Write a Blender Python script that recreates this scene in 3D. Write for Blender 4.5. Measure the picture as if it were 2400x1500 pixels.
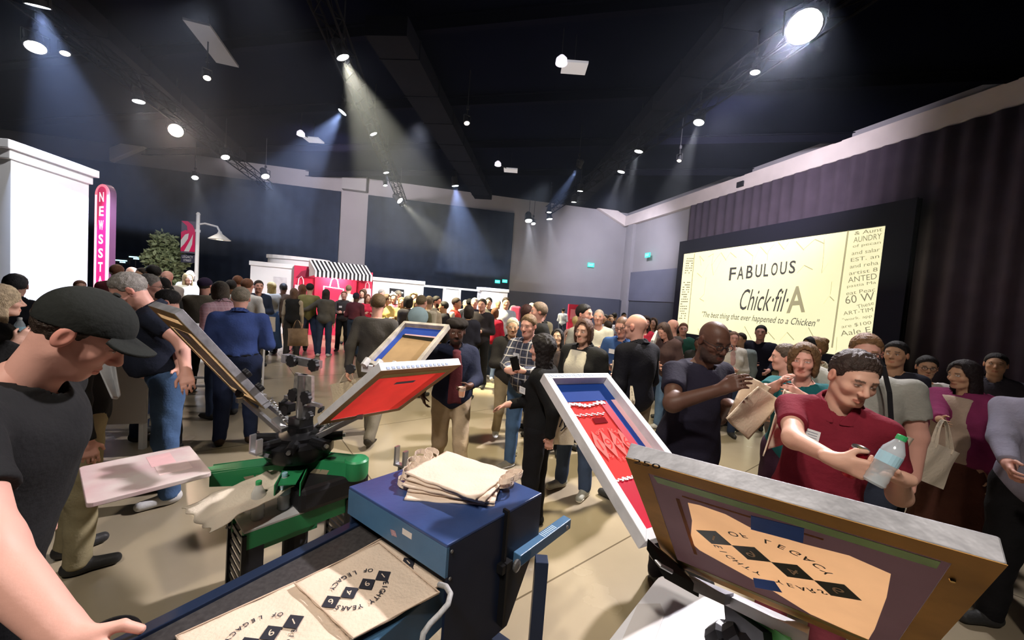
import bpy, math, random
import numpy as np
from mathutils import Vector, Matrix
random.seed(7); rng=np.random.default_rng(7)
for o in list(bpy.data.objects): bpy.data.objects.remove(o)
S=bpy.context.scene; COL=S.collection
# ------------------------------------------------------------------ camera, world, exposure
CH=1.75; PIT=math.radians(2.96); ROL=math.radians(4.3); FP=870.
A3=lambda *v: np.array(v,float)
cF=A3(0,math.cos(PIT),-math.sin(PIT)); cU0=A3(0,math.sin(PIT),math.cos(PIT)); cR0=A3(1,0,0)
cR=math.cos(ROL)*cR0+math.sin(ROL)*cU0; cU=math.cos(ROL)*cU0-math.sin(ROL)*cR0; cC=A3(0,0,CH)
cam=bpy.data.cameras.new('camera'); camo=bpy.data.objects.new('camera',cam); COL.objects.link(camo)
cam.sensor_width=36; cam.lens=FP/2400*36; cam.clip_start=.02; cam.clip_end=200
camo.matrix_world=Matrix(((cR[0],cU[0],-cF[0],cC[0]),(cR[1],cU[1],-cF[1],cC[1]),(cR[2],cU[2],-cF[2],cC[2]),(0,0,0,1)))
S.camera=camo
S.view_settings.view_transform='Standard'; S.view_settings.look='None'; S.view_settings.gamma=1; S.view_settings.use_curve_mapping=False
S.view_settings.exposure=0.45
S.cycles.use_denoising=True; S.cycles.use_adaptive_sampling=True; S.cycles.adaptive_threshold=.02; S.cycles.max_bounces=5; S.cycles.diffuse_bounces=2; S.cycles.glossy_bounces=2
S.cycles.transmission_bounces=6; S.cycles.volume_bounces=0; S.cycles.transparent_max_bounces=8
S.cycles.caustics_reflective=False; S.cycles.caustics_refractive=False; S.cycles.sample_clamp_indirect=4
W=bpy.data.worlds.new('World'); S.world=W; W.use_nodes=True
W.node_tree.nodes['Background'].inputs[0].default_value=(.35,.4,.6,1); W.node_tree.nodes['Background'].inputs[1].default_value=.012

def P(x,y,d): return cC+d*(cF+(x-1200)/FP*cR-(y-750)/FP*cU)       # a point of the place from where it shows in the photo and how far it stands
def atz(x,y,z):
    v=P(x,y,1)-cC; return cC+v*((z-CH)/v[2])
def onpl(x,y,o,n):
    v=P(x,y,1)-cC; return cC+v*(((o-cC)@n)/(v@n))
def nrm(v): v=np.asarray(v,float); return v/np.linalg.norm(v)
def lamp(name,kind,loc,target,power,color,size=.1,angle=60,blend=.5,parent=None):
    l=bpy.data.lights.new(name,kind); l.energy=power; l.color=color
    if kind=='SPOT': l.spot_size=math.radians(angle); l.spot_blend=blend; l.shadow_soft_size=size
    elif kind=='AREA': l.shape='DISK'; l.size=size
    else: l.shadow_soft_size=size
    o=bpy.data.objects.new(name,l); COL.objects.link(o)
    d=Vector(np.asarray(target,float)-np.asarray(loc,float)); o.rotation_euler=d.to_track_quat('-Z','Y').to_euler()
    if parent: o.parent=parent; o.location=Vector(loc)-wloc(parent)
    else: o.location=loc
    return o
def wloc(o):
    v=Vector((0,0,0))
    while o: v=v+o.location; o=o.parent
    return v
# big wash lights of the hall (first ones out of the picture, later ones added unseen)
WARM=(1,.86,.66); COOL=(.55,.7,1)
lamp('unseen_wash','SPOT',(-1.6,-1.8,6.8),(-.3,3.2,1.0),680,(1,.92,.82),.2,50,.6)
lamp('unseen_wash','SPOT',(-1.2,-3.0,6.8),(1.1,2.2,1.0),620,(1,.90,.80),.2,44,.6)
lamp('unseen_wash','SPOT',(-4.5,5.6,7.0),(-4.2,8.5,.8),620,(1,.93,.86),.25,74,.8)
lamp('unseen_wash','SPOT',(1.0,3.6,7.0),(.4,4.8,0),1500,(1,.88,.60),.25,56,.8)
lamp('unseen_wash','SPOT',(-5.5,6.6,6.4),(-9.9,8.0,2.6),1100,(1,1,1),.2,75,.6)  # from here on: unseen lamps added to brighten newsstand, kiosks, walls and beams
lamp('unseen_wash','SPOT',(-2.6,9.5,6.0),(-5.0,13.8,1.6),1900,(1,.95,.95),.2,75,.6)
lamp('unseen_wash','SPOT',(1.0,13.,6.0),(-2.2,16.,1.4),1300,(.95,1,1),.2,60,.6)
lamp('unseen_wash','SPOT',(4.,17.,6.8),(6.5,23.9,4.2),1700,(.85,.83,1),.3,95,.9)
lamp('unseen_wash','SPOT',(-8.,14.,6.4),(-9.,19.5,7.3),1500,(.9,.8,.85),.3,120,.9)
lamp('unseen_wash','SPOT',(5.,10.,6.9),(9.5,16.,7.2),1500,(.85,.78,.9),.3,110,.9)

# ------------------------------------------------------------------ materials
MATS={}
def mat(name,col=(.5,.5,.5),rough=.6,metal=0,nz=None,bump=None,emit=None,trans=0,alpha=1,coat=0,spec=.5,sheen=0,ior=1.45,attr=False,col2=None):
    if name in MATS: return MATS[name]
    m=bpy.data.materials.new(name); m.use_nodes=True; MATS[name]=m
    N=m.node_tree.nodes; L=m.node_tree.links; b=N['Principled BSDF']
    b.inputs['Base Color'].default_value=(*col,1); b.inputs['Roughness'].default_value=rough; b.inputs['Metallic'].default_value=metal
    b.inputs['Specular IOR Level'].default_value=spec; b.inputs['IOR'].default_value=ior
    b.inputs['Transmission Weight'].default_value=trans; b.inputs['Alpha'].default_value=alpha; b.inputs['Coat Weight'].default_value=coat
    b.inputs['Sheen Weight'].default_value=sheen
    if emit: b.inputs['Emission Color'].default_value=(*emit[0],1); b.inputs['Emission Strength'].default_value=emit[1]
    if attr:
        a=N.new('ShaderNodeAttribute'); a.attribute_name='Col'; L.new(a.outputs['Color'],b.inputs['Base Color'])
        b.inputs['Subsurface Weight'].default_value=.0
    if nz or bump:
        tc=N.new('ShaderNodeTexCoord')
    if nz:
        t=N.new('ShaderNodeTexNoise'); t.inputs['Scale'].default_value=nz[0]; t.inputs['Detail'].default_value=5
        L.new(tc.outputs['Object'],t.inputs['Vector'])
        r=N.new('ShaderNodeValToRGB'); r.color_ramp.elements[0].position=.3; r.color_ramp.elements[1].position=.7
        c2=col2 if col2 else tuple(max(0,c*(1-nz[1])) for c in col)
        r.color_ramp.elements[0].color=(*c2,1); r.color_ramp.elements[1].color=(*col,1)
        L.new(t.outputs['Fac'],r.inputs['Fac']); L.new(r.outputs['Color'],b.inputs['Base Color'])
    if bump:
        t=N.new('ShaderNodeTexNoise'); t.inputs['Scale'].default_value=bump[0]; t.inputs['Detail'].default_value=3
        L.new(tc.outputs['Object'],t.inputs['Vector'])
        bp=N.new('ShaderNodeBump'); bp.inputs['Strength'].default_value=bump[1]; bp.inputs['Distance'].default_value=.01
        L.new(t.outputs['Fac'],bp.inputs['Height']); L.new(bp.outputs['Normal'],b.inputs['Normal'])
    return m
def cloth(col,name=None,rough=.88):
    n=name or 'cloth_%02x%02x%02x'%tuple(int(255*c) for c in col)
    return mat(n,col,rough,nz=(9,.22),bump=(60,.25),spec=.2)
M_floor=mat('polished_concrete',(.42,.35,.24),.24,nz=(.7,.3),spec=.5)
if True:
    m=M_floor; N=m.node_tree.nodes; L=m.node_tree.links; b=N['Principled BSDF']; src=b.inputs['Base Color'].links[0].from_socket
    tc=N.new('ShaderNodeTexCoord'); mp=N.new('ShaderNodeMapping'); mp.inputs['Rotation'].default_value=(0,0,math.radians(52)); mp.inputs['Location'].default_value=(.25,.35,0)
    L.new(tc.outputs['Object'],mp.inputs['Vector']); br=N.new('ShaderNodeTexBrick'); br.offset=0
    br.inputs['Scale'].default_value=1; br.inputs['Mortar Size'].default_value=.006; br.inputs['Brick Width'].default_value=3.2; br.inputs['Row Height'].default_value=3.2
    br.inputs['Color1'].default_value=(1,1,1,1); br.inputs['Color2'].default_value=(.93,.93,.95,1); br.inputs['Mortar'].default_value=(.35,.33,.3,1)
    L.new(mp.outputs['Vector'],br.inputs['Vector']); mx=N.new('ShaderNodeMixRGB'); mx.blend_type='MULTIPLY'; mx.inputs[0].default_value=1
    L.new(src,mx.inputs[1]); L.new(br.outputs['Color'],mx.inputs[2]); L.new(mx.outputs[0],b.inputs['Base Color'])
    t=N.new('ShaderNodeTexNoise'); t.inputs['Scale'].default_value=2.2; t.inputs['Detail'].default_value=6; L.new(tc.outputs['Object'],t.inputs['Vector'])
    mr=N.new('ShaderNodeMapRange'); mr.inputs[3].default_value=.14; mr.inputs[4].default_value=.34; L.new(t.outputs['Fac'],mr.inputs[0]); L.new(mr.outputs[0],b.inputs['Roughness'])
M_ceil=mat('dark_navy_ceiling',(.0025,.003,.009),.9,nz=(.6,.35),spec=0)
M_wall=mat('grey_painted_wall',(.34,.33,.36),.8,nz=(.8,.12),bump=(20,.08))
M_wains=mat('slate_lower_wall',(.10,.11,.15),.7,nz=(.8,.15))
M_beam=mat('pale_concrete_beam',(.80,.72,.71),.8,nz=(1.5,.15),bump=(20,.1))
M_navy=mat('navy_drape',(.030,.045,.085),.9,nz=(2,.3))
M_purp=mat('dusky_drape',(.12,.09,.13),.9,nz=(2,.25))
M_truss=mat('dull_black_truss',(.006,.006,.008),.9,spec=.05)
M_black=mat('matt_black',(.012,.012,.016),.7)
M_blackm=mat('black_metal',(.02,.02,.022),.35,.6)
M_white=mat('white_panel',(.86,.85,.87),.6,nz=(3,.04))
M_whited=mat('white_trim',(.8,.79,.78),.5)
M_alu=mat('brushed_aluminium',(.62,.62,.64),.35,.9,nz=(12,.2))
M_aluw=mat('worn_white_metal',(.80,.80,.82),.5,.1,nz=(9,.28),bump=(30,.1))
M_alug=mat('scuffed_grey_metal',(.50,.50,.54),.5,.3,nz=(11,.5),bump=(30,.2))
M_steel=mat('steel',(.42,.42,.42),.35,.8,nz=(20,.35))
M_green=mat('green_enamel',(.03,.30,.11),.4,nz=(4,.3))
M_blue=mat('blue_enamel',(.07,.17,.31),.38,nz=(4,.35),bump=(40,.08))
M_bluet=mat('blue_enamel_worn_top',(.045,.085,.24),.35,nz=(3.5,.45),bump=(40,.08))
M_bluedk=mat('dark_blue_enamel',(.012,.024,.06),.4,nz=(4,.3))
M_red=mat('crimson_panel',(.62,.03,.09),.5)
M_rib=mat('black_rubber_knob',(.012,.012,.014),.55)
M_cotton=mat('natural_cotton',(.80,.64,.50),.9,nz=(7,.12),bump=(90,.35))
M_cottonp=mat('cream_cotton',(.82,.72,.58),.9,nz=(5,.14),bump=(60,.4))
M_ink=mat('black_ink',(.02,.02,.03),.8)
M_clear=mat('clear_plastic',(.80,.88,.92),.08,alpha=.45,spec=.9)
M_water=mat('bottle_label',(.45,.72,.85),.4)
M_cap=mat('green_cap',(.05,.45,.15),.4)
M_skin=mat('skin',(.6,.4,.3),.5,attr=True,bump=(120,.05),spec=.35)
def tmat(name,col,nz=6,k=.7):
    m=mat(name,col,.6,nz=(nz,.2),spec=.2); N=m.node_tree.nodes; L=m.node_tree.links; b=N['Principled BSDF']; t=N.new('ShaderNodeBsdfTranslucent'); x=N.new('ShaderNodeMixShader'); x.inputs[0].default_value=k
    L.new(b.inputs['Base Color'].links[0].from_socket,t.inputs['Color']); L.new(b.outputs[0],x.inputs[1]); L.new(t.outputs[0],x.inputs[2]); L.new(x.outputs[0],N['Material Output'].inputs['Surface']); return m
def emis(name,c,s): return mat(name,c,.5,emit=(c,s))
M_lens=emis('lamp_lens',(1,.97,.9),40); M_lensb=emis('lamp_lens_blue',(.75,.86,1),40); M_lensd=emis('lamp_lens_dim',(1,.85,.7),5)
M_lensbig=emis('lamp_lens_big',(1,.96,1),400)

# ------------------------------------------------------------------ mesh helpers
def tag(o,label=None,cat=None,group=None,kind=None):
    if label: o['label']=label
    if cat: o['category']=cat
    if group: o['group']=group
    if kind: o['kind']=kind
    return o
def thing(name,label,cat,loc=(0,0,0),group=None):
    o=bpy.data.objects.new(name,None); COL.objects.link(o); o.location=Vector(loc); o.empty_display_size=.1
    return tag(o,label,cat,group)
class MB:
    def __init__(s): s.v=[]; s.f=[]; s.m=[]; s.mi=0; s.n=0
    def add(s,v,f):
        v=np.asarray(v,float).reshape(-1,3); s.v.append(v)
        for q in f: s.f.append(tuple(int(i)+s.n for i in q)); s.m.append(s.mi)
        s.n+=len(v); return s
    def box(s,c,d,B=None):
        B=np.eye(3) if B is None else np.asarray(B,float)   # rows are axes
        c=np.asarray(c,float); v=[c+.5*(sx*d[0]*B[0]+sy*d[1]*B[1]+sz*d[2]*B[2]) for sx in(-1,1) for sy in(-1,1) for sz in(-1,1)]
        f=[(0,1,3,2),(4,6,7,5),(0,4,5,1),(2,3,7,6),(0,2,6,4),(1,5,7,3)]
        if np.linalg.det(B)<0: f=[q[::-1] for q in f]
        return s.add(v,f)
    def b(s,lo,hi): lo=A3(*lo); hi=A3(*hi); return s.box((lo+hi)/2,hi-lo)
    def beam(s,a,b,w,h,up=(0,0,1)):
        a=np.asarray(a,float); b=np.asarray(b,float); x=nrm(b-a); y=nrm(np.cross(up,x)); z=np.cross(x,y)
        return s.box((a+b)/2,(np.linalg.norm(b-a),w,h),(x,y,z))
    def slab(s,c4,t):        # c4 corners in order, t vector
        c4=[np.asarray(c,float) for c in c4]; n=len(c4); v=c4+[c+t for c in c4]
        f=[tuple(range(n))[::-1],tuple(range(n,2*n))]+[(i,(i+1)%n,n+(i+1)%n,n+i) for i in range(n)]
        if np.cross(c4[1]-c4[0],c4[2]-c4[1])@t<0: f=[q[::-1] for q in f]
        return s.add(v,f)
    def tube(s,pts,r,n=10,closed=False,flat=None):
        pts=[np.asarray(p,float) for p in pts]; m=len(pts); r=[r]*m if np.isscalar(r) else r
        v=[];ref=None
        for i,p in enumerate(pts):
            if closed: t=pts[(i+1)%m]-pts[i-1]
            else: t=pts[min(i+1,m-1)]-pts[max(i-1,0)]
            t=nrm(t+1e-9)
            if ref is None:
                ref=np.cross(t,(0,0,1)); 
                if np.linalg.norm(ref)<.1: ref=np.cross(t,(1,0,0))
            ref=nrm(ref-t*(ref@t)); bi=np.cross(t,ref)
            for k in range(n):
                a=2*math.pi*k/n; e=(r[i],r[i]) if flat is None else (r[i],r[i]*flat)
                v.append(p+ref*math.cos(a)*e[0]+bi*math.sin(a)*e[1])
        f=[]
        for i in range(m if closed else m-1):
            j=(i+1)%m
            for k in range(n): k2=(k+1)%n; f.append((i*n+k,i*n+k2,j*n+k2,j*n+k))
        if not closed: f.append(tuple(range(n))[::-1]); f.append(tuple((m-1)*n+k for k in range(n)))
        return s.add(v,f)
    def lathe(s,o,ax,prof,n=20):
        ax=nrm(ax); x=np.cross(ax,(0,0,1)); x=nrm(x) if np.linalg.norm(x)>.05 else A3(1,0,0); y=np.cross(ax,x); o=np.asarray(o,float)
        v=[];f=[]
        for r,z in prof:
            for k in range(n): a=2*math.pi*k/n; v.append(o+ax*z+(x*math.cos(a)+y*math.sin(a))*max(r,1e-5))
        for i in range(len(prof)-1):
            for k in range(n): k2=(k+1)%n; f.append((i*n+k,i*n+k2,(i+1)*n+k2,(i+1)*n+k))
        f.append(tuple(range(n))[::-1]); f.append(tuple((len(prof)-1)*n+k for k in range(n)))
        return s.add(v,f)
    def ribbon(s,pts,w,side,t=.002):
        pts=[np.asarray(p,float) for p in pts]; side=np.asarray(side,float)
        for i in range(len(pts)-1):
            a,b=pts[i],pts[i+1]; sd=side*(w/2); nn=np.cross(b-a,side); L=np.linalg.norm(nn); 
            if L<1e-9: continue
            s.slab([a-sd,b-sd,b+sd,a+sd],nn/L*t)
        return s
    def obj(s,name,mats,parent=None,smooth=False,bevel=0,origin=None):
        v=np.concatenate(s.v) if s.v else np.zeros((0,3))
        if parent is not None: off=np.array(wloc(parent))
        else:
            off=A3((v[:,0].min()+v[:,0].max())/2,(v[:,1].min()+v[:,1].max())/2,v[:,2].min()) if origin is None else np.asarray(origin,float)
        me=bpy.data.meshes.new(name); me.from_pydata((v-off).tolist(),[],s.f)
        if not isinstance(mats,(list,tuple)): mats=[mats]
        for m in mats: me.materials.append(m)
        if len(mats)>1: me.polygons.foreach_set('material_index',s.m)
        if smooth: me.polygons.foreach_set('use_smooth',[True]*len(me.polygons))
        me.update(); o=bpy.data.objects.new(name,me); COL.objects.link(o)
        if parent is not None: o.parent=parent
        else: o.location=Vector(off)
        if bevel:
            b=o.modifiers.new('bevel','BEVEL'); b.width=bevel; b.segments=2; b.limit_method='ANGLE'
        if smooth: 
            try: me.set_sharp_from_angle(angle=math.radians(40))
            except Exception: pass
        return o
_tc={}
def text_geo(t,shear=0,ext=0.0,bold=0.0,narrow=1.0):
    k=(t,shear,bold)
    if k not in _tc:
        c=bpy.data.curves.new('t','FONT'); c.body=t; c.size=1; c.shear=shear; c.align_x='CENTER'; c.offset=bold; c.resolution_u=3
        o=bpy.data.objects.new('t',c); me=bpy.data.meshes.new_from_object(o)
        _tc[k]=(np.array([v.co[:] for v in me.vertices]).reshape(-1,3),[tuple(p.vertices) for p in me.polygons])
        bpy.data.objects.remove(o); bpy.data.meshes.remove(me)
    return _tc[k]
def put_text(mb,t,o,ex,ey,size,shear=0,bold=0.0,center_y=True,fit=None,thick=None):
    v,f=text_geo(t,shear,bold=bold)
    if len(v)==0: return
    v=v.copy()
    x0,x1=v[:,0].min(),v[:,0].max(); y0,y1=v[:,1].min(),v[:,1].max()
    v[:,0]-=(x0+x1)/2
    if center_y: v[:,1]-=(y0+y1)/2
    sx=sy=size
    if fit: sx=fit[0]/(x1-x0); sy=fit[1]/(y1-y0)
    q=np.asarray(o)+v[:,:1]*sx*np.asarray(ex)+v[:,1:2]*sy*np.asarray(ey)
    mb.add(q,f)
def arc_text(mb,t,c,ex,ey,rad,a0,a1,size,up=1):
    n=len(t)
    for i,ch in enumerate(t):
        if ch==' ': continue
        a=math.radians(a0+(a1-a0)*i/(n-1)); d=ex*math.cos(a)+ey*math.sin(a); p=c+rad*d
        yy=d*up; xx=(ex*math.sin(a)-ey*math.cos(a))*up
        put_text(mb,ch,p,xx,yy,size,bold=.012)
def print_art(root,c,ex,ey,dw,dh,lift,ink,dig,rad=None,ts=None,names=('printed_diamond','printed_digit','printed_lettering')):
    n=nrm(np.cross(ex,ey)); 
    if n@(cC-c)<0: n=-n
    mb=MB(); md=MB(); mt=MB()
    for i,ch in enumerate('1946'):
        q=c+ex*dw*(i-1.5)+n*lift
        mb.slab([q-ex*dw*.5,q-ey*dh*.5,q+ex*dw*.5,q+ey*dh*.5],n*.0006)
        put_text(md,ch,q+n*.0012,ex,ey,dh*.52)
    rad=rad or dw*1.75; ts=ts or dw*.36
    arc_text(mt,'EIGHTY YEARS',c-ey*dw*.25+n*(lift+.0006),ex,ey,rad,148,32,ts,1)
    arc_text(mt,'OF LEGACY',c+ey*dw*.25+n*(lift+.0006),ex,ey,rad,-134,-46,ts,-1)
    mb.obj(names[0],ink,root); md.obj(names[1],dig,root); mt.obj(names[2],ink,root)
# ------------------------------------------------------------------ the hall
def struct(mb,name,m,**k): return tag(mb.obj(name,m,**k),kind='structure')
CN=A3(6.9,24.2,0); WR=A3(11.2,9.1,0); eR=nrm(WR-CN); nR=A3(eR[1],-eR[0],0)      # right wall runs from the far corner towards the camera; nR points into the hall
if nR@(A3(0,5,0)-CN)<0: nR=-nR
WL=A3(-18.9,18.7,0); eB=nrm(WL-CN); nB=A3(eB[1],-eB[0],0)
if nB@(A3(0,5,0)-CN)<0: nB=-nB
ZC=7.9
KR=CN+eR*34; KB=CN+eB*42
struct(MB().slab([A3(-40,-12,-.1),A3(30,-12,-.1),A3(30,40,-.1),A3(-40,40,-.1)],A3(0,0,.1)),'floor',M_floor)
struct(MB().slab([A3(-40,-12,ZC),A3(30,-12,ZC),A3(30,40,ZC),A3(-40,40,ZC)],A3(0,0,.15)),'ceiling',M_ceil)
def wallbox(a,b,z0,z1,n,t): # slab on the room side
    return MB().slab([a+A3(0,0,z0),b+A3(0,0,z0),b+A3(0,0,z1),a+A3(0,0,z1)],n*t)
struct(wallbox(CN,KR,0,ZC,-nR,.3),'wall_right',M_wall)
struct(wallbox(CN,KB,0,ZC,-nB,.3),'wall_back',M_wall)
struct(wallbox(KR,A3(-34,-9,0),0,ZC,A3(0,-1,0),.3),'wall_front',M_navy)
struct(wallbox(A3(-34,-9,0),KB,0,ZC,A3(-1,0,0),.3),'wall_left',M_navy)
def cham(a,b,z0,z1,n,t):
    return MB().slab([a+A3(0,0,z0),b+A3(0,0,z0),b+A3(0,0,z1),a+A3(0,0,z1)],n*t)
struct(cham(CN+eR*.2,CN+eR*27,7.0,7.62,nR,.3),'trim_1',M_beam,bevel=.03)
pil=onpl(833,450,CN,nB)
struct(cham(CN+eB*.2,pil-eB*.55,7.0,7.62,nB,.3),'trim_2',M_beam,bevel=.03)
struct(cham(pil+eB*.2,CN+eB*27.5,7.0,7.62,nB,.3),'trim_3',M_beam,bevel=.03)
mb=MB(); mb.slab([pil-eB*.62,pil+eB*.62,pil+eB*.62+A3(0,0,7.0),pil-eB*.62+A3(0,0,7.0)],nB*.45)
struct(mb,'trim_4',mat('grey_column_paint',(.34,.34,.36),.8,nz=(.8,.15)))
mb=MB(); mb.slab([CN-eB*0+eR*0,CN+eB*8,CN+eB*8+A3(0,0,2.35),CN+A3(0,0,2.35)],nB*.05); struct(mb,'wall_lower_back',M_wains)
mb=MB(); mb.slab([CN,CN+eR*12,CN+eR*12+A3(0,0,2.3),CN+A3(0,0,2.3)],nR*.05); struct(mb,'wall_lower_right',M_wains)
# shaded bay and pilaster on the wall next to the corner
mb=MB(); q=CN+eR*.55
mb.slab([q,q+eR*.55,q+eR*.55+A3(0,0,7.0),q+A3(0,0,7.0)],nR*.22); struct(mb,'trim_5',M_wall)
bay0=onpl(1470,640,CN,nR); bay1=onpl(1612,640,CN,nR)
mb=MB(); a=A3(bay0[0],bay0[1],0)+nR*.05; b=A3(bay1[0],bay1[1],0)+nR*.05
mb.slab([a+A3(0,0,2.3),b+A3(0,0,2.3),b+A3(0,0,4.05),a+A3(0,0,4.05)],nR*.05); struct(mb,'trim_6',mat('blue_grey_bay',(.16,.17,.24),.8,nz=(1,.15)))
def pleats(a,b,n,z0,z1,amp,wl,m,name,label,cat,group=None):
    L=np.linalg.norm(b-a); e=(b-a)/L; k=int(L/wl*6); vs=[];fs=[]
    ph=0
    for i in range(k+1):
        s=L*i/k; off=amp*math.sin(2*math.pi*s/wl+.8*math.sin(s*1.7))
        p=a+e*s+n*(amp+.01+off); vs+= [p+A3(0,0,z0),p+A3(0,0,z1)]
    for i in range(k): fs.append((2*i,2*i+2,2*i+3,2*i+1))
    o=MB().add(vs,fs).obj(name,m,smooth=True); md=o.modifiers.new('thickness','SOLIDIFY'); md.thickness=.01
    return tag(o,label,cat,group)
dr0=onpl(1610,600,CN+nR*.3,nR); dr0[2]=0
pleats(dr0,CN+nR*.3+eR*26,nR,.02,6.97,.05,.42,M_purp,'stage_drape','dusky purple pleated drape hanging behind the big screen along the screen wall','curtain')
bdl=onpl(1195,640,CN+nB*.1,nB); bdl[2]=0
p0=A3(pil[0],pil[1],0)+nB*.1
pleats(bdl,p0-eB*.7,nB,.02,6.98,.012,.5,M_navy,'wall_drape','navy drape on the back wall between the grey column and the far corner','curtain','navy drapes on the back wall')
pleats(p0+eB*.7,CN+nB*.1+eB*40,nB,.02,6.98,.012,.5,M_navy,'wall_drape','navy drape on the back wall behind the street lamp and newsstand','curtain','navy drapes on the back wall')
# ceiling steel: joists, ducts, catwalk panels
for k,y in enumerate((4.5,7.7,10.9,14.1,17.3,20.5)):
    mb=MB(); a=A3(-30,y+4.,7.6); b=A3(14,y-6.,7.6); mb.beam(a,b,.16,.025).beam(a+A3(0,0,.26),b+A3(0,0,.26),.16,.025).beam(a+A3(0,0,.13),b+A3(0,0,.13),.02,.26)
    struct(mb,'ceiling_joist',mat('dark_steel',(.004,.004,.009),.8,spec=0))
def duct(a,b,w,h,label):
    mb=MB(); mb.beam(a,b,w,h); 
    L=np.linalg.norm(b-a)
    for i in range(int(L/1.5)): 
        q=a+(b-a)*(i+.5)/int(L/1.5); d=nrm(b-a); mb.beam(q-d*.02,q+d*.02,w+.04,h+.04)
    return tag(mb.obj('air_duct',mat('dark_duct_metal',(.007,.007,.011),.8,nz=(2,.3),spec=.05)),label,'duct')
duct(atz(905,60,7.2),atz(1600,560,7.2)*A3(1,1,1)+A3(0,0,0) if False else A3(-2,20,7.2),.9,.4,'wide dark ceiling duct running towards the grey column')
duct(A3(-9,5,7.3),A3(-13,17,7.3),.9,.4,'dark ceiling duct above the newsstand side of the hall')
duct(A3(4.2,2,7.3),A3(3.,20,7.3),.7,.35,'dark ceiling duct between the two lighting trusses')
def pxpt(x,y,z): return atz(x,y,z)
mb=MB(); c=pxpt(500,105,7.35); mb.box(c,(.5,1.6,.05),(nrm(A3(.95,.3,0)),nrm(A3(-.3,.95,0)),A3(0,0,1))); tag(mb.obj('ceiling_panel',mat('grey_acoustic_panel',(.22,.22,.24),.8)),'long grey rectangular panel under the black ceiling above the newsstand side','panel')
# trusses
def truss(name,pts,label):
    r=thing(name,label,'truss',pts[0]); 
    a,b=pts; L=np.linalg.norm(b-a); e=(b-a)/L; s=nrm(np.cross(e,(0,0,1))); mb=MB(); w=.17
    for sx in(-1,1):
        for sz in(-1,1): mb.tube([a+s*w*sx+A3(0,0,w*sz),b+s*w*sx+A3(0,0,w*sz)],.025,6)
    mb.obj('chord',M_truss,r); mb=MB()
    n=int(L/.55)
    for i in range(n):
        q0=a+e*L*i/n; q1=a+e*L*(i+1)/n; sg=1 if i%2 else -1
        for sx in(-1,1): mb.tube([q0+s*w*sx+A3(0,0,w*sg),q1+s*w*sx-A3(0,0,w*sg)],.012,5)
        for sz in(-1,1): mb.tube([q0+s*w*sg+A3(0,0,w*sz),q1-s*w*sg+A3(0,0,w*sz)],.012,5)
    mb.obj('lacing',M_truss,r); return r
T1a=pxpt(803,120,6.75); T1b=pxpt(945,475,6.75); d=T1b-T1a
truss('lighting_truss',(T1a-d*.35,T1b+d*.04),'black lighting truss leading away above the middle of the hall')
T2a=pxpt(1900,60,6.75); T2b=pxpt(1290,490,6.75); d=T2b-T2a
truss('lighting_truss',(T2a-d*.2,T2b+d*.02),'black lighting truss leading away from the big glaring lamp')
T3a=pxpt(80,10,6.75); T3b=pxpt(670,468,6.75); d=T3b-T3a
truss('lighting_truss',(T3a-d*.1,T3b-d*.06),'black lighting truss above the newsstand and street lamp')
up=A3(0,0,1)
# stage lamps: px, py, z, beam target (px,py,z), colour, power, radius, label
YE=(1,.87,.54); WW=(1,.92,.8); BL=(.55,.68,1); BW=(.8,.88,1); OR=(1,.72,.5)
def stage_lamp(x,y,z,tg,col,pw,r,label,ang=26,group='stage lamps under the black ceiling',lens=None,blend=.45,vis=1):
    c=pxpt(x,y,z); t=A3(*tg) if len(tg)==3 and not isinstance(tg[0],str) else tg
    d=nrm(t-c); R=thing('stage_lamp',label,'stage lamp',c+A3(0,0,.35),group)
    # clamp pole, yoke, can, lens
    MB().tube([c+A3(0,0,.12+r),A3(c[0],c[1],ZC)],.014,6).box(c+A3(0,0,.4),(.07,.05,.09)).obj('hanging_clamp',M_black,R)
    s=np.cross(d,(0,0,1)); s=nrm(s) if np.linalg.norm(s)>.05 else A3(1,0,0); w=r*1.12
    MB().ribbon([c+s*w,c+s*w+A3(0,0,r+.12),c-s*w+A3(0,0,r+.12),c-s*w],.05,np.cross(s,(0,0,1)),.008).obj('yoke',M_black,R)
    b=MB().lathe(c+d*.0,d,[(r*.45,-2.6*r),(r*.8,-2.2*r),(r*.85,-.6*r),(r*1.03,-.5*r),(r*1.03,.02),(r*.93,.02),(r*.93,-.01)],18).obj('lamp_can',M_black,R)
    MB().lathe(c,d,[(r*.9,.0),(r*.9,.012),(r*.4,.02)],18).obj('lens',lens or M_lens,R)
    if pw>0: lamp('lamp_beam','SPOT',c+d*.06,t,pw,col,r*.5,ang,blend,R)
    return R
G=dict
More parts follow.
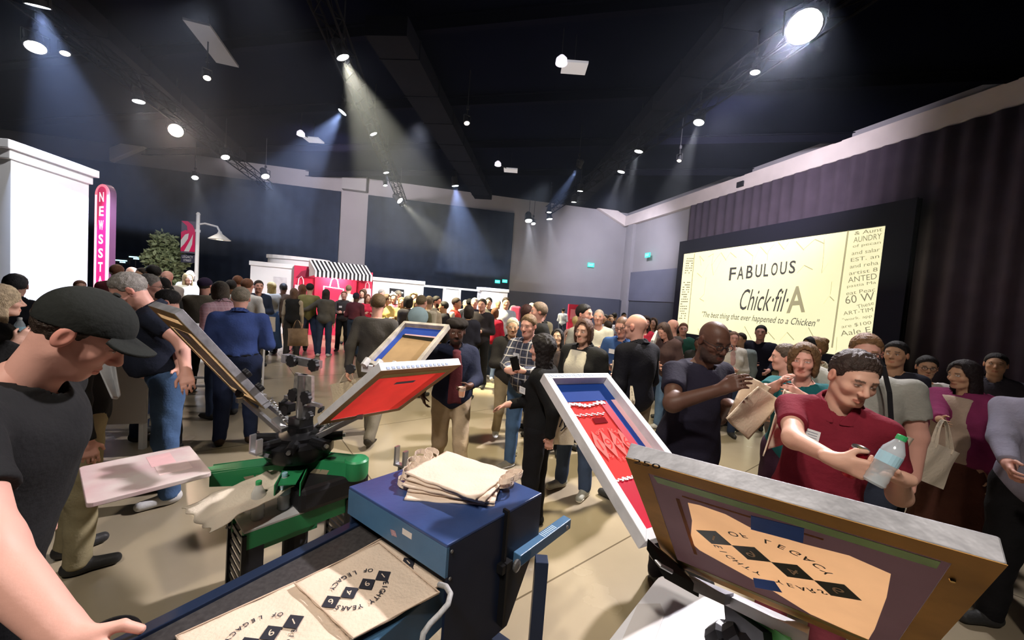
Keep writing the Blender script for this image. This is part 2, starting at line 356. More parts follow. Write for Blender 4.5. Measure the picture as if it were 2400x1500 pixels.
SL=[(88,12,6.5,(-9.5,9.5,0),BL,7000,.17,'blue-white stage lamp at the upper corner over the newsstand',G(ang=42,lens=M_lensb)),
(83,110,6.4,(-8,7,1),WW,0,.17,'bright stage lamp seen edge-on just above the white newsstand wall',{}),
(152,124,6.5,(-8,8,1),WW,0,.09,'small stage lamp beside the bright one above the newsstand',G(lens=M_lensd)),
(485,182,6.5,(-4.5,7,0),WW,0,.08,'dim lamp under the ceiling near the grey acoustic panel',G(lens=M_lensd)),
(325,237,6.4,(-9.5,10.5,0),WW,500,.14,'round white lamp over the space behind the newsstand',G(ang=50)),
(528,368,6.3,(-7.6,13,0),WW,500,.14,'wide white lamp in front of the pale beam near the tree',G(ang=40)),
(622,413,6.3,(-7.3,14.5,0),BW,760,.16,'white lamp overlapping the pale beam above the street lamp',G(ang=44)),
(457,416,6.3,(-11.5,14.5,0),WW,760,.13,'white lamp just under the pale beam, above the red banner',G(ang=26)),
(673,470,6.2,(-7.,15.5,0),BW,960,.13,'white lamp hung lowest before the navy drape newsstand side of the grey column',G(ang=26)),
(803,133,6.45,(-.9,9.3,0),YE,9000,.13,'yellow-white stage lamp at the near end of the middle truss',G(ang=46)),
(803,262,6.45,(-7.5,9.2,1.5),BL,8000,.12,'blue-white stage lamp below the yellow one, shining towards the tree',G(ang=40,lens=M_lensb)),
(875,313,6.45,(-1.2,12.8,0),YE,1000,.11,'small yellow-white lamp on the middle truss above the highest knot of lamps',G(ang=26)),
(905,404,6.45,(-3.6,15.5,0),BW,1400,.11,'upper of the two close white lamps on the middle truss',G(ang=28)),
(903,434,6.4,(-4.2,16.,0),BW,500,.09,'lower of the two close white lamps on the middle truss',G(ang=26)),
(937,470,6.3,(1.6,17.5,0),YE,7500,.17,'stage lamp at the far end of the middle truss, throwing a beam to the corner',G(ang=22)),
(1067,435,6.4,(-1.6,16.5,0),BL,9000,.15,'blue stage lamp glowing over the far middle of the hall',G(ang=52,lens=M_lensb)),
(939,538,6.0,(-3.8,17.5,0),WW,1000,.11,'small lamp hanging before the navy drape beside the grey column, towards the corner',G(ang=22)),
(1037,563,6.0,(-1.,18.5,0),WW,1000,.11,'lowest small lamp before the navy drape beside the grey column, towards the corner',G(ang=22)),
(1094,288,6.5,(0,8,0),WW,0,.08,'tiny unlit-looking lamp alone under the ceiling past the middle truss',G(lens=M_lensd)),
(1770,168,6.5,(3.4,7.5,0),WW,0,.09,'small round lamp just beneath the big glaring lamp',{}),
(1638,286,6.5,(2.4,8.6,0),WW,2200,.13,'white lamp on the truss of the glaring lamp, next after the glaring one',G(ang=24)),
(1592,376,6.5,(3,10,0),WW,0,.07,'dim pendant lamp off the truss of the glaring lamp',G(lens=M_lensd)),
(1497,354,6.5,(2.2,11.8,0),WW,2400,.13,'white lamp on the truss of the glaring lamp, third from the glaring one',G(ang=24)),
(1456,402,6.5,(2.,13.4,0),WW,2000,.13,'white lamp on the truss of the glaring lamp, fourth from the glaring one',G(ang=24)),
(1360,447,6.5,(2.2,16.6,0),WW,1200,.12,'upper lamp of the close pair far along the truss of the glaring lamp',G(ang=22)),
(1345,473,6.4,(2.4,18.,0),WW,1800,.13,'lower lamp of the close pair far along the truss of the glaring lamp',G(ang=22)),
(1287,497,6.4,(1.6,19.,0),WW,1000,.12,'stage lamp stacked above another at the far end of the truss with the glaring lamp',G(ang=22)),
(1288,513,6.2,(2.6,19.5,0),WW,5200,.16,'stage lamp lighting a smoky cone on the far grey wall',G(ang=26)),
(1239,517,6.2,(1.2,18.5,0),WW,7500,.2,'brightest lamp of the far knot, first of its neighbours before the beam',G(ang=28)),
(1250,524,6.1,(2.,18.,0),WW,1400,.12,'small lamp tucked beside the brightest one of the far knot',G(ang=22)),
(1356,391,6.5,(-.8,15.5,1.5),BL,6500,.1,'blue lamp throwing a slanted beam across the far middle of the hall',G(ang=24,lens=M_lensb)),
]
for (x,y,z,tg,col,pw,r,lb,kw) in SL: stage_lamp(x,y,z,tg,col,pw,r,lb,**kw)
stage_lamp(412,306,6.3,(-.8,1.5,1.2),OR,350,.2,'warm glaring lamp facing the camera above the street banner',ang=50,lens=emis('lamp_lens_warm',(1,.72,.5),90))
stage_lamp(1885,62,6.5,(-.2,2.5,.9),(1,.93,.97),2400,.26,'very bright glaring lamp high over the screen side of the hall',ang=44,lens=M_lensbig,blend=.7)
# work light with square reflector, loose fixtures
def pendant(x,y,z,label):
    c=pxpt(x,y,z); r=thing('work_light',label,'work light',c)
    MB().box(c,(.55,.42,.05)).obj('square_reflector',mat('glowing_reflector',(.55,.53,.55),.6,emit=((.9,.88,.95),.25)),r)  # panel given a faint glow of its own to look lit
    d=pxpt(x-30,y-14,z); MB().lathe(d,(0,0,-1),[(.05,-.12),(.12,-.05),(.13,.05),(.11,.06)],14).obj('round_lamp',mat('pale_lamp_dome',(.6,.58,.65),.5,emit=((.9,.85,1),.8)),r)
    MB().tube([c+A3(0,0,.03),c+A3(0,0,.7)],.012,6).tube([c,d],.015,6).tube([d+A3(0,0,.1),d+A3(0,0,.7)],.012,6).obj('bracket',M_black,r)
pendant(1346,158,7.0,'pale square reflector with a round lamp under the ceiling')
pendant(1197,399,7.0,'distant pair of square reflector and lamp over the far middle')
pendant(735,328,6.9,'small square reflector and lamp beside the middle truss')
# exit signs
def exit_sign(x,y,o,n,e,label,s=.32):
    q=onpl(x,y,o,n); r=thing('exit_sign',label,'exit sign',q)
    MB().box(q,(s,.06,s*.62),(e,n,A3(0,0,1))).obj('housing',mat('exit_housing',(.02,.25,.2),.5,emit=((.05,.9,.7),1.1)),r)
    mb=MB(); put_text(mb,'EXIT',q+n*.035,-e if (np.cross(-e,A3(0,0,1))@n)>0 else e,A3(0,0,1),s*.36,fit=(s*.8,s*.34)); mb.obj('lettering',emis('exit_green',(.3,1,.75),2.2),r)
exit_sign(1518,598,CN+nR*.3,nR,eR,'green lit exit sign on the wall beside the screen',.42)
exit_sign(1385,621,CN+nB*.12,nB,eB,'green lit exit sign on the far grey wall near the corner',.42)
exit_sign(1166,660,CN+nB*.25,nB,eB,'green lit exit sign above the far white panel, the one nearer the navy drape',.3)
exit_sign(1183,659,CN+nB*.12,nB,eB,'green lit exit sign above the far white panel, the one nearer the corner',.3)
q=onpl(1735,432,CN+nR*.33,nR); MB().box(q,(.3,.08,.22),(eR,nR,A3(0,0,1))).obj('wall_speaker',M_black); tag(bpy.context.scene.objects['wall_speaker'],'small black box fixed on the pale beam above the screen','speaker')
for x,y,lb in((286,612,'small blue-lit sign low behind the newsstand, the nearer one'),(318,604,'small blue-lit sign beside the tree crown behind the newsstand')):
    q=pxpt(x,y,1); q=P(x,y,13.5); r=thing('lit_sign',lb,'sign',q)
    MB().box(q,(.55,.05,.2)).tube([q-up*.1,A3(q[0],q[1],0)],.02,6).obj('housing',M_black,r); MB().box(q+A3(0,-.03,.02),(.42,.01,.04)).box(q+A3(.05,-.03,-.04),(.2,.01,.04)).obj('lit_face',emis('pale_blue_glow',(.45,.85,1),1.6),r)
# ------------------------------------------------------------------ projection screen
so=CN+nR*.85
tl=onpl(1605,597,so,nR); tr=onpl(2077,528,so,nR); br=onpl(2050,840,so,nR)
z1=(tl[2]+tr[2])/2; z0=br[2]-.05; sa=A3(tl[0],tl[1],0); sb=A3(tr[0],tr[1],0)
scr=thing('projection_screen','wide cream projection screen with black lettering before the side wall','screen',sa)
up=A3(0,0,1)
M_scr=mat('lit_screen',(.9,.85,.6),.9,emit=((1,.95,.58),.68),nz=(1.1,.1))
MB().slab([sa+up*z0,sb+up*z0,sb+up*z1,sa+up*z1],nR*.04).obj('screen_surface',M_scr,scr)
# black masking around it
m0=sa-eR*.35; m1=sb+eR*.62; mb=MB()
for (a,b,c,d) in((m0,m1,z1+.02,z1+.62),(m0,m1,.1,z0-.02),(m0,sa-eR*.02,z0-.02,z1+.02),(sb+eR*.02,m1,z0-.02,z1+.02)):
    mb.slab([a+up*c,b+up*c,b+up*d,a+up*d],nR*.06)
mb.obj('black_masking',mat('screen_masking',(.012,.012,.03),.8),scr)
mb=MB()
for t in(0,1): 
    q=m0+(m1-m0)*t; MB().beam(q-nR*.06,q-nR*.06+up*(z1+.6),.06,.06,up=eR).obj('support_post',M_black,scr)
def sp(x,y,k=.045): return onpl(x,y,so+nR*k,nR)
ink=mat('projected_ink',(.05,.05,.06),.9,emit=((.12,.11,.10),.4)); ink2=mat('projected_soft_ink',(.3,.28,.2),.9,emit=((.50,.44,.26),.55)); ink3=mat('projected_faint_ink',(.5,.5,.3),.9,emit=((.50,.44,.26),.55))
def stext(t,x0,y0,x1,y1,hpx,m,name,shear=0,bold=.0,lift=.05):
    a=sp(x0,y0,lift); b=sp(x1,y1,lift); L=np.linalg.norm(b-a); e=(b-a)/L; yy=nrm(up-e*(up@e)); 
    c=(a+b)/2; h=np.linalg.norm(sp((x0+x1)/2,(y0+y1)/2-hpx/2,lift)-sp((x0+x1)/2,(y0+y1)/2+hpx/2,lift))
    mb=MB(); put_text(mb,t,c,e,yy,1,shear,bold,fit=(L,h)); return mb,name,m
mb=MB()
xs=[1722,1744,1766,1788,1808,1828,1850]; 
for ch,x in zip('FABULOUS',[1717,1736,1757,1778,1796,1815,1836,1857]):
    y=642-(x-1717)*.115; h=onpl(x,y,so+nR*.05,nR); s=np.linalg.norm(sp(x,y-15)-sp(x,y+15)); w=np.linalg.norm(sp(x-9,y+1)-sp(x+9,y-1))*(.62 if ch=='L' else .84)
    put_text(mb,ch,h,eR,up,1,bold=.012,fit=(w,s))
mb.obj('printed_headline',ink,scr)
MBn=MB()
a=stext('Chick·fil·',1735,702,1848,704,52,ink,'x',.35); a[0].obj('printed_name',ink,scr)
a=stext('A',1843,704,1887,700,62,ink2,'x',.1,.02); a[0].obj('printed_large_letter',ink2,scr)
a=stext('"The best thing that ever happened to a Chicken"',1645,738,1920,760,20,ink,'x',.3); a[0].obj('printed_slogan',ink,scr)
rows=['& Aunt','AUNDRY','of pecan','and salar','EST. an','and reha','artist 8','ANTED','pastia Ma','eat Peac','60 W','These','ART-TIM','"work. app','are $100','Aale E']
mb=MB()
for i,t in enumerate(rows):
    y=541+i*(235/15.); xr=2072-i*1.85; xl=2003-i*2.2; hp=9 if i not in(10,15,1,7) else 13
    if i==10: hp=19
    if i==11: xl+=30
    yl=y+6; b=stext(t,xl,yl,xr-4,y-4,hp,ink2,'x'); mb.add(np.concatenate(b[0].v),b[0].f)
mb.obj('printed_lettering',mat('projected_mid_ink',(.2,.19,.15),.9,emit=((.33,.30,.20),.5)),scr)
mb=MB()
for i in range(26):
    y=606+i*5.6; x0=1607-i*.75
    if 6<i<10: continue
    for k in range(4):
        if random.random()<.75: 
            c=sp(x0+4+k*4.2,y); mb.box(c,(.11*(.6+.6*random.random())*1.0,.004,.045),(eR,nR,up))
mb.obj('small_printed_lettering',mat('projected_mid_ink'),scr)
# zigzag scribbles
mb=MB()
def zz(pts,w=.028):
    q=[sp(x,y) for x,y in pts]; MB().ribbon(q,w,nrm(up+eR*.4),.003).obj('printed_zigzag',ink3,scr)
zz([(1643,622),(1640,600),(1650,612)]);zz([(1660,602),(1672,595),(1668,622),(1680,604),(1690,592),(1702,610)]);zz([(1700,610),(1712,592),(1726,604)]);zz([(1745,584),(1765,600),(1762,620),(1782,578),(1798,596)])
zz([(1798,610),(1800,590),(1815,572)]);zz([(1824,568),(1838,585),(1850,566)]);zz([(1866,566),(1884,586),(1880,594)]);zz([(1884,584),(1910,561),(1932,571)]);zz([(1868,640),(1885,622),(1905,632)]);zz([(1932,560),(1930,600),(1926,640),(1940,618)])
zz([(1950,660),(1946,690),(1930,712)]);zz([(1945,695),(1955,705)]);zz([(1634,640),(1645,650),(1660,620)]);zz([(1655,650),(1650,690),(1640,700),(1650,706)]);zz([(1668,618),(1672,645),(1690,610)])
for x in(1650,1700,1745,1800,1845,1895): y=795+(x-1650)*.02; zz([(x-18,y),(x,y-20-6*(x%3)),(x+16,y-2)],.03)
zz([(1636,770),(1642,800)]);zz([(1962,790),(1960,820),(1955,835)]);
MB().ribbon([sp(1988,541),sp(1950,815)],.05,eR,.003).obj('printed_line',ink3,scr); MB().ribbon([sp(1628,594),sp(1612,765)],.05,eR,.003).obj('printed_line',ink3,scr)
# ------------------------------------------------------------------ newsstand
nb=thing('newsstand_building','tall white newsstand block with stepped cornice at the edge of the crowd','building',(-9.95,8,0))
a=P(24,640,7.3)*A3(1,1,0); b=P(205,640,8.9)*A3(1,1,0); L_=A3(-3.4,-.3,0)
mb=MB(); mb.slab([a,b,b+L_,a+L_],A3(0,0,3.75)); mb.obj('wall_panel',M_white,nb)
mb=MB(); k=.10
for z0_,z1_,k in((3.75,3.93,.05),(3.93,4.1,.12)):
    mb.slab([a+A3(k,-k,z0_),b+A3(k,k,z0_),b+L_+A3(0,k,z0_),a+L_+A3(0,-k,z0_)],A3(0,0,z1_-z0_))
mb.obj('cornice',M_white,nb,bevel=.015)
sg=thing('newsstand_sign','tall red blade sign with rounded top reading newsstand in white letters','sign',P(238,660,9.2)*A3(1,1,0))
sc=P(239,550,9.2); ex=nrm(A3(cR[0],cR[1],0)); ey=up; ex=nrm(A3(1,-.25,0)); nn=np.cross(ex,ey); 
if nn@(cC-sc)<0: nn=-nn
zt=P(239,432,9.2)[2]; cx=A3(sc[0],sc[1],0); hw=.27
def stad(hw_,zt_,zb_,t0,t1,grow=0):
    pts=[cx-ex*hw_+up*zb_,cx+ex*hw_+up*zb_]
    for i in range(13): 
        an=math.pi*i/12; pts.append(cx+ex*hw_*math.cos(an)+up*(zt_-hw_+hw_*math.sin(an)))
    return [p+nn*t0 for p in pts],nn*(t1-t0)
q,t=stad(hw,zt,.02,-.12,0); MB().slab(q,t).obj('sign_box',mat('dark_sign_side',(.10,.03,.06),.5),sg)
q,t=stad(hw-.01,zt-.01,.91,0,.01); MB().slab(q,t).obj('sign_border',mat('pink_sign_border',(.95,.25,.32),.5,emit=((1,.25,.32),.35)),sg)
mb=MB()
for s in(-1,1):
    for w in(.185,.212,.238): mb.tube([cx+ex*s*w+up*.92+nn*.012,cx+ex*s*w+up*(zt-.27)+nn*.012],.006,6)
mb.obj('neon_tube',mat('pale_pink_tube',(1,.6,.65),.4,emit=((1,.55,.6),.8)),sg)
q,t=stad(.15,zt-.07,.93,.01,.018); MB().slab(q,t).obj('sign_face',mat('crimson_sign_face',(.6,.01,.09),.5,emit=((.7,.01,.09),.25)),sg)
mb=MB()
for i,ch in enumerate('NEWSSTAND'):
    yy=463+i*32.6; z=P(239,yy,9.2)[2]; put_text(mb,ch,cx+up*z+nn*.02,ex if (np.cross(ex,up)@nn)>0 else -ex,up,.25,bold=.02,fit=(.16,.235))
mb.obj('sign_lettering',mat('white_letters',(.95,.9,.9),.5,emit=((1,.9,.9),.5)),sg)
# street lamp with banner
pb=P(460,655,12.)*A3(1,1,0); zt=P(466,505,12.)[2]
sl=thing('street_lamp','white street lamp post with a curved arm and a red banner','street lamp',pb)
MB().lathe(pb,up,[(.16,0),(.16,.12),(.09,.2),(.055,.6),(.05,zt),(.06,zt+.02),(.03,zt+.08)],14).obj('post',M_white,sl)
ar=A3(.97,-.1,0); MB().tube([pb+up*(zt-.3),pb+ar*.25+up*(zt-.26),pb+ar*.7+up*(zt-.34),pb+ar*.8+up*(zt-.5)],.028,8).lathe(pb+up*(zt-.55),up,[(.07,0),(.07,.08)],12).obj('arm',M_white,sl)
c=pb+ar*.8+up*(zt-.5); MB().lathe(c,-up,[(.04,-.02),(.07,.06),(.2,.16),(.3,.24),(.28,.25)],18).obj('lamp_shade',M_whited,sl)
MB().lathe(c-up*.2,-up,[(.1,0),(.09,.05)],12).obj('bulb',emis('street_bulb',(1,.85,.55),3),sl)
b0=pb-ar*.08; 
def BP(u,v,k=0): return b0-ar*(.52*u)+up*(zt-.22-1.02*v)+A3(0,-1,0)*k
M_bwine=mat('banner_wine',(.28,.05,.11),.7); M_bred=mat('banner_red',(.75,.02,.12),.7)
bn=MB().slab([BP(0,0),BP(1,0),BP(1,1),BP(0,1)],A3(0,.01,0)).obj('banner',mat('banner_grey',(.12,.10,.14),.8),sl)
mb=MB()
pts=[(1,0),(.55,0),(.2,.12),(0,.3),(0,.95),(1,.95),(1,.35),(.7,.28),(.55,.3),(.6,.15)]
mb.slab([BP(u,v,.006) for u,v in pts],A3(0,-.002,0)); mb.obj('banner_flame',M_bred,bn)
mb=MB()
for q in([(1,.85),(1,.6),(.7,.42),(.45,.38),(.5,.55),(.75,.72)],[(.75,.95),(.4,.95),(.2,.72),(.15,.4),(.35,.6)]): mb.slab([BP(u,v,.009) for u,v in q],A3(0,-.002,0))
mb.obj('banner_stripe',M_whited,bn)
pl=MB().slab([BP(-.05,1.05),BP(.98,1.05),BP(.98,1.3),BP(-.05,1.3)],A3(0,.01,0)).obj('street_name_plate',mat('dark_plate',(.04,.04,.07),.6),sl)
mb=MB(); put_text(mb,'LEGACY',BP(.5,1.12,.006),ar,up,.11); put_text(mb,'STREET',BP(.5,1.23,.006),ar,up,.09); mb.obj('plate_lettering',M_white,pl)
# tree
tb=P(387,650,13.)*A3(1,1,0); tree=thing('potted_tree','bushy green tree standing behind the crowd beside the street lamp','tree',tb)
MB().lathe(tb,up,[(.2,0),(.26,.45),(.24,.46)],16).obj('pot',M_black,tree)
MB().tube([tb+up*.4,tb+up*1.2+A3(.04,0,0),tb+up*1.9],[.05,.04,.03],8).obj('trunk',mat('bark',(.12,.08,.05),.9),tree)
M_leaf=mat('leaf_green',(.36,.42,.22),.6,nz=(5,.5))
mb=MB(); cc=P(388,612,13.)
for i in range(2600):
    d=rng.normal(size=3); d/=np.linalg.norm(d); r=(.55+.45*rng.random())
    lob=1+.18*math.sin(5*d[0]+2)+.15*math.sin(7*d[2]+1)
    p=cc+d*A3(.66,.6,.82)*r*lob; p[2]=max(p[2],.9)
    a=nrm(rng.normal(size=3)); b_=nrm(np.cross(a,rng.normal(size=3))); l=.07+.05*rng.random()
    mb.add([p-a*l,p+b_*l*.45,p+a*l,p-b_*l*.45],[(0,1,2,3)])
mb.obj('foliage',M_leaf,tree)
tag(tree,'bushy green tree standing behind the crowd beside the street lamp')
# ------------------------------------------------------------------ kiosk row
K0=A3(-8.76,12.5,0); K1=A3(-.1,17,0); eK=nrm(K1-K0); nK=A3(eK[1],-eK[0],0)
def kp(x,y,k=0): return onpl(x,y,K0+nK*k,nK)
def kbox(x0,x1,ytop,k,th,z0=0,xt=None):
    a=kp(x0,660,k)*A3(1,1,0); b=kp(x1,660,k)*A3(1,1,0); z=kp(xt if xt else (x0+x1)/2,ytop,k)[2]
    return a,b,z
def kblock(name,label,x0,x1,ytop,k,depth,m,cat,cornice=True,xt=None):
    a,b,z=kbox(x0,x1,ytop,k,0,xt=xt); r=thing(name,label,cat,(a+b)/2)
    MB().slab([a,b,b+up*(z-.12),a+up*(z-.12)],-nK*depth).obj('wall_panel',m,r)
    if cornice: MB().slab([a-eK*.04+nK*.05+up*(z-.14),b+eK*.04+nK*.05+up*(z-.14),b+eK*.04+nK*.05+up*z,a-eK*.04+nK*.05+up*z],-nK*(depth+.1)).obj('cornice',m,r,bevel=.01)
    return r,a,b,z
r,a,b,z=kblock('display_wall','white display wall at the crowded side of the red kiosk',586,692,616,0,.5,M_white,'wall unit')
MB().slab([kp(641,648,.01),kp(672,651,.01),kp(672,690,.01),kp(641,690,.01)],nK*.004).obj('faint_poster',mat('faint_grey_print',(.70,.68,.72),.7,nz=(8,.2)),r)
q0=kp(700,640,-1.2)*A3(1,1,0); zt=kp(690,603,-1.2)[2]
r=thing('round_tower','white rounded tower block rising behind the display wall','tower',q0)
MB().slab([q0+eK*1.0*math.cos(t)*1.0+nK*.55*math.sin(t) for t in np.linspace(0,2*math.pi,28,endpoint=False)],up*(zt-.1)).obj('tower_wall',M_white,r,smooth=True)
MB().slab([q0+up*(zt-.12)+eK*1.05*math.cos(t)+nK*.6*math.sin(t) for t in np.linspace(0,2*math.pi,28,endpoint=False)],up*.12).obj('tower_cornice',M_white,r)
# red kiosk
a,b,z=kbox(688,873,640,.15,0,xt=780); kz=z+.15
kr=thing('red_kiosk','bright red bag kiosk with a black and white striped awning','kiosk',(a+b)/2)
MB().slab([a,b,b+up*kz,a+up*kz],-nK*.5).obj('kiosk_wall',M_red,kr)
# dark sheets painting the shade of recessed bays, + pillars
mb=MB()
for x in(742,832): 
    c=kp(x,660,.17)*A3(1,1,0); mb.slab([c-eK*.05,c+eK*.05,c+eK*.05+up*(kz-.05),c-eK*.05+up*(kz-.05)],nK*.05)
mb.obj('pillar',mat('bright_red',(.8,.04,.10),.5),kr)
mb=MB(); 
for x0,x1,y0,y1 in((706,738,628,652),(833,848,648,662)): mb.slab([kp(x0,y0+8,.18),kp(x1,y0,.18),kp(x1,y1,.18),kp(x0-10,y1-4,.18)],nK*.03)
mb.obj('bay_shade',mat('shaded_crimson',(.25,.01,.04),.6),kr)
mb=MB(); mb.slab([kp(754,636,.2),kp(817,644,.2),kp(817,649,.2),kp(754,642,.2)],nK*.06); mb.obj('light_strip',emis('kiosk_strip',(1,.85,.85),6),kr)
s0=kp(785,640,.2); lamp('kiosk_strip_light','AREA',s0+nK*.35-up*.02,s0+nK*.1-up*1.5,45,(1,.55,.55),.8,parent=kr)
mb=MB(); 
def strip(pts,r=.022): mb.tube([kp(x,y,.24) for x,y in pts],r,6)
strip([(758,715),(759,671),(805,678),(804,718)]); strip([(773,672),(777,656),(784,651),(791,656),(794,675)])
mb.obj('neon_bag_outline',emis('white_neon',(1,.9,.95),2.5),kr)
for x,y,s in((704,676,1.),(860,682,.8)):
    mb=MB(); c=kp(x,y,.2); mb.slab([c-eK*.2*s-up*.3*s,c+eK*.2*s-up*.3*s,c+eK*.17*s+up*.12*s,c-eK*.17*s+up*.12*s],nK*.02)
    mb.tube([c-eK*.08*s+up*.1*s+nK*.02,c-eK*.06*s+up*.34*s+nK*.02,c+eK*.02*s+up*.42*s+nK*.02,c+eK*.08*s+up*.3*s+nK*.02,c+eK*.09*s+up*.1*s+nK*.02],.018,6)
    mb.obj('bag_decal',mat('pale_pink_decal',(.85,.6,.65),.6),kr)
aw0=kp(738,634,1.0); aw1=kp(873,646,1.0); t0=kp(724,608,.1); t1=kp(858,626,.1)
aw0[2]=aw1[2]=(aw0[2]+aw1[2])/2; t0[2]=t1[2]=(t0[2]+t1[2])/2+.03
for nm,par,m in(('awning_white_stripe',0,M_white),('awning_black_stripe',1,M_black)):
    mb=MB(); N_=29
    for i in range(N_):
        if i%2!=par: continue
        f0=i/N_;f1=(i+1)/N_
        A_=t0+(t1-t0)*f0;B_=t0+(t1-t0)*f1;C_=aw0+(aw1-aw0)*f1;D_=aw0+(aw1-aw0)*f0
        mb.slab([A_,B_,C_,D_],-up*.02)
        dn=.17; pp=[D_,C_]+[D_+(C_-D_)*(.5+.5*math.cos(t))-up*(dn+.05*math.sin(t)) for t in np.linspace(0,math.pi,6)]
        mb.slab(pp,-nK*.01)
    mb.obj(nm,m,kr)
MB().slab([t0,aw0,aw0-up*.15,t0-up*.6],eK*.02).slab([t1,aw1,aw1-up*.15,t1-up*.6],-eK*.02).obj('awning_side',M_whited,kr)
# white wall with poster
r,a,b,z=kblock('display_wall','white display wall with a black poster, next to the striped awning',874,994,654,0,.5,M_white,'wall unit')
ps=MB().slab([kp(913,675,.01),kp(947,679,.01),kp(947,700,.01),kp(913,697,.01)],nK*.01).obj('poster',M_black,r)
mb=MB()
for i in range(9): 
    c=kp(919+i*3,684+2*math.sin(i),.025); mb.box(c,(.07,.004,.06),(eK,nK,up))
mb.obj('poster_blot',M_whited,ps)
# open framework
a=kp(995,668,0); r=thing('white_framework','white open framework with a thin header and one solid bay','framework',kp(1060,668,0)*A3(1,1,0))
zt=(kp(995,667,0)[2]+kp(1130,680,0)[2])/2; mb=MB()
p=kp(993,668,0)*A3(1,1,0); q=kp(1131,668,0)*A3(1,1,0)
mb.slab([p+up*(zt-.08),q+up*(zt-.08),q+up*zt,p+up*zt],-nK*.1); mb.obj('header',M_white,r)
mb=MB()
for x in(1043,1079,1128):
    c=kp(x,668,0)*A3(1,1,0); mb.slab([c-eK*.05,c+eK*.05,c+eK*.05+up*(zt-.08),c-eK*.05+up*(zt-.08)],-nK*.1)
mb.obj('post',M_white,r)
c0=kp(1045,668,-.03)*A3(1,1,0); c1=kp(1077,668,-.03)*A3(1,1,0); MB().slab([c0,c1,c1+up*(zt-.1),c0+up*(zt-.1)],-nK*.04).obj('infill_panel',M_whited,r)
kblock('display_wall','plain off-white panel ending the kiosk row before the grey wall',1131,1192,676,.1,.5,mat('warm_white_panel',(.78,.72,.70),.6),'wall unit')
# haze in the upper air of the hall
hz=MB().b((-30,5.8,2.75),(15,26,7.45)).obj('haze',bpy.data.materials.new('stage_haze')); hm=hz.data.materials[0]; hm.use_nodes=True
N=hm.node_tree.nodes; N.remove(N['Principled BSDF']); vs=N.new('ShaderNodeVolumeScatter'); vs.inputs['Density'].default_value=.0078; vs.inputs['Anisotropy'].default_value=.5
vs.inputs['Color'].default_value=(.66,.75,1,1); hm.node_tree.links.new(vs.outputs[0],N['Material Output'].inputs['Volume'])
tag(hz,'thin stage haze hanging in the upper air','haze',kind='stuff')
# ------------------------------------------------------------------ printing presses, dryer, totes
def basis(u,v):
    u=nrm(u); v=np.asarray(v,float); v=nrm(v-u*(u@v)); return u,v,np.cross(u,v)
def screen_frame(label,c,u,v,Wd,Hd,t,bw,M_face,M_side,film,M_film,top_view=False,hole=None):
    """u,v in-plane axes as seen in the photo, n points away from the camera; the near face lies at c"""
    u,v,n=basis(u,v); c=np.asarray(c,float); R=thing('print_screen',label,'printing screen',c-0*n)
    def q(a,b,k=0): return c+u*a*Wd/2+v*b*Hd/2+n*k
    for (a0,b0,a1,b1) in((-1,-1,1,-1),(1,-1,1,1),(1,1,-1,1),(-1,1,-1,-1)):
        ia=1-2*bw/Wd; ib=1-2*bw/Hd
        quad=[q(a0,b0),q(a1,b1),q(a1*ia,b1*ib),q(a0*ia,b0*ib)]
        mb=MB(); mb.slab(quad,n*t)
        o=mb.obj('frame_bar',M_side,R,bevel=.002)
        if M_face is not None:
            mb=MB(); mb.slab([p_-n*.0012 for p_ in quad],n*.001); mb.obj('tape_face',M_face,o)
    k=t-.004 if top_view else .001
    ia=1-2*bw/Wd; ib=1-2*bw/Hd
    if top_view: pan=MB().slab([q(-ia,-ib,k),q(ia,-ib,k),q(ia,ib,k),q(-ia,ib,k)],n*.0015).obj(film,M_film,R)
    else:
        from mathutils.geometry import tessellate_polygon
        outer=[q(-ia,-ib,k),q(ia,-ib,k),q(ia,ib,k),q(-ia,ib,k)]; inner=[onpl(x,y,q(0,0,k),n) for x,y in hole] if hole else []
        T_=tessellate_polygon([[Vector(p) for p in outer]]+([[Vector(p) for p in inner]] if inner else [])); pan=MB().add(outer+inner,[tuple(t_) for t_ in T_]).obj(film,M_film,R)
    return R,q,(u,v,n),pan
def patch(R,q,pts,m,name,k=-.001,n=None,th=.0008):
    mb=MB(); p=[q(a,b,k) for a,b in pts]; nn=np.cross(p[1]-p[0],p[2]-p[1]); nn=nrm(nn); 
    if nn@(cC-p[0])<0: nn=-nn
    return mb.slab(p,nn*th).obj(name,m,R)
sc=lambda c,s: cC+s*(A3(*c)-cC)
M_gold=mat('gold_brown_tape',(.42,.30,.13),.6,nz=(14,.35)); M_kraft=mat('tan_mesh',(.50,.33,.17),.55,nz=(6,.25))
M_tape=mat('brown_tape',(.80,.43,.12),.6,nz=(9,.35),spec=.2); M_royal=mat('royal_blue_emulsion',(.02,.07,.42),.8,nz=(8,.25))
M_scred=mat('screen_red_ink',(.72,.035,.03),.9,nz=(6,.15)); M_tkraft=tmat('backlit_tan_mesh',(.52,.34,.16)); M_tred=tmat('backlit_red_mesh',(.80,.05,.04),6,.6); M_temul=tmat('backlit_plum_emulsion',(.13,.07,.07),7,.3)
M_scred2=mat('wet_crimson_ink',(.50,.006,.03),.6,spec=.2)
M_emul=mat('plum_brown_emulsion',(.13,.075,.08),.7,nz=(7,.25),spec=.2); M_pinkt=mat('pink_tape',(.85,.50,.55),.5); M_gtape=mat('pale_green_tape',(.50,.78,.32),.5,nz=(10,.3))
M_bluet2=mat('blue_masking_tape',(.03,.15,.70),.5,nz=(12,.25)); M_marker=mat('marker_scribble',(.40,.48,.66),.7)
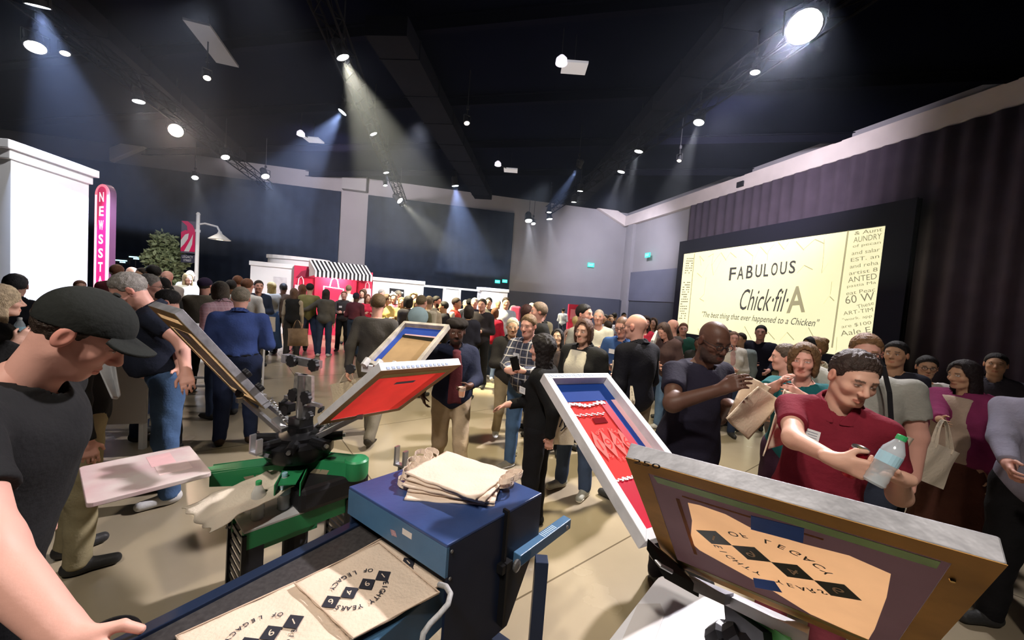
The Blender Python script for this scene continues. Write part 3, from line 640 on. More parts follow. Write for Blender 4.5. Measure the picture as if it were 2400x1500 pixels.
# screen A: left, leaning, seen from its underside
A_=screen_frame('tilted grey-framed printing screen with gold taped underside by the capped man',sc((-1.58,1.938,1.324),1.2),(.832,-.553,-.025),(.318,.515,-.796),.50,.78,.045,.05,M_gold,M_alug,'mesh_panel',M_tkraft)
RA,qA,bA,pan=A_
patch(RA,qA,[(-.55,-.6),(.5,-.6),(.5,.75),(-.55,.75)],mat('faded_print_area',(.33,.27,.20),.6,nz=(30,.6)),'stencil_area',-.0005)
patch(RA,qA,[(-.8,-.78),(.8,-.78),(.8,-.62),(-.8,-.62)],M_gold,'tape_strip',-.001)
patch(RA,qA,[(-.3,-.55),(.2,-.5),(.15,-.42),(-.3,-.45)],mat('lilac_ink',(.35,.3,.45),.5),'ink_smear',-.0015)
# screen B: back, seen from above
B_=screen_frame('white-framed printing screen with royal blue edges around a tan panel, behind the red one',sc((-.815,2.951,1.355),.95),(.93,-.367,.024),(-.29,-.78,-.55),.437,.532,.04,.03,None,mat('dirty_white_wood',(.66,.60,.52),.6,nz=(14,.45)),'mesh_panel',M_kraft,True)
RB,qB,bB,pan=B_; k=.034
patch(RB,qB,[(-.86,-.86),(.86,-.86),(.86,-.52),(-.86,-.52)],M_royal,'emulsion_border',k); patch(RB,qB,[(-.86,-.52),(-.62,-.52),(-.62,.86),(-.86,.86)],M_royal,'emulsion_border',k)
patch(RB,qB,[(-.6,-.52),(.8,-.52),(.8,-.46),(-.6,-.46)],M_pinkt,'pink_tape',k-.001); patch(RB,qB,[(-.66,-.47),(.7,-.44),(.7,-.30),(-.62,-.36)],mat('black_ink_ridge',(.02,.02,.015),.35),'ink_ridge',k-.002)
# screen C: red underside
C_=screen_frame('white-edged printing screen with bright red underside and brown taped border',sc((-.558,1.79,1.252),1.2),(.592,.806,-.041),(-.659,.452,-.601),.552,.672,.045,.045,mat('rust_tape',(.36,.17,.07),.4,nz=(10,.35),spec=.2),M_aluw,'mesh_panel',M_tred)
RC,qC,bC,pan=C_
patch(RC,qC,[(-.84,-.86),(.84,-.86),(.84,-.74),(-.84,-.74)],mat('olive_tape',(.28,.20,.06),.5),'tape_strip',-.001)
patch(RC,qC,[(-.30,-.52),(.18,-.52),(.18,-.44),(-.30,-.44)],mat('navy_tape',(.05,.06,.16),.5),'tape_patch',-.001)
mb=MB(); e0=qC(-1,-1,.012); e1=qC(1,-1,.012)
for i in range(14): 
    f=.08+i*.055; p=e0+(e1-e0)*f+ (-bC[1])*.0015; mb.box(p,(.018,.002,.014),(bC[0],bC[1],bC[2]))
mb.obj('marker_scribble',M_marker,RC)
# screen D: right, blue edges and red ink seen from above
D_=screen_frame('long white-edged printing screen with blue emulsion and red ink, tilted beside the large brown one',(.516,1.584,1.199),(.876,.483,-.023),(.402,-.755,-.519),.42,.80,.05,.035,None,M_aluw,'mesh_panel',M_scred,True)
RD,qD,bD,pan=D_; k=.044
M_bl2=M_royal
for nm,pts,m,kk in(('emulsion_border',[(-.84,-.91),(.84,-.91),(.84,-.62),(-.84,-.62)],mat('deep_blue_emulsion',(.012,.05,.26),.8,spec=.2),k),('emulsion_border',[(.5,-.62),(.68,-.62),(.68,.9),(.5,.9)],M_royal,k),('pink_tape',[(.68,-.62),(.84,-.62),(.84,.9),(.68,.9)],M_pinkt,k-.001),('ink_ridge',[(.28,-.56),(.5,-.6),(.5,.9),(.36,.9)],M_scred2,k-.002),('ink_ridge',[(-.7,.42),(.3,.38),(.3,.9),(-.7,.9)],M_scred2,k-.001)): patch(RD,qD,pts,m,nm,kk)
mb=MB()
for i in range(26):
    a=-.74+i*.045; mb.box(qD(a,-.57-.018*math.sin(i*.35)+.01*(i%3),k-.004),(.012,.006+.010*random.random(),.004),bD)
for i in range(22):
    a=-.70+i*.04; mb.box(qD(a,.40+.008*(i%3),k-.004),(.009,.004+.008*random.random(),.004),bD)
for i in range(16):
    a=-.66+i*.055; mb.box(qD(a,-.42+.012*(i%3),k-.004),(.012,.005,.004),bD)
mb.obj('ink_crust',mat('pale_ink_crust',(.9,.75,.75),.5),RD)
patch(RD,qD,[(-.25,-.36),(.12,-.36),(.12,-.28),(-.25,-.28)],mat('dark_red_label',(.20,.015,.02),1,spec=0),'tape_patch',k-.001)
M_ghost=mat('pale_red_stencil',(.88,.20,.18),.9,spec=.1)
print_art(RD,qD(-.12,.0,k-.002),bD[0],-bD[1]*1.0,.052,.15,.0,M_ghost,M_scred,rad=.09,ts=.022,names=('stencil_diamond','stencil_digit','stencil_lettering'))
mb=MB(); e0=qD(-1,-1,.012); e1=qD(1,-1,.012)
for i in range(26):
    f=.06+i*.034; p=e0+(e1-e0)*f-bD[2]*0.0125; mb.box(p-bD[1]*-.016,(.005+.004*(i%2),.018,.001),(bD[0],nrm(bD[1]+bD[0]*(.5 if i%3 else -.4)),bD[2]))
mb.obj('marker_scribble',M_marker,RD)
EWIN=((1612,1178),(1640,1184),(1700,1205),(1765,1240),(1885,1275),(1990,1302),(2088,1345),(2078,1400),(2050,1475),(2035,1500),(1900,1440),(1800,1378),(1640,1290),(1618,1270),(1622,1220))
# screen E: large, close, underside with the design
E_=screen_frame('large brown-taped printing screen with the dark diamond design',(.576,.752,1.246),(.791,-.611,.042),(.431,.507,-.746),.50,.55,.036,.04,M_tape,M_alug,'mesh_panel',M_temul,hole=EWIN)
RE,qE,bE,pan=E_
ia=.84; ib=.855
patch(RE,qE,[(-.80,-.84),(.80,-.84),(.80,-.75),(-.78,-.75)],M_gtape,'green_tape_strip',-.001)
patch(RE,qE,[(-.84,.86),(.84,.86),(.84,.80),(-.84,.80)],mat('mustard_tape',(.38,.30,.06),.5),'mustard_tape_strip',-.001)
win=MB().add([onpl(x,y,qE(0,0,.001),bE[2]) for x,y in EWIN],[tuple(range(len(EWIN)))]).obj('open_mesh_window',tmat('lit_tan_mesh',(.72,.42,.20),5,.7),RE)
mb=MB(); mb.slab([qE(-.60,-.66,-.001),qE(.30,-.68,-.001),qE(.30,-.66,-.001),qE(-.60,-.64,-.001)],-bE[2]*.0006); mb.slab([qE(-.66,-.58,-.001),qE(-.63,-.58,-.001),qE(-.60,.45,-.001),qE(-.63,.45,-.001)],-bE[2]*.0006); mb.obj('tan_gap_line',mat('lit_tan_mesh'),RE)
nE=-bE[2]
d=[onpl(x,y,qE(0,0,-.002),bE[2]) for x,y in((1674,1262),(1760,1302),(1858,1331),(1963,1385))]
exE=nrm(d[3]-d[0]); dw=np.linalg.norm(d[3]-d[0])/3; eyE=nrm(np.cross(exE,bE[2])); 
if eyE@bE[1]<0: eyE=-eyE          # reads upside down: the underside shows the design mirrored
print_art(RE,(d[1]+d[2])/2,exE,eyE,dw,dw*1.1,.0008,mat('olive_black_stencil',(.05,.055,.035),.5),mat('opaque_tan',(.85,.60,.38),.6),rad=dw*1.55,ts=dw*.36,names=('stencil_diamond','stencil_digit','stencil_lettering'))
def epx(pts,m,nm,k=-.0028):
    o_=qE(0,0,k); p_=[onpl(x,y,o_,bE[2]) for x,y in pts]; return MB().slab(p_,nE*.0008).obj(nm,m,RE)
epx([(1760,1208),(1885,1238),(1882,1272),(1760,1240)],M_bluet2,'blue_tape_patch',-.001)
epx([(1765,1354),(1815,1362),(1833,1388),(1770,1376)],M_bluet2,'blue_tape_patch',-.001)
mb=MB(); a=onpl(1478,1078,qE(0,0,-.003),bE[2]); b=onpl(1552,1096,qE(0,0,-.003),bE[2]); put_text(mb,'250',(a+b)/2,nrm(b-a),-bE[1],1,.2,fit=(np.linalg.norm(b-a)*.9,.020)); mb.obj('handwritten_number',M_ink,RE)
c=onpl(2232,1359,qE(0,0,-.003),bE[2]); MB().lathe(c,nE,[(.004,0),(.003,.003)],10).obj('brass_pin',mat('brass',(.9,.6,.2),.2,.9),RE)
# hub and stand of the green hub press
S1=1.2; hub=cC+S1*(A3(-1.03,1.85,1.0)-cC); hz_=hub[2]; hx=A3(hub[0],hub[1],0)
PR=thing('screen_printing_press','green and black screen printing press with a clamp column, beside the blue dryer','printing press',hx)
MB().lathe(hx,up,[(.17,hz_-.13),(.19,hz_-.10),(.19,hz_-.04),(.13,hz_-.02),(.13,hz_),(.07,hz_+.02),(.07,hz_+.05)],24).obj('turntable_hub',M_blackm,PR,smooth=True)

col_top=hz_+.36
MB().tube([hx+up*(hz_-.1),hx+up*col_top],.028,14).obj('centre_column',M_steel,PR,smooth=True)
mb=MB(); cc=hx+up*(hz_+.30); pe=nrm(A3(1,-.45,0)); pn=A3(pe[1],-pe[0],0); 
if pn@(cC-cc)<0: pn=-pn
mb.slab([cc-pe*.085-up*.09,cc+pe*.085-up*.09,cc+pe*.075+up*.06,cc-pe*.075+up*.06],-pn*.02); mb.obj('head_plate',mat('worn_steel_plate',(.55,.52,.48),.4,.5,nz=(20,.55)),PR); mb=MB(); mb.beam(cc-pe*.15-up*.10,cc+pe*.17-up*.10,.02,.02); mb.beam(cc-pe*.15+up*.0,cc-pe*.15-up*.10,.012,.012); mb.beam(cc+pe*.16+up*.04,cc+pe*.16-up*.1,.012,.012)
mb.obj('pressure_bracket',M_steel,PR)
cb=cc+up*.14; MB().beam(cb-pe*.17,cb+pe*.14,.035,.045).box(cb-pe*.15,(.04,.05,.05),(pe,pn,up)).beam(cb+pe*.0-up*.0,cc+up*.05,.03,.03).obj('clamp_bar',M_alu,PR)
def knob(c,ax,r=.03,th=.026,parent=PR):
    ax=nrm(ax); x=nrm(np.cross(ax,(0,0,1))+1e-6); y=np.cross(ax,x); pts=[]
    for i in range(32): a=2*math.pi*i/32; rr=r*(1+.09*math.cos(8*a)); pts.append(c+(x*math.cos(a)+y*math.sin(a))*rr)
    return MB().slab(pts,ax*th).obj('clamp_knob',M_rib,parent,bevel=.003)
knob(cb-pe*.06+pn*.02,pn,.036);knob(cb+pe*.13+pn*.02,pn,.036);knob(cc-pe*.05-up*.07+pn*.005,pn,.04);knob(cc+pe*.06-up*.065+pn*.005,pn,.038);knob(cc-pe*.15-up*.13,up,.028,.015);knob(cc+pe*.17-up*.13,up,.022,.015)
# arms from hub to each raised screen with jaws and springs
def arm(tgt,k0,name='swing_arm'):
    d=nrm((tgt-hx)*A3(1,1,0)); s=A3(-d[1],d[0],0); a=hx+up*(hz_-.02)+d*.08; b=tgt
    mb=MB()
    for g in(-.05,.05): mb.beam(a+s*g,b+s*g,.022,.03)
    mb.beam(b-s*.09,b+s*.09,.035,.03)
    o=mb.obj(name,M_alu,PR)
    mb=MB(); n=60; c0=a+d*.05+up*.03; c1=b*.55+a*.45+up*.10; ax=nrm(c1-c0); x=nrm(np.cross(ax,s)); L=np.linalg.norm(c1-c0)
    mb.tube([c0+ax*L*i/n+(x*math.cos(i*1.05)+s*math.sin(i*1.05))*.012 for i in range(n)],.003,5)
    mb.obj('coil_spring',M_steel,PR); return d,s,b
Abot=qA(0,1,.02); d_,s_,b_=arm(Abot,0); knob(Abot+up*.05+s_*.06,nrm(d_*.4+A3(0,-1,.3)),.032)
for f in(-.5,.15): knob(qA(.98,.55+f*.5,.05),-bA[2]*-1,.03)
Cb=qC(-1,1,.03)*.5+qC(1,1,.03)*.5; d_,s_,b_=arm(Cb,0)
Bb=qB(0,1,.03); arm(Bb,0)
mb=MB(); mb.beam(qB(-.9,1.12,.02),qB(.7,1.12,.02),.05,.05); 
for a in(-.7,-.2,.4): mb.tube([qB(a,1.0,-.04),qB(a,1.22,-.03)],.024,10)
mb.obj('screen_clamp',M_aluw,PR)
knob(P(886,1032-1.0,2.2)*0+P(820,1026,2.6)*0+qB(-1.2,1.3,.0),A3(0,-1,.2),.034)
knob(hx+up*(hz_+.12)+pe*-.12,pn,.032);knob(hx+up*(hz_+.13)+pe*.09,pn,.024);
mb=MB(); mb.box(hx+up*(hz_+.14)-pe*.13,(.09,.05,.05),(pe,pn,up)); mb.box(hx+up*(hz_+.15)+pe*.07,(.04,.05,.06),(pe,pn,up)); mb.box(hx+up*(hz_+.05),(.10,.09,.10),(pe,pn,up)); mb.obj('pivot_block',M_blackm,PR)
MB().slab([P(636,982,2.15),P(652,975,2.2),P(676,1000,2.2),P(660,1006,2.15)],A3(0,0,-.02)).obj('swing_jaw',M_alu,PR)
# black hub casting with protruding pivots
mb=MB()
for i in range(8):
    a=2*math.pi*i/8+.3; d=A3(math.cos(a),math.sin(a),0); mb.tube([hx+up*(hz_-.03)+d*.1,hx+up*(hz_-.02)+d*.24],[.035,.026],10); 
mb.obj('pivot_socket',M_blackm,PR)
for i in range(8):
    a=2*math.pi*i/8+.3; d=A3(math.cos(a),math.sin(a),0); MB().lathe(hx+up*(hz_-.02)+d*.24,d,[(.012,0),(.012,.015)],8).obj('bright_bolt',M_steel,PR)
# green lower arms
def garm(pts2,z,h,t=.03,w=.06):
    mb=MB(); a,b=pts2; d=nrm(b-a); s=A3(-d[1],d[0],0); L=np.linalg.norm(b-a)
    for g in(-w,w):
        p=a+s*g; q=b+s*g
        mb.slab([p+up*z,q+up*(z+h*.45),q+up*(z+h),p+up*(z+h)],s*.006)
    mb.slab([a-s*w+up*(z+h),a+s*w+up*(z+h),b+s*w*.7+up*(z+h),b-s*w*.7+up*(z+h)],-up*.006)
    o=mb.obj('lower_arm',M_green,PR); 
    mb=MB()
    for f in(.35,.5): 
        c=a+d*L*f+up*(z+h*.55)
        for g in(-w-.001,w+.007): mb.slab([c+s*g-d*.03-up*.012,c+s*g+d*.02-up*.016,c+s*g+d*.035+up*.014,c+s*g-d*.01+up*.016],s*.001)
    mb.obj('arm_slot',mat('slot_shadow',(.35,.30,.2),.7),PR); return d,s
zl=hz_-.30
Lc=sc((-1.518,1.553,.91),S1); armL=A3(Lc[0],Lc[1],0)
d1,s1=garm([hx+nrm(armL-hx)*.05,hx+nrm(armL-hx)*.42+A3(0,0,0)],zl+.02,.13)
pR_=P(812,1035,2.25); dR_=nrm((pR_-hx)*A3(1,1,0)); garm([hx+dR_*.02,hx+dR_*.36],zl+.02,.15)
pN=nrm(A3(.35,-1,0)); garm([hx,hx+pN*.30],zl+.0,.13)
MB().lathe(hx+dR_*.36,up,[(.06,zl+.06),(.07,zl+.08),(.07,zl+.17),(.06,zl+.18)],20).obj('arm_end_cap',M_green,PR,smooth=True)
MB().tube([hx+up*.45,hx+up*(hz_-.1)],.06,16).obj('stand_column',M_steel,PR,smooth=True)
# platens and brackets
def platen(label,c,u,v,w,h,m,rad=.03,t=.018,holder=True,stain=None):
    u,v,n=basis(u,v); n=n if n[2]>0 else -n; c=np.asarray(c,float); pts=[]
    for sx,sy,a0 in((1,1,0),(-1,1,90),(-1,-1,180),(1,-1,270)):
        for i in range(5): a=math.radians(a0+i*22.5); pts.append(c+u*(sx*(w/2-rad)+rad*math.cos(a))+v*(sy*(h/2-rad)+rad*math.sin(a)))
    R=thing('platen',label,'platen',c-n*t); MB().slab(pts,-n*t).obj('board',m,R,bevel=.003)
    if stain:
        for (a0,b0,a1,b1,mm) in stain: MB().slab([c+u*a0*w/2+v*b0*h/2,c+u*a1*w/2+v*b0*h/2,c+u*a1*w/2+v*b1*h/2,c+u*a0*w/2+v*b1*h/2],n*.0008).obj('pallet_tape',mm,R)
    return R,(u,v,n)
M_plat=mat('smeared_platen',(.74,.66,.62),.5,nz=(5,.25),col2=(.62,.40,.42))
RL,bL=platen('pale pink-stained platen board in front of the capped man',Lc,(.60,.77,-.0),(.78,-.62,0),.432,.48,M_plat,.02,.022,stain=[(.1,-.75,.55,-.05,mat('pink_pallet_tape',(.90,.55,.56),.5,nz=(9,.2))),(.15,-.05,.75,.5,mat('pale_pallet_tape',(.88,.66,.64),.5,nz=(9,.2)))])
MB().beam(Lc-up*.05,hx+up*(zl+.13),.05,.03).obj('platen_arm',M_green,PR)
# tote lying over the near platen
def tote_cloth(name,label,corners,z_fn,m=None,res=26,t=.004,cat='tote bag',group=None,amp=.006,seed=0,handles=None,fold=None):
    c=[np.asarray(q,float) for q in corners]; r_=np.random.default_rng(seed); ph=r_.random(8)*6
    V=[];F=[]
    for i in range(res+1):
        for j in range(res+1):
            a=i/res;b=j/res; p=(c[0]*(1-a)+c[1]*a)*(1-b)+(c[3]*(1-a)+c[2]*a)*b
            w=amp*(math.sin(9*a+5*b+ph[0])*math.sin(7*b-3*a+ph[1])+.6*math.sin(17*a-6*b+ph[2])*math.sin(4*a+13*b+ph[3]))
            ed=amp*.8*(math.sin(23*a+ph[4])*(1 if j in(0,res) else 0)+math.sin(21*b+ph[5])*(1 if i in(0,res) else 0))
            p=p+A3(ed*.8,ed*.8,0); p=p+up*(w+amp*1.4+ (z_fn(a,b) if z_fn else 0)); V.append(p)
    n=res+1
    for i in range(res):
        for j in range(res): F.append((i*n+j,(i+1)*n+j,(i+1)*n+j+1,i*n+j+1))
    N0=np.cross(V[n]-V[0],V[1]-V[0]); 
    if N0[2]<0: F=[q[::-1] for q in F]
    R=thing(name,label,cat,sum(c)/4,group)
    o=MB().add(V,F).obj('cloth_body',m or M_cotton,R,smooth=True); s=o.modifiers.new('thickness','SOLIDIFY'); s.thickness=t; s.offset=-1
    return R
T0=[P(452,1196,2.15),P(430,1192,2.0),P(640,1105,2.35),P(690,1092,2.5)]
q0=atz(655,1098,.66);q1=atz(692,1142,.62);q2=atz(500,1240,.62);q3=atz(428,1188,.62)
tote_cloth('tote_bag','cream tote bag stretched over the near platen of the green hub press',[q0,q1,q2,q3],lambda a,b:-.02*math.sin(3*a)-.05*max(0,b-.75),M_cottonp,amp=.008,seed=3)
tote_cloth('plastic_sheet','crumpled clear plastic wrap hanging over the end of the green stand','x' and [P(545,1195,2.05),P(580,1215,2.0),P(555,1262,1.98),P(525,1235,2.05)],lambda a,b:.02*math.sin(12*a),mat('crumpled_plastic',(.62,.60,.60),.3),amp=.014,seed=9,cat='plastic wrap',res=18)
MB().slab([Lc*.0+hx+nrm(A3(-.4,-1,0))*.2+up*(zl+.1)+A3(.0,0,0)]+[hx+nrm(A3(-.55,-.8,0))*.5+up*(zl+.1),hx+nrm(A3(-.4,-1,0))*.5+up*(zl+.1)],-up*.01)
# green stand with slotted black ends and an aluminium shelf
gz=.50
g0=atz(572,1248,gz)*A3(1,1,0); g1=atz(826,1158,gz)*A3(1,1,0); ge=nrm(g1-g0); gn=A3(ge[1],-ge[0],0)
if gn@(cC-g0)<0: gn=-gn
GL=np.linalg.norm(g1-g0); GW=.24
ST=thing('press_stand','low green stand with black slotted ends and an aluminium shelf holding two bottles','stand',(g0+g1)/2)
MB().slab([g0+up*gz,g1+up*gz,g1-gn*GW+up*gz,g0-gn*GW+up*gz],-up*.012).obj('aluminium_shelf',M_aluw,ST,bevel=.002)
MB().slab([g0+up*(gz-.012),g1+up*(gz-.012),g1+up*(gz-.10),g0+up*(gz-.10)],-gn*.03).obj('front_rail',M_green,ST)
MB().slab([g0-gn*GW+up*(gz-.012),g1-gn*GW+up*(gz-.012),g1-gn*GW+up*(gz-.10),g0-gn*GW+up*(gz-.10)],gn*.03).obj('rear_rail',M_green,ST)
a=g0+ge*.08-gn*GW; b=g1-ge*.12-gn*GW; MB().slab([a+up*(gz-.16),b+up*(gz-.16),b+up*(gz-.25),a+up*(gz-.25)],gn*.05).slab([a+up*(gz-.16),b+up*(gz-.16),b+gn*.09+up*(gz-.16),a+gn*.09+up*(gz-.16)],-up*.006).obj('lower_rail',M_green,ST)
for base,sg_ in((g0,1),(g1-ge*.03,1)):
    mb=MB(); w0=base+gn*0; w1=base-gn*(GW+.02)
    mb.beam(w0+up*.02,w0+up*(gz-.02),.02,.02,up=ge); mb.beam(w1+up*.02,w1+up*(gz-.02),.02,.02,up=ge)
    for i in range(9):
        z=.04+i*.048; mb.slab([w0+up*z,w1+up*z,w1+up*(z+.024),w0+up*(z+.024)],ge*.006)
    mb.obj('slotted_end_panel',M_blackm,ST)
    mb=MB(); mb.slab([w0+ge*.006,w0+ge*.006+up*(gz-.1),w0+ge*.09+up*(gz-.1),w0+ge*.09],-gn*.004); mb.obj('corner_post',M_black,ST)
mb=MB(); x=g0+ge*.5-gn*.1; mb.tube([x+up*.0,x+up*.25],.02,8).lathe(x,up,[(.05,0),(.05,.02)],14); mb.obj('levelling_foot',M_blackm,ST)
BBp=hx+ge*.12-gn*.0; mb=MB(); mb.box(P(765,1128,2.25)*A3(1,1,0)+up*(gz+.07),(.40,.30,.14),(ge,gn,up)); o=mb.obj('black_base_plate',mat('black_rubberised_base',(.008,.008,.01),.6),ST,bevel=.03)
MB().tube([hx+up*.0,hx+up*(gz+.02)],.07,14).obj('stand_pedestal',M_black,ST)
def bottle(c,label,h=.205,r=.032,cap=M_cap,group=None,ax=up,full=True,lbl=None):
    R=thing('water_bottle',label,'bottle',c,group); k=h/.205
    pr=[(r*.80,0),(r,.008*k),(r*.95,.02*k),(r,.03*k),(r*.93,.05*k),(r,.06*k),(r*.93,.075*k),(r,.085*k),(r*1.0,.13*k),(r*.96,.145*k),(r*.5,.178*k),(r*.4,.186*k),(r*.4,.195*k)]
    MB().lathe(c,ax,pr,20).obj('bottle_body',M_clear,R,smooth=True)
    MB().lathe(c,ax,[(r*.46,.187*k),(r*.46,.203*k),(r*.40,.206*k)],16).obj('bottle_cap',cap,R)
    if lbl: MB().lathe(c,ax,[(r*1.02,.088*k),(r*1.02,.128*k)],20).obj('bottle_label',lbl,R)
    return R
b1=atz(603,1216,gz); b2=atz(664,1192,gz)
bottle(b1+up*.001,'water bottle with green cap standing on the aluminium shelf, the one nearer the slotted end')
bottle(b2+up*.001,'water bottle with a pale blue label standing on the aluminium shelf by the black base',lbl=M_water,cap=mat('clear_blue_cap',(.3,.55,.65),.3))
# bracket forks
for (x,y,d,lb) in((600,1040,2.0,'small aluminium fork bracket beside the green arm of the green hub press'),(940,1068,1.95,'small aluminium bracket standing behind the tote pile')):
    c=P(x,y,d); r=thing('fork_bracket',lb,'bracket',c)
    z0_=.86 if x<700 else .9
    MB().box(c-pe*.028,(.012,.03,.09),(pe,pn,up)).box(c+pe*.028-up*.01,(.014,.03,.08),(pe,pn,up)).box(c-up*.05,(.07,.03,.012),(pe,pn,up)).obj('fork',M_alu,r)
    MB().beam(c-up*.05,hx+up*(zl+.1) if x<700 else A3(c[0],c[1]-.02,.60),.02,.02,up=(1,0,0)).obj('bracket_stem',M_steel,r)
# ---------------- dryer
BZ=.70; TZ=1.75-.866
Bc=atz(1048,1278,TZ); Ac=atz(818,1140,TZ); Cc=atz(1270,1155,TZ)
ub=nrm((Cc-Bc)*A3(1,1,0)); wb=nrm((Ac-Bc)*A3(1,1,0)); LB=np.linalg.norm(Cc-Bc); WBd=np.linalg.norm(Ac-Bc)
DR=thing('conveyor_dryer','blue conveyor dryer with a tunnel hood and printed totes riding on its belt','dryer',A3(Bc[0],Bc[1],0)+ub*.25+wb*.28)
Dc=Ac+(Cc-Bc)
hb=TZ-.122
o=MB().slab([Bc,Cc,Dc,Ac],-up*.012).obj('hood_top',M_bluet,DR,bevel=.003)
MB().slab([Bc-up*.012,Ac-up*.012,A3(Ac[0],Ac[1],hb),A3(Bc[0],Bc[1],hb)],ub*.012).obj('hood_front',M_blue,DR)
lo=.36
MB().slab([Bc-up*.012+ub*.012,Cc-up*.012,A3(Cc[0],Cc[1],BZ-.02),A3(*(Cc[:2]-ub[:2]*.18),lo),A3(*(Bc[:2]+ub[:2]*.012),lo)],wb*.012).obj('hood_side',mat('shaded_blue_side',(.008,.016,.045),.45,nz=(4,.3)),DR)  # side enamel darkened, its shade put into the colour
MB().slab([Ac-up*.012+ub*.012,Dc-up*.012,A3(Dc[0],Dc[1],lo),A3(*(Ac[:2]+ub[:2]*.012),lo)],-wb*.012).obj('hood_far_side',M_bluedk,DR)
mb=MB(); f0=Bc*.62+Ac*.38; z=.03
p=[Bc+(Ac-Bc)*.30-up*.058,Bc+(Ac-Bc)*.39-up*.058,Bc+(Ac-Bc)*.39-up*.035,Bc+(Ac-Bc)*.30-up*.035]; MB().slab([q-ub*.0005 for q in p],-ub*.001).obj('name_plate',mat('pale_plate',(.75,.72,.70),.4,.3),DR)
p=[Bc+(Ac-Bc)*.44-up*.085,Bc+(Ac-Bc)*.49-up*.09,Bc+(Ac-Bc)*.51-up*.07,Bc+(Ac-Bc)*.46-up*.065]; MB().slab([q-ub*.0005 for q in p],-ub*.001).obj('torn_sticker',mat('faded_pink_sticker',(.55,.35,.40),.6,nz=(60,.6)),DR)
p=[Bc+ub*.14+wb*.37,Bc+ub*.14+wb*.45,Bc+ub*.23+wb*.45,Bc+ub*.23+wb*.37]; MB().slab([q+up*.0002 for q in p],up*.0006).obj('worn_patch',mat('dull_plum_patch',(.05,.04,.14),.5),DR)
for q in(Bc+ub*.02-wb*.002-up*.03,Bc+ub*.02-wb*.002-up*.13): MB().lathe(q,-wb,[(.006,0),(.006,.004),(.003,.005)],10).obj('screw',M_steel,DR)
# belt bed
F0=atz(360,1484,BZ); F1=atz(824,1243,BZ); uB=nrm(F1-F0); wB=np.cross(up,uB); wd=.47
near=F0-uB*.12-wB*wd; far=F1+uB*.55-wB*wd; ub_,wb_=ub,wb; ub,wb=uB,wB
MB().slab([near,far,far+wb*wd,near+wb*wd],-up*.012).obj('conveyor_belt',mat('dark_belt_mesh',(.05,.045,.045),.7,nz=(60,.5)),DR)
for s0,nm in((-.045,'side_rail'),(wd,'side_rail')):
    a=near+wb*s0+ub*.0; b=far+wb*s0
    zz_=.012 if s0>0 else -.012
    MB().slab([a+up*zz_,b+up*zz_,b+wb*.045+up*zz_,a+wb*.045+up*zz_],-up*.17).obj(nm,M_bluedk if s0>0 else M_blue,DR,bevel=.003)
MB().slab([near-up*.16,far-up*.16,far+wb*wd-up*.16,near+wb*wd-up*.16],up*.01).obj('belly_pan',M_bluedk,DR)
MB().tube([near-ub*.0-wb*.0-up*.03,near+wb*wd-up*.03],.03,14).obj('end_roller',M_blackm,DR,smooth=True)
rr=near+wb*wd*.93; mb=MB(); n=24; pts=[rr+ub*.02+up*(.02)+ (ub*math.cos(t)+up*math.sin(t))*.075 for t in np.linspace(-.3,math.pi+.3,n)]; mb.tube([q+wb*.045 for q in pts],.006,6); mb.obj('wire_guard',M_blackm,DR)
ub,wb=ub_,wb_
# legs and lower frame
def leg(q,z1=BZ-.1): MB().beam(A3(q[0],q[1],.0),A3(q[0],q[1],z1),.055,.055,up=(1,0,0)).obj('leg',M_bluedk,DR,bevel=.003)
L1=atz(1268,1330,.62)*A3(1,1,0); leg(L1,.66); leg(L1+wb*.42,.66); L2=near*A3(1,1,0)+ub*.12+wb*.02; leg(L2); leg(L2+wb*.42)
mb=MB(); a=atz(1258,1275,.66); b=atz(1326,1225,.66); mb.beam(a-(b-a)*.6,b+(b-a)*.05,.045,.05); mb.obj('outer_bar',M_blue,DR,bevel=.003)
for f in(.25,.32,.39,.46,.53,.6): 
    q=a+(b-a)*f; 
mb=MB(); 
for i in range(9): 
    q=a+(b-a)*(.15+i*.05); mb.box(q+up*.0255,(.004,.03,.001),(nrm(b-a),np.cross(up,nrm(b-a)),up))
mb.obj('scale_marks',mat('pale_blue_marks',(.55,.7,.85),.5),DR)
MB().lathe(b-(b-a)*.12-np.cross(nrm(b-a),up)*-.024,np.cross(nrm(b-a),up),[(.01,0),(.01,.006)],10).obj('hex_bolt',M_steel,DR)
MB().beam(L1+up*.16,L1+up*.16-ub*.62,.05,.09).obj('lower_beam',M_bluedk,DR); MB().beam(L1+up*.16,L1+up*.16+wb*.42,.05,.06).obj('lower_beam',M_bluedk,DR)
# clamp strap on the hood side
s0=Bc+ub*.30-wb*.003; a=A3(s0[0],s0[1],TZ+.015); 
MB().beam(a,A3(a[0],a[1],TZ-.22),.028,.012,up=ub).beam(A3(a[0],a[1],TZ-.20)-wb*.012,A3(a[0],a[1],TZ-.47)-wb*.012,.035,.014,up=ub).box(A3(a[0],a[1],TZ-.22)-wb*.012,(.06,.03,.035),(ub,wb,up)).obj('clamp_strap',M_blackm,DR)
MB().lathe(A3(a[0],a[1],TZ-.235)+ub*.055-wb*.02,-wb,[(.02,0),(.026,.008),(.026,.016),(.01,.02)],16).obj('clamp_handwheel',M_steel,DR)
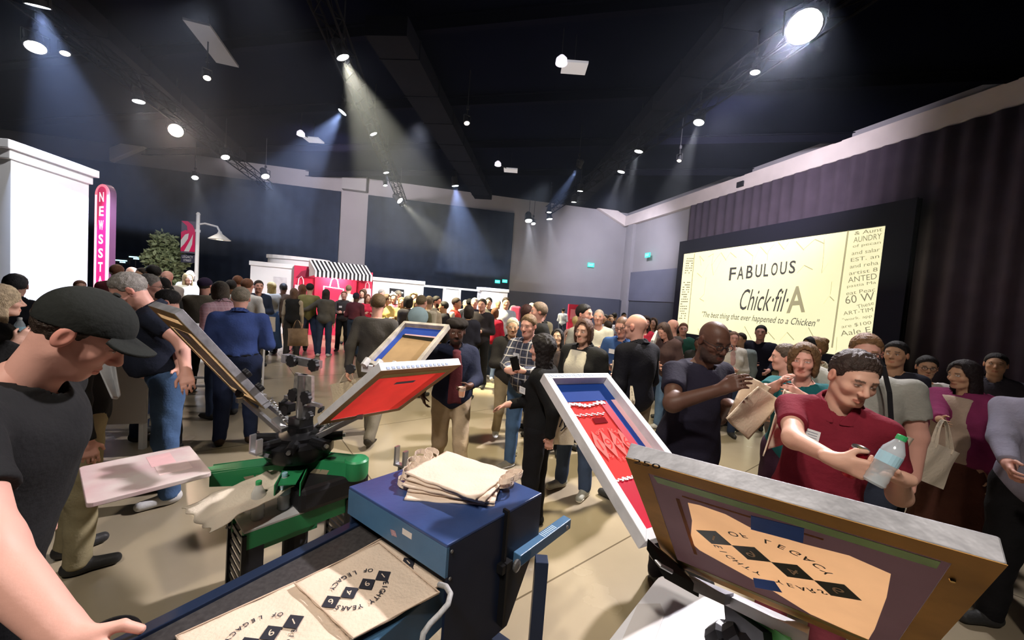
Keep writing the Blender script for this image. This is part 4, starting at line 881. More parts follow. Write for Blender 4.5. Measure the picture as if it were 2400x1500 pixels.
# grey cord
c0=P(1035,1368,1.22); pts=[(1030,1370,1.24),(1046,1375,1.17),(1056,1392,1.13),(1050,1416,1.10),(1030,1440,1.08),(1008,1462,1.06),(992,1485,1.04),(988,1510,1.03),(985,1560,1.02)]
tag(MB().tube([P(*q) for q in pts],.0085,10).obj('power_cord',mat('grey_braided_cord',(.42,.42,.42),.6,nz=(120,.3)),smooth=True),'grey braided power cord looping out of the dryer beside the printed totes','cord')
tag(MB().tube([atz(1083,1425,.2)*A3(1,1,0)+up*.3,atz(1083,1440,.0)+up*.01,atz(1080,1500,0)+up*.008,atz(1060,1560,0)+up*.008],.006,8).obj('floor_cable',M_black,smooth=True),'thin black cable trailing on the floor under the blue dryer','cord')
# printed totes on the belt
def art_tote(label,one,six,ext,seed,group=None):
    a=atz(*one,BZ+.026); b=atz(*six,BZ+.026); ex=nrm(b-a); pitch=np.linalg.norm(b-a)/3; ey=nrm(np.cross(up,ex)); 
    if ey@(cC-a)<0: ey=-ey         # top of the print lies towards the camera side
    c=(a+b)/2; cor=[atz(x,y,BZ+.026) for x,y in ext]
    R=tote_cloth('printed_tote_bag',label,[q-up*.008 for q in cor],None,M_cotton,amp=.0022,seed=seed,group=group,res=30)
    print_art(R,c-up*.0008,ex,ey,pitch,pitch*1.1,.0,M_ink,M_cotton,rad=pitch*1.6,ts=pitch*.42)
    MB().tube([q-up*.003 for q in(cor[0],cor[1],cor[2],cor[3],cor[0])],.0025,6).obj('seam',mat('seam_thread',(.62,.48,.37),.9),R)
    return c,ex,ey,pitch
g='printed natural totes lying in a row on the dryer belt'
c2,ex,ey,pt=art_tote('printed natural tote in the middle of the belt, its whole diamond design showing',(898,1349),(776,1410),((889,1269),(690,1364),(829,1493),(1030,1386)),1)
# neighbours keep the same pitch along the belt
def next_tote(label,one,seed,ext):
    a=atz(*one,BZ+.012); b=a+ex*pt*3; ex2=ex
    c=(a+b)/2; cor=[atz(x,y,BZ+.012) for x,y in ext]
    R=tote_cloth('printed_tote_bag',label,[q-up*.008 for q in cor],None,M_cotton,amp=.002,seed=seed,res=30)
    print_art(R,c-up*.0012,ex,ey,pt,pt*1.1,.0,M_ink,M_cotton,rad=pt*1.6,ts=pt*.36)
    MB().tube([q-up*.003 for q in(cor[0],cor[1],cor[2],cor[3],cor[0])],.0025,6).obj('seam',mat('seam_thread'),R)
next_tote('printed natural tote at the near end of the belt, cut off by the picture edge',(688,1456),2,((692,1362),(412,1488),(545,1670),(826,1496)))
next_tote('printed natural tote just sliding out from under the blue hood',(957,1317),5,((1010,1195),(800,1312),(935,1436),(1085,1330)))
# pile of blank totes on the hood
M_c2=mat('blank_cotton',(.82,.66,.53),.9,nz=(6,.1),bump=(90,.3))
base=[atz(928,1092,TZ),atz(1040,1062,TZ),atz(1226,1115,TZ),atz(1020,1208,TZ)]
cen=sum(base)/4; e1=nrm((base[2]-base[0])*A3(1,1,0)); 
ax_=nrm((atz(1215,1112,TZ)-atz(1042,1064,TZ))*A3(1,1,0)); ay_=np.cross(up,ax_); ctr=atz(1072,1136,TZ)
lb=['second blank tote from the top of the pile on the blue dryer','third blank tote from the top of the pile on the blue dryer','fourth blank tote from the top of the pile on the blue dryer','bottom blank tote of the pile, resting on the blue dryer top']
NT=5
for i in range(NT):
    z=TZ+.004+.013*i; rot=[.42,.28,.16,.05,-.08][i]; u_=ax_*math.cos(rot)+ay_*math.sin(rot); v_=-ax_*math.sin(rot)+ay_*math.cos(rot)
    off=[(-.012,-.01),(.008,.012),(-.01,.0),(.012,.008),(0,.006)][i]; c=ctr+u_*off[0]+v_*off[1]; c[2]=z; hw_,hh_=.19,.15
    cor=[c-u_*hw_-v_*hh_,c+u_*hw_-v_*hh_,c+u_*hw_+v_*hh_,c-u_*hw_+v_*hh_]
    label='topmost blank cream tote of the pile on the blue dryer' if i==NT-1 else lb[NT-2-i]
    R=tote_cloth('blank_tote_bag',label,cor,None,M_c2,t=.009,amp=.0022,seed=20+i,group='blank totes piled on the dryer')
    for sd in(-1,1):      # handle straps bunched at both short ends
        for j in range(2):
            p0=c+u_*hw_*sd*.97+v_*(.02+.05*j*(1 if sd>0 else -1)+(.01*i)); r=.022+.008*((i+j)%3); mbx=MB(); pts=[]
            for t in np.linspace(0,1,12):
                a=t*math.pi*2*.9; pts.append(p0+u_*sd*(r*(1-math.cos(a))*1.1)+v_*(r*math.sin(a)*1.2)+up*(.002+.018*math.sin(a/2)**2+.002*j))
            mbx.ribbon(pts,.024,nrm(up*.9+v_*.4),.0015); mbx.obj('handle_strap',M_c2,R)
# ---------------- right press pieces below the big screen
RP=thing('screen_printing_press','green armed printing press mostly hidden under the large brown-taped screen','printing press',A3(1.35,1.35,0))
def P_(x,y,d): return P(x,y,d)
pz=.80
q=[atz(1549,1344,pz),atz(1733,1436,pz),atz(1700,1640,pz),atz(1380,1560,pz)]
W_=thing('platen','white blank platen board below the large screen, lower middle of the scene','platen',sum(q)/4-up*.02)
cc_=sum(q)/4; pts=[]
for i in range(4):
    a,b,c=q[i-1],q[i],q[(i+1)%4]
    for t in(0,.25,.5,.75,1): 
        p0=b+(a-b)*.10;p1=b+(c-b)*.10; pts.append((1-t)**2*p0+2*t*(1-t)*b+t*t*p1)
MB().slab(pts,-up*.018).obj('board',mat('clean_white_board',(.84,.84,.88),.5),W_,bevel=.003)
q=[atz(1493,1438,pz-.03),atz(1545,1437,pz-.03),atz(1556,1462,pz-.03),atz(1520,1560,pz-.03),atz(1440,1560,pz-.03)]
MB().slab([p+up*.032 for p in q],up*.0012).obj('pallet_tape',mat('pale_grey_tape',(.66,.63,.62),.6),W_)
MB().slab([P(1700,1393,1.02),P(1715,1388,1.05),P(1898,1470,.86),P(1893,1486,.84)],-up*.03).obj('clamp_jaw',M_aluw,RP)
MB().slab([P(1735,1416,1.02),P(1760,1420,1.04),P(1868,1478,.90),P(1850,1500,.86)],-up*.06).obj('swing_arm',mat('light_green_enamel',(.12,.48,.14),.45),RP)
mb=MB()
for x,y,d,r in((1760,1490,1.0,.05),(1800,1500,.95,.045),(1745,1462,1.05,.03),(1715,1500,1.05,.05)): mb.lathe(P(x,y,d),A3(.3,-.4,.8),[(r,-.05),(r,.0),(r*.6,.01)],14)
mb.beam(P(1740,1455,1.05),P(1840,1530,.9),.10,.08); mb.obj('pivot_block',M_blackm,RP)
pb_=P(1780,1520,1.0)*A3(1,1,0); MB().tube([pb_,pb_+up*.75],.06,14).lathe(pb_,up,[(.3,0),(.3,.03),(.1,.06)],20).obj('stand_column',M_black,RP)
MB().slab([P(1518,1262,.99),P(1560,1330,.98),P(1640,1375,1.0),P(1600,1330,1.05)],-up*.03).obj('rear_clamp',M_blackm,RP)
mb=MB(); mb.tube([P(1520,1272,1.02),P(1526,1300,1.0),P(1548,1325,.98),P(1575,1340,.98)],.006,8); mb.obj('clamp_edge',M_alu,RP)
MB().slab([P(1600,1340,1.03),P(1610,1352,1.0),P(1700,1393,.98),P(1720,1390,1.02)],-up*.03).obj('grey_arm',M_alug,RP)
# ---------------- high tables
def high_table(label,c,ang,w,dp,h,skirt=False):
    x=A3(math.cos(ang),math.sin(ang),0); y=A3(-x[1],x[0],0); R=thing('high_table',label,'table',c)
    MB().box(c+up*(h-.02),(w,dp,.045),(x,y,up)).obj('table_top',M_white,R,bevel=.006)
    MB().box(c+up*(h-.09),(w-.08,dp-.08,.09),(x,y,up)).obj('apron',mat('off_white_apron',(.62,.58,.55),.6),R)
    for sx in(-1,1):
        for sy in(-1,1): 
            q=c+x*sx*(w/2-.07)+y*sy*(dp/2-.07); MB().beam(q,q+up*(h-.1),.045,.045,up=(1,0,0)).obj('leg',M_whited,R)
        q=c+x*sx*(w/2-.07); MB().beam(q-y*(dp/2-.07)+up*.3,q+y*(dp/2-.07)+up*.3,.03,.03).obj('stretcher',M_whited,R)
    for sy in(-1,1): q=c+y*sy*(dp/2-.07)+up*.3; MB().beam(q-x*(w/2-.07),q+x*(w/2-.07),.03,.03).obj('stretcher',M_whited,R)
    if skirt: MB().box(c+up*(h/2+.12)-y*(dp/2-.04),(w-.06,.02,h-.30),(x,y,up)).obj('front_panel',mat('beige_front',(.42,.38,.34),.7),R)
    return R
q=atz(262,796,1.08); high_table('white high table behind the capped man, with a beige front panel',A3(q[0],q[1],0)+A3(-.35,.1,0),.35,1.3,.7,1.08,True)
q=atz(470,764,1.08); high_table('white high table between the navy-shirted and the blue-shirted men',A3(q[0],q[1],0),.3,1.5,.65,1.08)
bt=atz(46,800,1.085); high_table('white high table at the far edge, with a water bottle on it',A3(bt[0]-.32,bt[1]-.05,0),.2,.8,.6,1.08); bottle(bt,'small water bottle on the table beside the blond-haired person',lbl=M_water,cap=M_whited)
# stanchions with belt
def stanchion(x,y,lb):
    c=atz(x,y,0); R=thing('stanchion',lb,'stanchion',c)
    MB().lathe(c,up,[(.17,0),(.17,.015),(.05,.03),(.03,.05)],20).obj('base',M_blackm,R); MB().tube([c+up*.03,c+up*1.0],.032,12).obj('post',M_blackm,R)
    MB().lathe(c+up*.9,up,[(.04,0),(.04,.09),(.02,.1)],14).obj('belt_head',M_black,R); return c
s1_=stanchion(1535,934,'black queue stanchion standing behind the man in the dark tee'); s2_=s1_+A3(1.6,.5,0); s3_=s1_+A3(-1.1,1.6,0)
R=thing('stanchion','black queue stanchion partly behind the seated couple','stanchion',s2_); MB().lathe(s2_,up,[(.17,0),(.17,.015),(.05,.03)],20).obj('base',M_blackm,R); MB().tube([s2_+up*.03,s2_+up*1.0],.032,12).obj('post',M_blackm,R)
R=thing('stanchion','black queue stanchion behind the bald man in the dark jacket','stanchion',s3_); MB().lathe(s3_,up,[(.17,0),(.17,.015),(.05,.03)],20).obj('base',M_blackm,R); MB().tube([s3_+up*.03,s3_+up*1.0],.032,12).obj('post',M_blackm,R)
for a,b,lb in((s1_,s2_,'black retractable belt running from the near stanchion towards the screen'),(s3_,s1_,'black retractable belt running back from the near stanchion')):
    tag(MB().slab([a+up*.92,b+up*.92,b+up*.97,a+up*.97],A3(0,.003,0)).obj('queue_belt',M_black),lb,'belt')
sf=atz(209,1264,0); tag(MB().slab([sf,sf+A3(.03,.06,0),sf+A3(.06,.02,0),sf+A3(.055,-.05,0)],up*.002).obj('paper_scrap',mat('paper',(.65,.66,.7),.8)),'small scrap of white paper on the dark floor beside the capped man','paper')
# red vending/poster stand far away
q=P(1344,730,19.)*A3(1,1,0); r=thing('red_display_stand','small red display stand before the far grey wall','stand',q); MB().box(q+up*.9,(.55,.3,1.8)).obj('cabinet',M_red,r); MB().box(q+up*1.3-A3(0,.16,0),(.35,.02,.5)).obj('front_graphic',mat('pink_graphic',(.8,.25,.35),.6),r)
# ------------------------------------------------------------------ figures: signed-distance bodies meshed into one continuous skin each
def _cap(p,a,b,ra,rb):
    ab=b-a; t=np.clip(((p-a)@ab)/max(ab@ab,1e-9),0,1); return np.linalg.norm(p-a-t[:,None]*ab,axis=1)-(ra+(rb-ra)*t)
def _ell(p,c,r,B=None):
    q=p-c
    if B is not None: q=q@B.T
    k0=np.linalg.norm(q/r,axis=1); k1=np.linalg.norm(q/(r*r),axis=1)+1e-9; return k0*(k0-1)/k1
def _sm(a,b,k):
    if k<=0: return np.minimum(a,b)
    h=np.clip(.5+.5*(b-a)/k,0,1); return b+(a-b)*h-k*h*(1-h)
def _ev(p,prims,infl=0.):
    d=None
    for pr in prims:
        k=pr[-1]
        if pr[0]=='c': e=_cap(p,pr[1],pr[2],pr[3],pr[4])-infl
        else: e=_ell(p,pr[1],pr[2]+infl,pr[3])
        d=e if d is None else _sm(d,e,k)
    return d
def mesh_sdf(f,lo,hi,h):
    lo=np.asarray(lo,float); hi=np.asarray(hi,float); nb=np.maximum(1,np.ceil((hi-lo)/(4*h)).astype(int)); n=nb*4
    I=np.stack(np.meshgrid(*[np.arange(k) for k in nb],indexing='ij'),-1).reshape(-1,3)
    cen=lo+(I*4+1.5)*h; dc=f(cen); act=np.abs(dc)<h*9.5
    V=np.empty(tuple(nb)+(4,4,4),np.float32); V[...]=dc.reshape(tuple(nb))[...,None,None,None]
    Ia=I[act]
    if len(Ia)==0: return np.zeros((0,3)),[]
    o=np.stack(np.meshgrid(range(4),range(4),range(4),indexing='ij'),-1).reshape(-1,3)
    pts=(lo+(Ia[:,None,:]*4+o[None])*h).reshape(-1,3)
    V[Ia[:,0],Ia[:,1],Ia[:,2]]=f(pts).reshape(-1,4,4,4)
    V=V.transpose(0,3,1,4,2,5).reshape(n)
    V[0]=1;V[-1]=1;V[:,0]=1;V[:,-1]=1;V[:,:,0]=1;V[:,:,-1]=1
    ins=V<0; m=n-1
    cor=[ins[i:m[0]+i,j:m[1]+j,k:m[2]+k] for i in(0,1) for j in(0,1) for k in(0,1)]
    cnt=sum(c.astype(np.int8) for c in cor); A=np.argwhere((cnt>0)&(cnt<8))
    if len(A)==0: return np.zeros((0,3)),[]
    idx=-np.ones(tuple(m),np.int64); idx[A[:,0],A[:,1],A[:,2]]=np.arange(len(A))
    acc=np.zeros((len(A),3)); c=np.zeros(len(A))
    for ax in range(3):
        o1,o2=[a for a in range(3) if a!=ax]
        for u in(0,1):
            for v in(0,1):
                a=A.copy(); a[:,o1]+=u; a[:,o2]+=v; b=a.copy(); b[:,ax]+=1
                va=V[a[:,0],a[:,1],a[:,2]]; vb=V[b[:,0],b[:,1],b[:,2]]; s=(va<0)!=(vb<0)
                t=np.where(s,va/np.where(s,va-vb,1),0); q=a.astype(float); q[:,ax]+=t; acc[s]+=q[s]; c[s]+=1
    v=lo+acc/c[:,None]*h; F=[]
    for ax in range(3):
        o1,o2=[(1,2),(2,0),(0,1)][ax]
        sl=[slice(None)]*3; s2=[slice(None)]*3; sl[ax]=slice(0,-1); s2[ax]=slice(1,None)
        a=ins[tuple(sl)]; b=ins[tuple(s2)]; E=np.argwhere(a!=b)
        E=E[(E[:,o1]>0)&(E[:,o2]>0)&(E[:,o1]<m[o1])&(E[:,o2]<m[o2])]
        if len(E)==0: continue
        e=lambda d1,d2:(lambda q:(q.__setitem__((slice(None),o1),q[:,o1]+d1),q.__setitem__((slice(None),o2),q[:,o2]+d2),idx[q[:,0],q[:,1],q[:,2]])[2])(E.copy())
        Q=np.stack([e(-1,-1),e(0,-1),e(0,0),e(-1,0)],1); fl=~a[E[:,0],E[:,1],E[:,2]]; Q[fl]=Q[fl][:,::-1]; F.append(Q[(Q>=0).all(1)])
    return v,np.concatenate(F)
def mesh_obj(name,v,F,m,parent=None,col=None,loc=None):
    me=bpy.data.meshes.new(name); me.vertices.add(len(v)); me.vertices.foreach_set('co',np.asarray(v,np.float32).ravel())
    F=np.asarray(F,np.int32); me.loops.add(F.size); me.loops.foreach_set('vertex_index',F.ravel()); me.polygons.add(len(F))
    me.polygons.foreach_set('loop_start',np.arange(0,F.size,4,dtype=np.int32)); me.polygons.foreach_set('loop_total',np.full(len(F),4,np.int32))
    me.update(calc_edges=True); me.polygons.foreach_set('use_smooth',[True]*len(F)); me.validate()
    if col is not None:
        ca=me.color_attributes.new('Col','FLOAT_COLOR','POINT'); cc=np.ones((len(v),4),np.float32); cc[:,:3]=col
        if len(ca.data)==len(v): ca.data.foreach_set('color',cc.ravel())
    me.materials.append(m); o=bpy.data.objects.new(name,me); COL.objects.link(o)
    if parent: o.parent=parent
    return o
def Rx(a): a=math.radians(a); return np.array([[1,0,0],[0,math.cos(a),-math.sin(a)],[0,math.sin(a),math.cos(a)]])
def Ry(a): a=math.radians(a); return np.array([[math.cos(a),0,math.sin(a)],[0,1,0],[-math.sin(a),0,math.cos(a)]])
def Rz(a): a=math.radians(a); return np.array([[math.cos(a),-math.sin(a),0],[math.sin(a),math.cos(a),0],[0,0,1]])
SK=dict(lt=(.72,.42,.31),pk=(.75,.40,.32),tan=(.58,.34,.21),br=(.30,.15,.09),dk=(.11,.052,.036),as_=(.72,.47,.32))
# arm presets: upper arm direction, forearm direction (x outward, y forward, z up), palm direction, finger curl
ARM=dict(down=((.16,-.04,-1),(.04,.16,-1),.35),front=((.22,.05,-1),(-.72,.72,.0),.6),phone=((.15,.3,-1),(-.35,.6,.72),.7),cross=((.2,.3,-1),(-1,.35,.05),.4),
 bent=((.18,-.05,-1),(-.12,1,-.05),.6),chin=((.1,.35,-1),(-.5,.35,1),.6),back=((.22,-.25,-1),(-.6,-.2,-.7),.4),hip=((.5,-.15,-1),(-.55,.3,-.45),.4),cup=((.15,.05,-1),(-.4,.85,.25),.75),
 out=((.35,.45,-.8),(.1,1,.1),.3),pocket=((.25,-.12,-1),(-.15,.3,-1),.5),hug=((.9,-.1,-.7),(.9,-.25,-.3),.3),lap=((.12,.25,-1),(-.25,.95,-.35),.4))
HAND_L=.185
def hand_prims(Wp,d,n,t,curl,s=1.):
    """five separate fingers on a palm: d along the hand, n palm side, t towards the thumb"""
    P_=[]; k=.006*s
    roots=[]
    for i,(o,L,r) in enumerate(((.030,.066,.0088),(.010,.074,.0092),(-.011,.069,.0088),(-.030,.054,.0078))):
        b=Wp+d*(.088-.004*abs(i-1))*s+t*o*s; P_.append(('c',Wp+t*o*.55*s+d*.012*s,b,.0155*s,.0115*s,.014*s)); roots.append((b,L,r,o))
    P_.append(('c',Wp-d*.03*s,Wp+d*.02*s,.024*s,.022*s,.02*s))
    for i,(b,L,r,o) in enumerate(roots):
        c=curl*(1+.12*i); a=0.; p=b; seg=(.45,.32,.27)
        sp=t*o*.35
        for j in range(3):
            a+=math.radians((38,58,38)[j]*c); dd=nrm(d*math.cos(a)+n*math.sin(a)+sp*(1-c)); q=p+dd*L*seg[j]*s; P_.append(('c',p,q,r*s*(1-.08*j),r*s*(.94-.08*j),.004*s)); p=q
    b=Wp+d*.022*s+t*.026*s; m=b+nrm(d*.62+t*.62+n*(.25+.45*curl))*.045*s; e=m+nrm(d*.85+t*(.25-.3*curl)+n*(.25+.5*curl))*.034*s
    P_+=[('c',b,m,.0135*s,.0105*s,.012*s),('c',m,e,.0103*s,.0085*s,.004*s)]
    return P_
def person(name_label,hx_,hy_,d,ang=0,top=('tee',(.1,.1,.1)),pants=(.05,.07,.12),hair=('short',(.05,.03,.02)),skin='lt',arms=('down','down'),head=(0,0,0),lean=0,twist=0,
           legs='stand',w=1.,female=False,belly=0.,badge=None,glasses=False,beard=None,shoes=(.04,.04,.04),group=None,fine=1.,extra=None,cat='person',stat=None,inner=None,foot=None,toptex=None,side=0,belt=None,hook=None,sole=None):
    topw=P(hx_,hy_,d); sc_=Rz(0)
    # local joints for a stature of 1.75
    T=Ry(side)@Rx(-lean)@Rz(twist) if False else Rz(twist)@Ry(side)@Rx(-lean)
    zP=.94; sit=legs in('sit','squat')
    if sit: zP=.56
    P0=A3(0,0,zP); tt=lambda x,y,z: P0+T@A3(x,y,z)
    N=tt(0,.005,.50); H_=T@Rz(head[0])@Rx(-head[1])@Ry(head[2]); hc=N+T@A3(0,.02,.055)+H_@A3(0,.008,.115)
    if female: hsx=.95
    else: hsx=1.
    topl=hc+A3(0,0,.122)*hsx
    s=topw[2]/topl[2]
    if stat: s=stat
    # world facing: 0 looks at the camera, 90 to the right of the picture
    dirc=nrm((cC-topw)*A3(1,1,0)); a0=math.atan2(dirc[1],dirc[0])+math.radians(ang)-math.pi/2
    # stand so that the head shows at its place
    Rw=Rz(math.degrees(a0)); base=topw-Rw@(topl*s); bz=0.
    base=A3(base[0],base[1],0 if not stat else 0)
    inv=lambda wpt: Rw.T@((np.asarray(wpt)-base)/s)
    if stat: base[2]=0
    pd=d; hs=float(np.clip(.0026*pd*fine,.0030,.016)); bs=float(np.clip(.0052*pd*fine,.0065,.028)); ns=float(np.clip(.0030*pd*fine,.0032,.015))
    hs/=s;bs/=s;ns/=s
    r_=np.random.default_rng(abs(hash((hx_,hy_)))%99999 if False else int(hx_*7+hy_*13)%99991)
    shw=.175*w*(.9 if female else 1)
    SH=[tt(-shw,-.01,.445),tt(shw,-.01,.445)]
    EL=[];WR_=[];FD=[];CU=[];PN=[];TH=[]
    for i,sg in((0,-1),(1,1)):
        ar=arms[i]
        if isinstance(ar,str): ua,fa,cu=ARM[ar]; ua=A3(*ua)*A3(sg,1,1); fa=A3(*fa)*A3(sg,1,1)
        elif ar[0]=='w':     # wrist at a point of the place, elbow hint
            Wt=inv(ar[1]); L1,L2=.29,.255; v=Wt-SH[i]; D=min(np.linalg.norm(v),L1+L2-.004); v=nrm(v); ca=(L1*L1+D*D-L2*L2)/(2*L1*D); ca=max(-1,min(1,ca))
            pol=A3(*ar[2])*A3(sg,1,1); pol=nrm(pol-v*(pol@v)); E_=SH[i]+v*L1*ca+pol*L1*math.sqrt(max(0,1-ca*ca)); W2=SH[i]+v*D
            EL.append(E_);WR_.append(W2); fd=nrm(W2-E_); 
            if len(ar)>4 and ar[4] is not None: fd=nrm(A3(*ar[4])*A3(sg,1,1))
            FD.append(fd); CU.append(ar[3]); PN.append(ar[5] if len(ar)>5 else None); continue
        else: ua,fa,cu=ar; ua=A3(*ua)*A3(sg,1,1); fa=A3(*fa)*A3(sg,1,1)
        jit=A3(*(r_.random(3)-.5))*.08
        ua=T@nrm(ua+jit); fa=T@nrm(fa-jit); E_=SH[i]+ua*.29; EL.append(E_);WR_.append(E_+fa*.255);FD.append(fa);CU.append(cu);PN.append(None)
    # legs
    hw=.095*w
    if legs=='stand': K=[A3(-.105*w,.01,.49),A3(.105*w,.015,.49)]; AN=[A3(-.115*w,-.02,.075),A3(.12*w,.0,.075)]; FT=[A3(-.2,1,0),A3(.25,1,0)]
    elif legs=='walk': K=[A3(-.09,.14,.50),A3(.09,-.02,.47)]; AN=[A3(-.09,.22,.08),A3(.09,-.26,.12)]; FT=[A3(-.1,1,.1),A3(.1,1,-.3)]
    elif legs=='wide': K=[A3(-.16,.02,.49),A3(.16,.02,.49)]; AN=[A3(-.22,-.02,.075),A3(.22,.0,.075)]; FT=[A3(-.35,1,0),A3(.35,1,0)]
    elif legs=='sit': K=[A3(-.12,.42,.50),A3(.12,.42,.50)]; AN=[A3(-.12,.40,.08),A3(.12,.42,.08)]; FT=[A3(-.1,1,0),A3(.1,1,0)]
    else: K=[A3(-.2,.30,.45),A3(.2,.30,.45)]; AN=[A3(-.18,.05,.08),A3(.18,.05,.08)]; FT=[A3(-.2,1,0),A3(.2,1,0)]
    HP=[A3(-hw,0,zP-.03),A3(hw,0,zP-.03)]
    wf=.93 if female else 1.
    torso=[('e',tt(0,.0,.03),A3(.165*w,.118*w,.13),T.T,.0),('e',tt(0,.008,.17),A3(.142*w*wf,.108*w,.15),T.T,.06),('e',tt(0,.0,.33),A3(.162*w*wf,.118*w,.18),T.T,.06),
           ('c',tt(-.13*w,-.01,.435),tt(.13*w,-.01,.435),.062,.062,.05),('c',tt(-.10,-.015,.46),tt(0,-.012,.52),.04,.05,.04),('c',tt(.10,-.015,.46),tt(0,-.012,.52),.04,.05,.04)]
    if belly: torso.append(('e',tt(0,.06+.03*belly,.13),A3(.135,.11,.13)*(.9+.25*belly),T.T,.07))
    if female: torso+= [('e',tt(-.07,.085,.31),A3(.062,.055,.062),T.T,.04),('e',tt(.07,.085,.31),A3(.062,.055,.062),T.T,.04)]
    armp=[[('c',SH[i],EL[i],.052*w,.040*w,.0),('c',EL[i],WR_[i],.041*w,.026*w,.03)] for i in(0,1)]
    legp=[[('c',HP[i],K[i],.088*w,.060*w,.0),('c',K[i],AN[i],.060*w,.042,.05)] for i in(0,1)]
    sk=np.array(SK[skin] if isinstance(skin,str) else skin,float)
    VV=[];FF=[];CC=[];nv=0
    def addm(v,F,c=None):
        nonlocal nv
        if len(v)==0: return
        VV.append(v);FF.append(np.asarray(F)+nv);CC.append(np.broadcast_to(sk if c is None else c,(len(v),3)).copy()); nv+=len(v)
    # head
    Hs=hsx
    def hl(p): return ((p-hc)@H_)/Hs
    hcol=np.array(hair[1],float)
    E0=lambda *a:np.array(a,float)
    ey=.0; jw=.92 if female else 1.
    def fhead(p):
        q=hl(p)
        d_=_ell(q,E0(0,-.012,.028),E0(.075,.096,.088)); d_=_sm(d_,_ell(q,E0(0,.022,-.035),E0(.059*jw,.066,.078)),.035)
        d_=_sm(d_,_cap(q,E0(-.018*jw,.066,-.098),E0(.018*jw,.066,-.098),.017,.017),.03)
        d_=_sm(d_,_cap(q,E0(-.046*jw,.0,-.06),E0(-.03*jw,.045,-.092),.018,.016),.02); d_=_sm(d_,_cap(q,E0(.046*jw,.0,-.06),E0(.03*jw,.045,-.092),.018,.016),.02)
        d_=_sm(d_,_cap(q,E0(-.034,.074,.022),E0(.034,.074,.022),.012,.012),.02)
        ax=np.abs(q[:,0]); qa=q.copy(); qa[:,0]=ax
        d_=-_sm(-d_,_ell(qa,E0(.031,.100,.002),E0(.017,.016,.011)),.012)
        d_=_sm(d_,_ell(qa,E0(.041,.058,-.028),E0(.022,.022,.02)),.02)
        d_=_sm(d_,_ell(qa,E0(.031,.0745,.002),E0(.0145,.0135,.0125)),.002)
        d_=_sm(d_,_cap(q,E0(0,.084,.012),E0(0,.108,-.030),.0075,.0125),.010); d_=_sm(d_,_ell(qa,E0(.012,.096,-.036),E0(.0085,.011,.008)),.006)
        d_=_sm(d_,_cap(qa,E0(.0,.0875,-.0635),E0(.020,.079,-.068),.0065,.0045),.006); d_=_sm(d_,_cap(qa,E0(.0,.0865,-.0775),E0(.018,.079,-.0745),.0080,.0045),.006)
        d_=-_sm(-d_,_cap(qa,E0(.0,.0965,-.0705),E0(.021,.086,-.071),.0022,.0018),.003)
        ea=_ell(qa,E0(.080,-.012,-.008),E0(.010,.020,.032)); ea=-_sm(-ea,_ell(qa,E0(.091,-.006,-.006),E0(.007,.011,.020)),.004); d_=_sm(d_,ea,.006)
        nk=_cap(p,N-T@A3(0,-.0,.03),hc+H_@A3(0,-.022,-.055),.060*(.86 if female else 1),.054*(.86 if female else 1)); d_=_sm(d_,nk,.03)
        if beard: 
            m=_ell(q,E0(0,.035,-.078),E0(.060,.062,.052)); d_=_sm(d_,m-.002+.002*np.sin(q[:,0]*400)*np.sin(q[:,2]*350),.012)
        return d_*Hs
    rad=.17; v,F=mesh_sdf(fhead,np.minimum(hc-rad,N-.08),np.maximum(hc+rad,N+.05),hs)
    if len(v):
        q=hl(v); c=np.tile(sk,(len(v),1)); ax=np.abs(q[:,0]); dark=pd<99
        blush=np.exp(-(((ax-.042)/.02)**2+((q[:,2]+.03)/.02)**2))*(q[:,1]>.03)*.22; c[:,1]*=1-blush*.5; c[:,2]*=1-blush*.5
        nose=(np.exp(-((q[:,0]/.014)**2+((q[:,2]+.033)/.014)**2))*(q[:,1]>.09))*.2; c[:,1:]*=(1-nose*.6)[:,None]
        lips=(q[:,1]>.070)&(ax<.023)&(q[:,2]>-.0855)&(q[:,2]<-.0595)&((q[:,2]+.0715)**2/(.0105**2)+(ax/.0245)**2<1); c[lips]=sk*E0(.86,.60,.60)
        mc=lips&(np.abs(q[:,2]+.0708)<.0017); c[mc]=sk*E0(.5,.3,.3)
        br=(q[:,1]>.055)&(ax>.013)&(ax<.048)&(np.abs(q[:,2]-(.0235+.10*(ax-.03)*(ax<.03)-.20*(ax-.036)*(ax>.036)))<.0045); c[br]=hcol*.8+sk*.15
        ex_=ax-.031; ez=q[:,2]-.002; opn=(q[:,1]>.078)&((ex_/.0125)**2+(ez/.0052)**2<1)
        if head[1]>12: opn=opn&(ez<-.001)
        c[opn]=E0(.75,.72,.70); ir=opn&(ex_**2+ez**2<.0052**2); c[ir]=E0(.08,.05,.03)
        lash=(q[:,1]>.076)&~opn&((ex_/.0145)**2+((ez-.0005)/.0072)**2<1)&(ez>-.001); c[lash]=sk*.28
        soc=(q[:,1]>.05)&~opn&~lash&((ex_/.02)**2+((ez-.002)/.014)**2<1); c[soc]*=.86
        ear=(ax>.076)&(q[:,1]>-.04); c[ear]*=E0(1,.8,.78)
        nos=(q[:,2]<-.0385)&(q[:,2]>-.046)&(np.abs(ax-.009)<.004)&(q[:,1]>.085); c[nos]*=.55
        if beard:
            bd=(q[:,2]<-.056+.30*np.clip(.07-q[:,1],0,.05)*(1))&(q[:,1]>.0)&~lips&(q[:,2]>-.13); mus=(q[:,2]<-.046)&(q[:,2]>-.060)&(ax<.03)&(q[:,1]>.06); m_=(bd&~((q[:,2]>-.058)&(ax<.02)))|mus; c[m_]=np.array(beard)*(1 if beard is not True else 1)
        st=hair[0] not in('bald','none')
        if st: 
            sh=(q[:,2]>.0+np.where(q[:,1]>0,.95*q[:,1],.6*q[:,1]))&(ax<.086)&~ear; c[sh]=hcol*.75+sk*.1
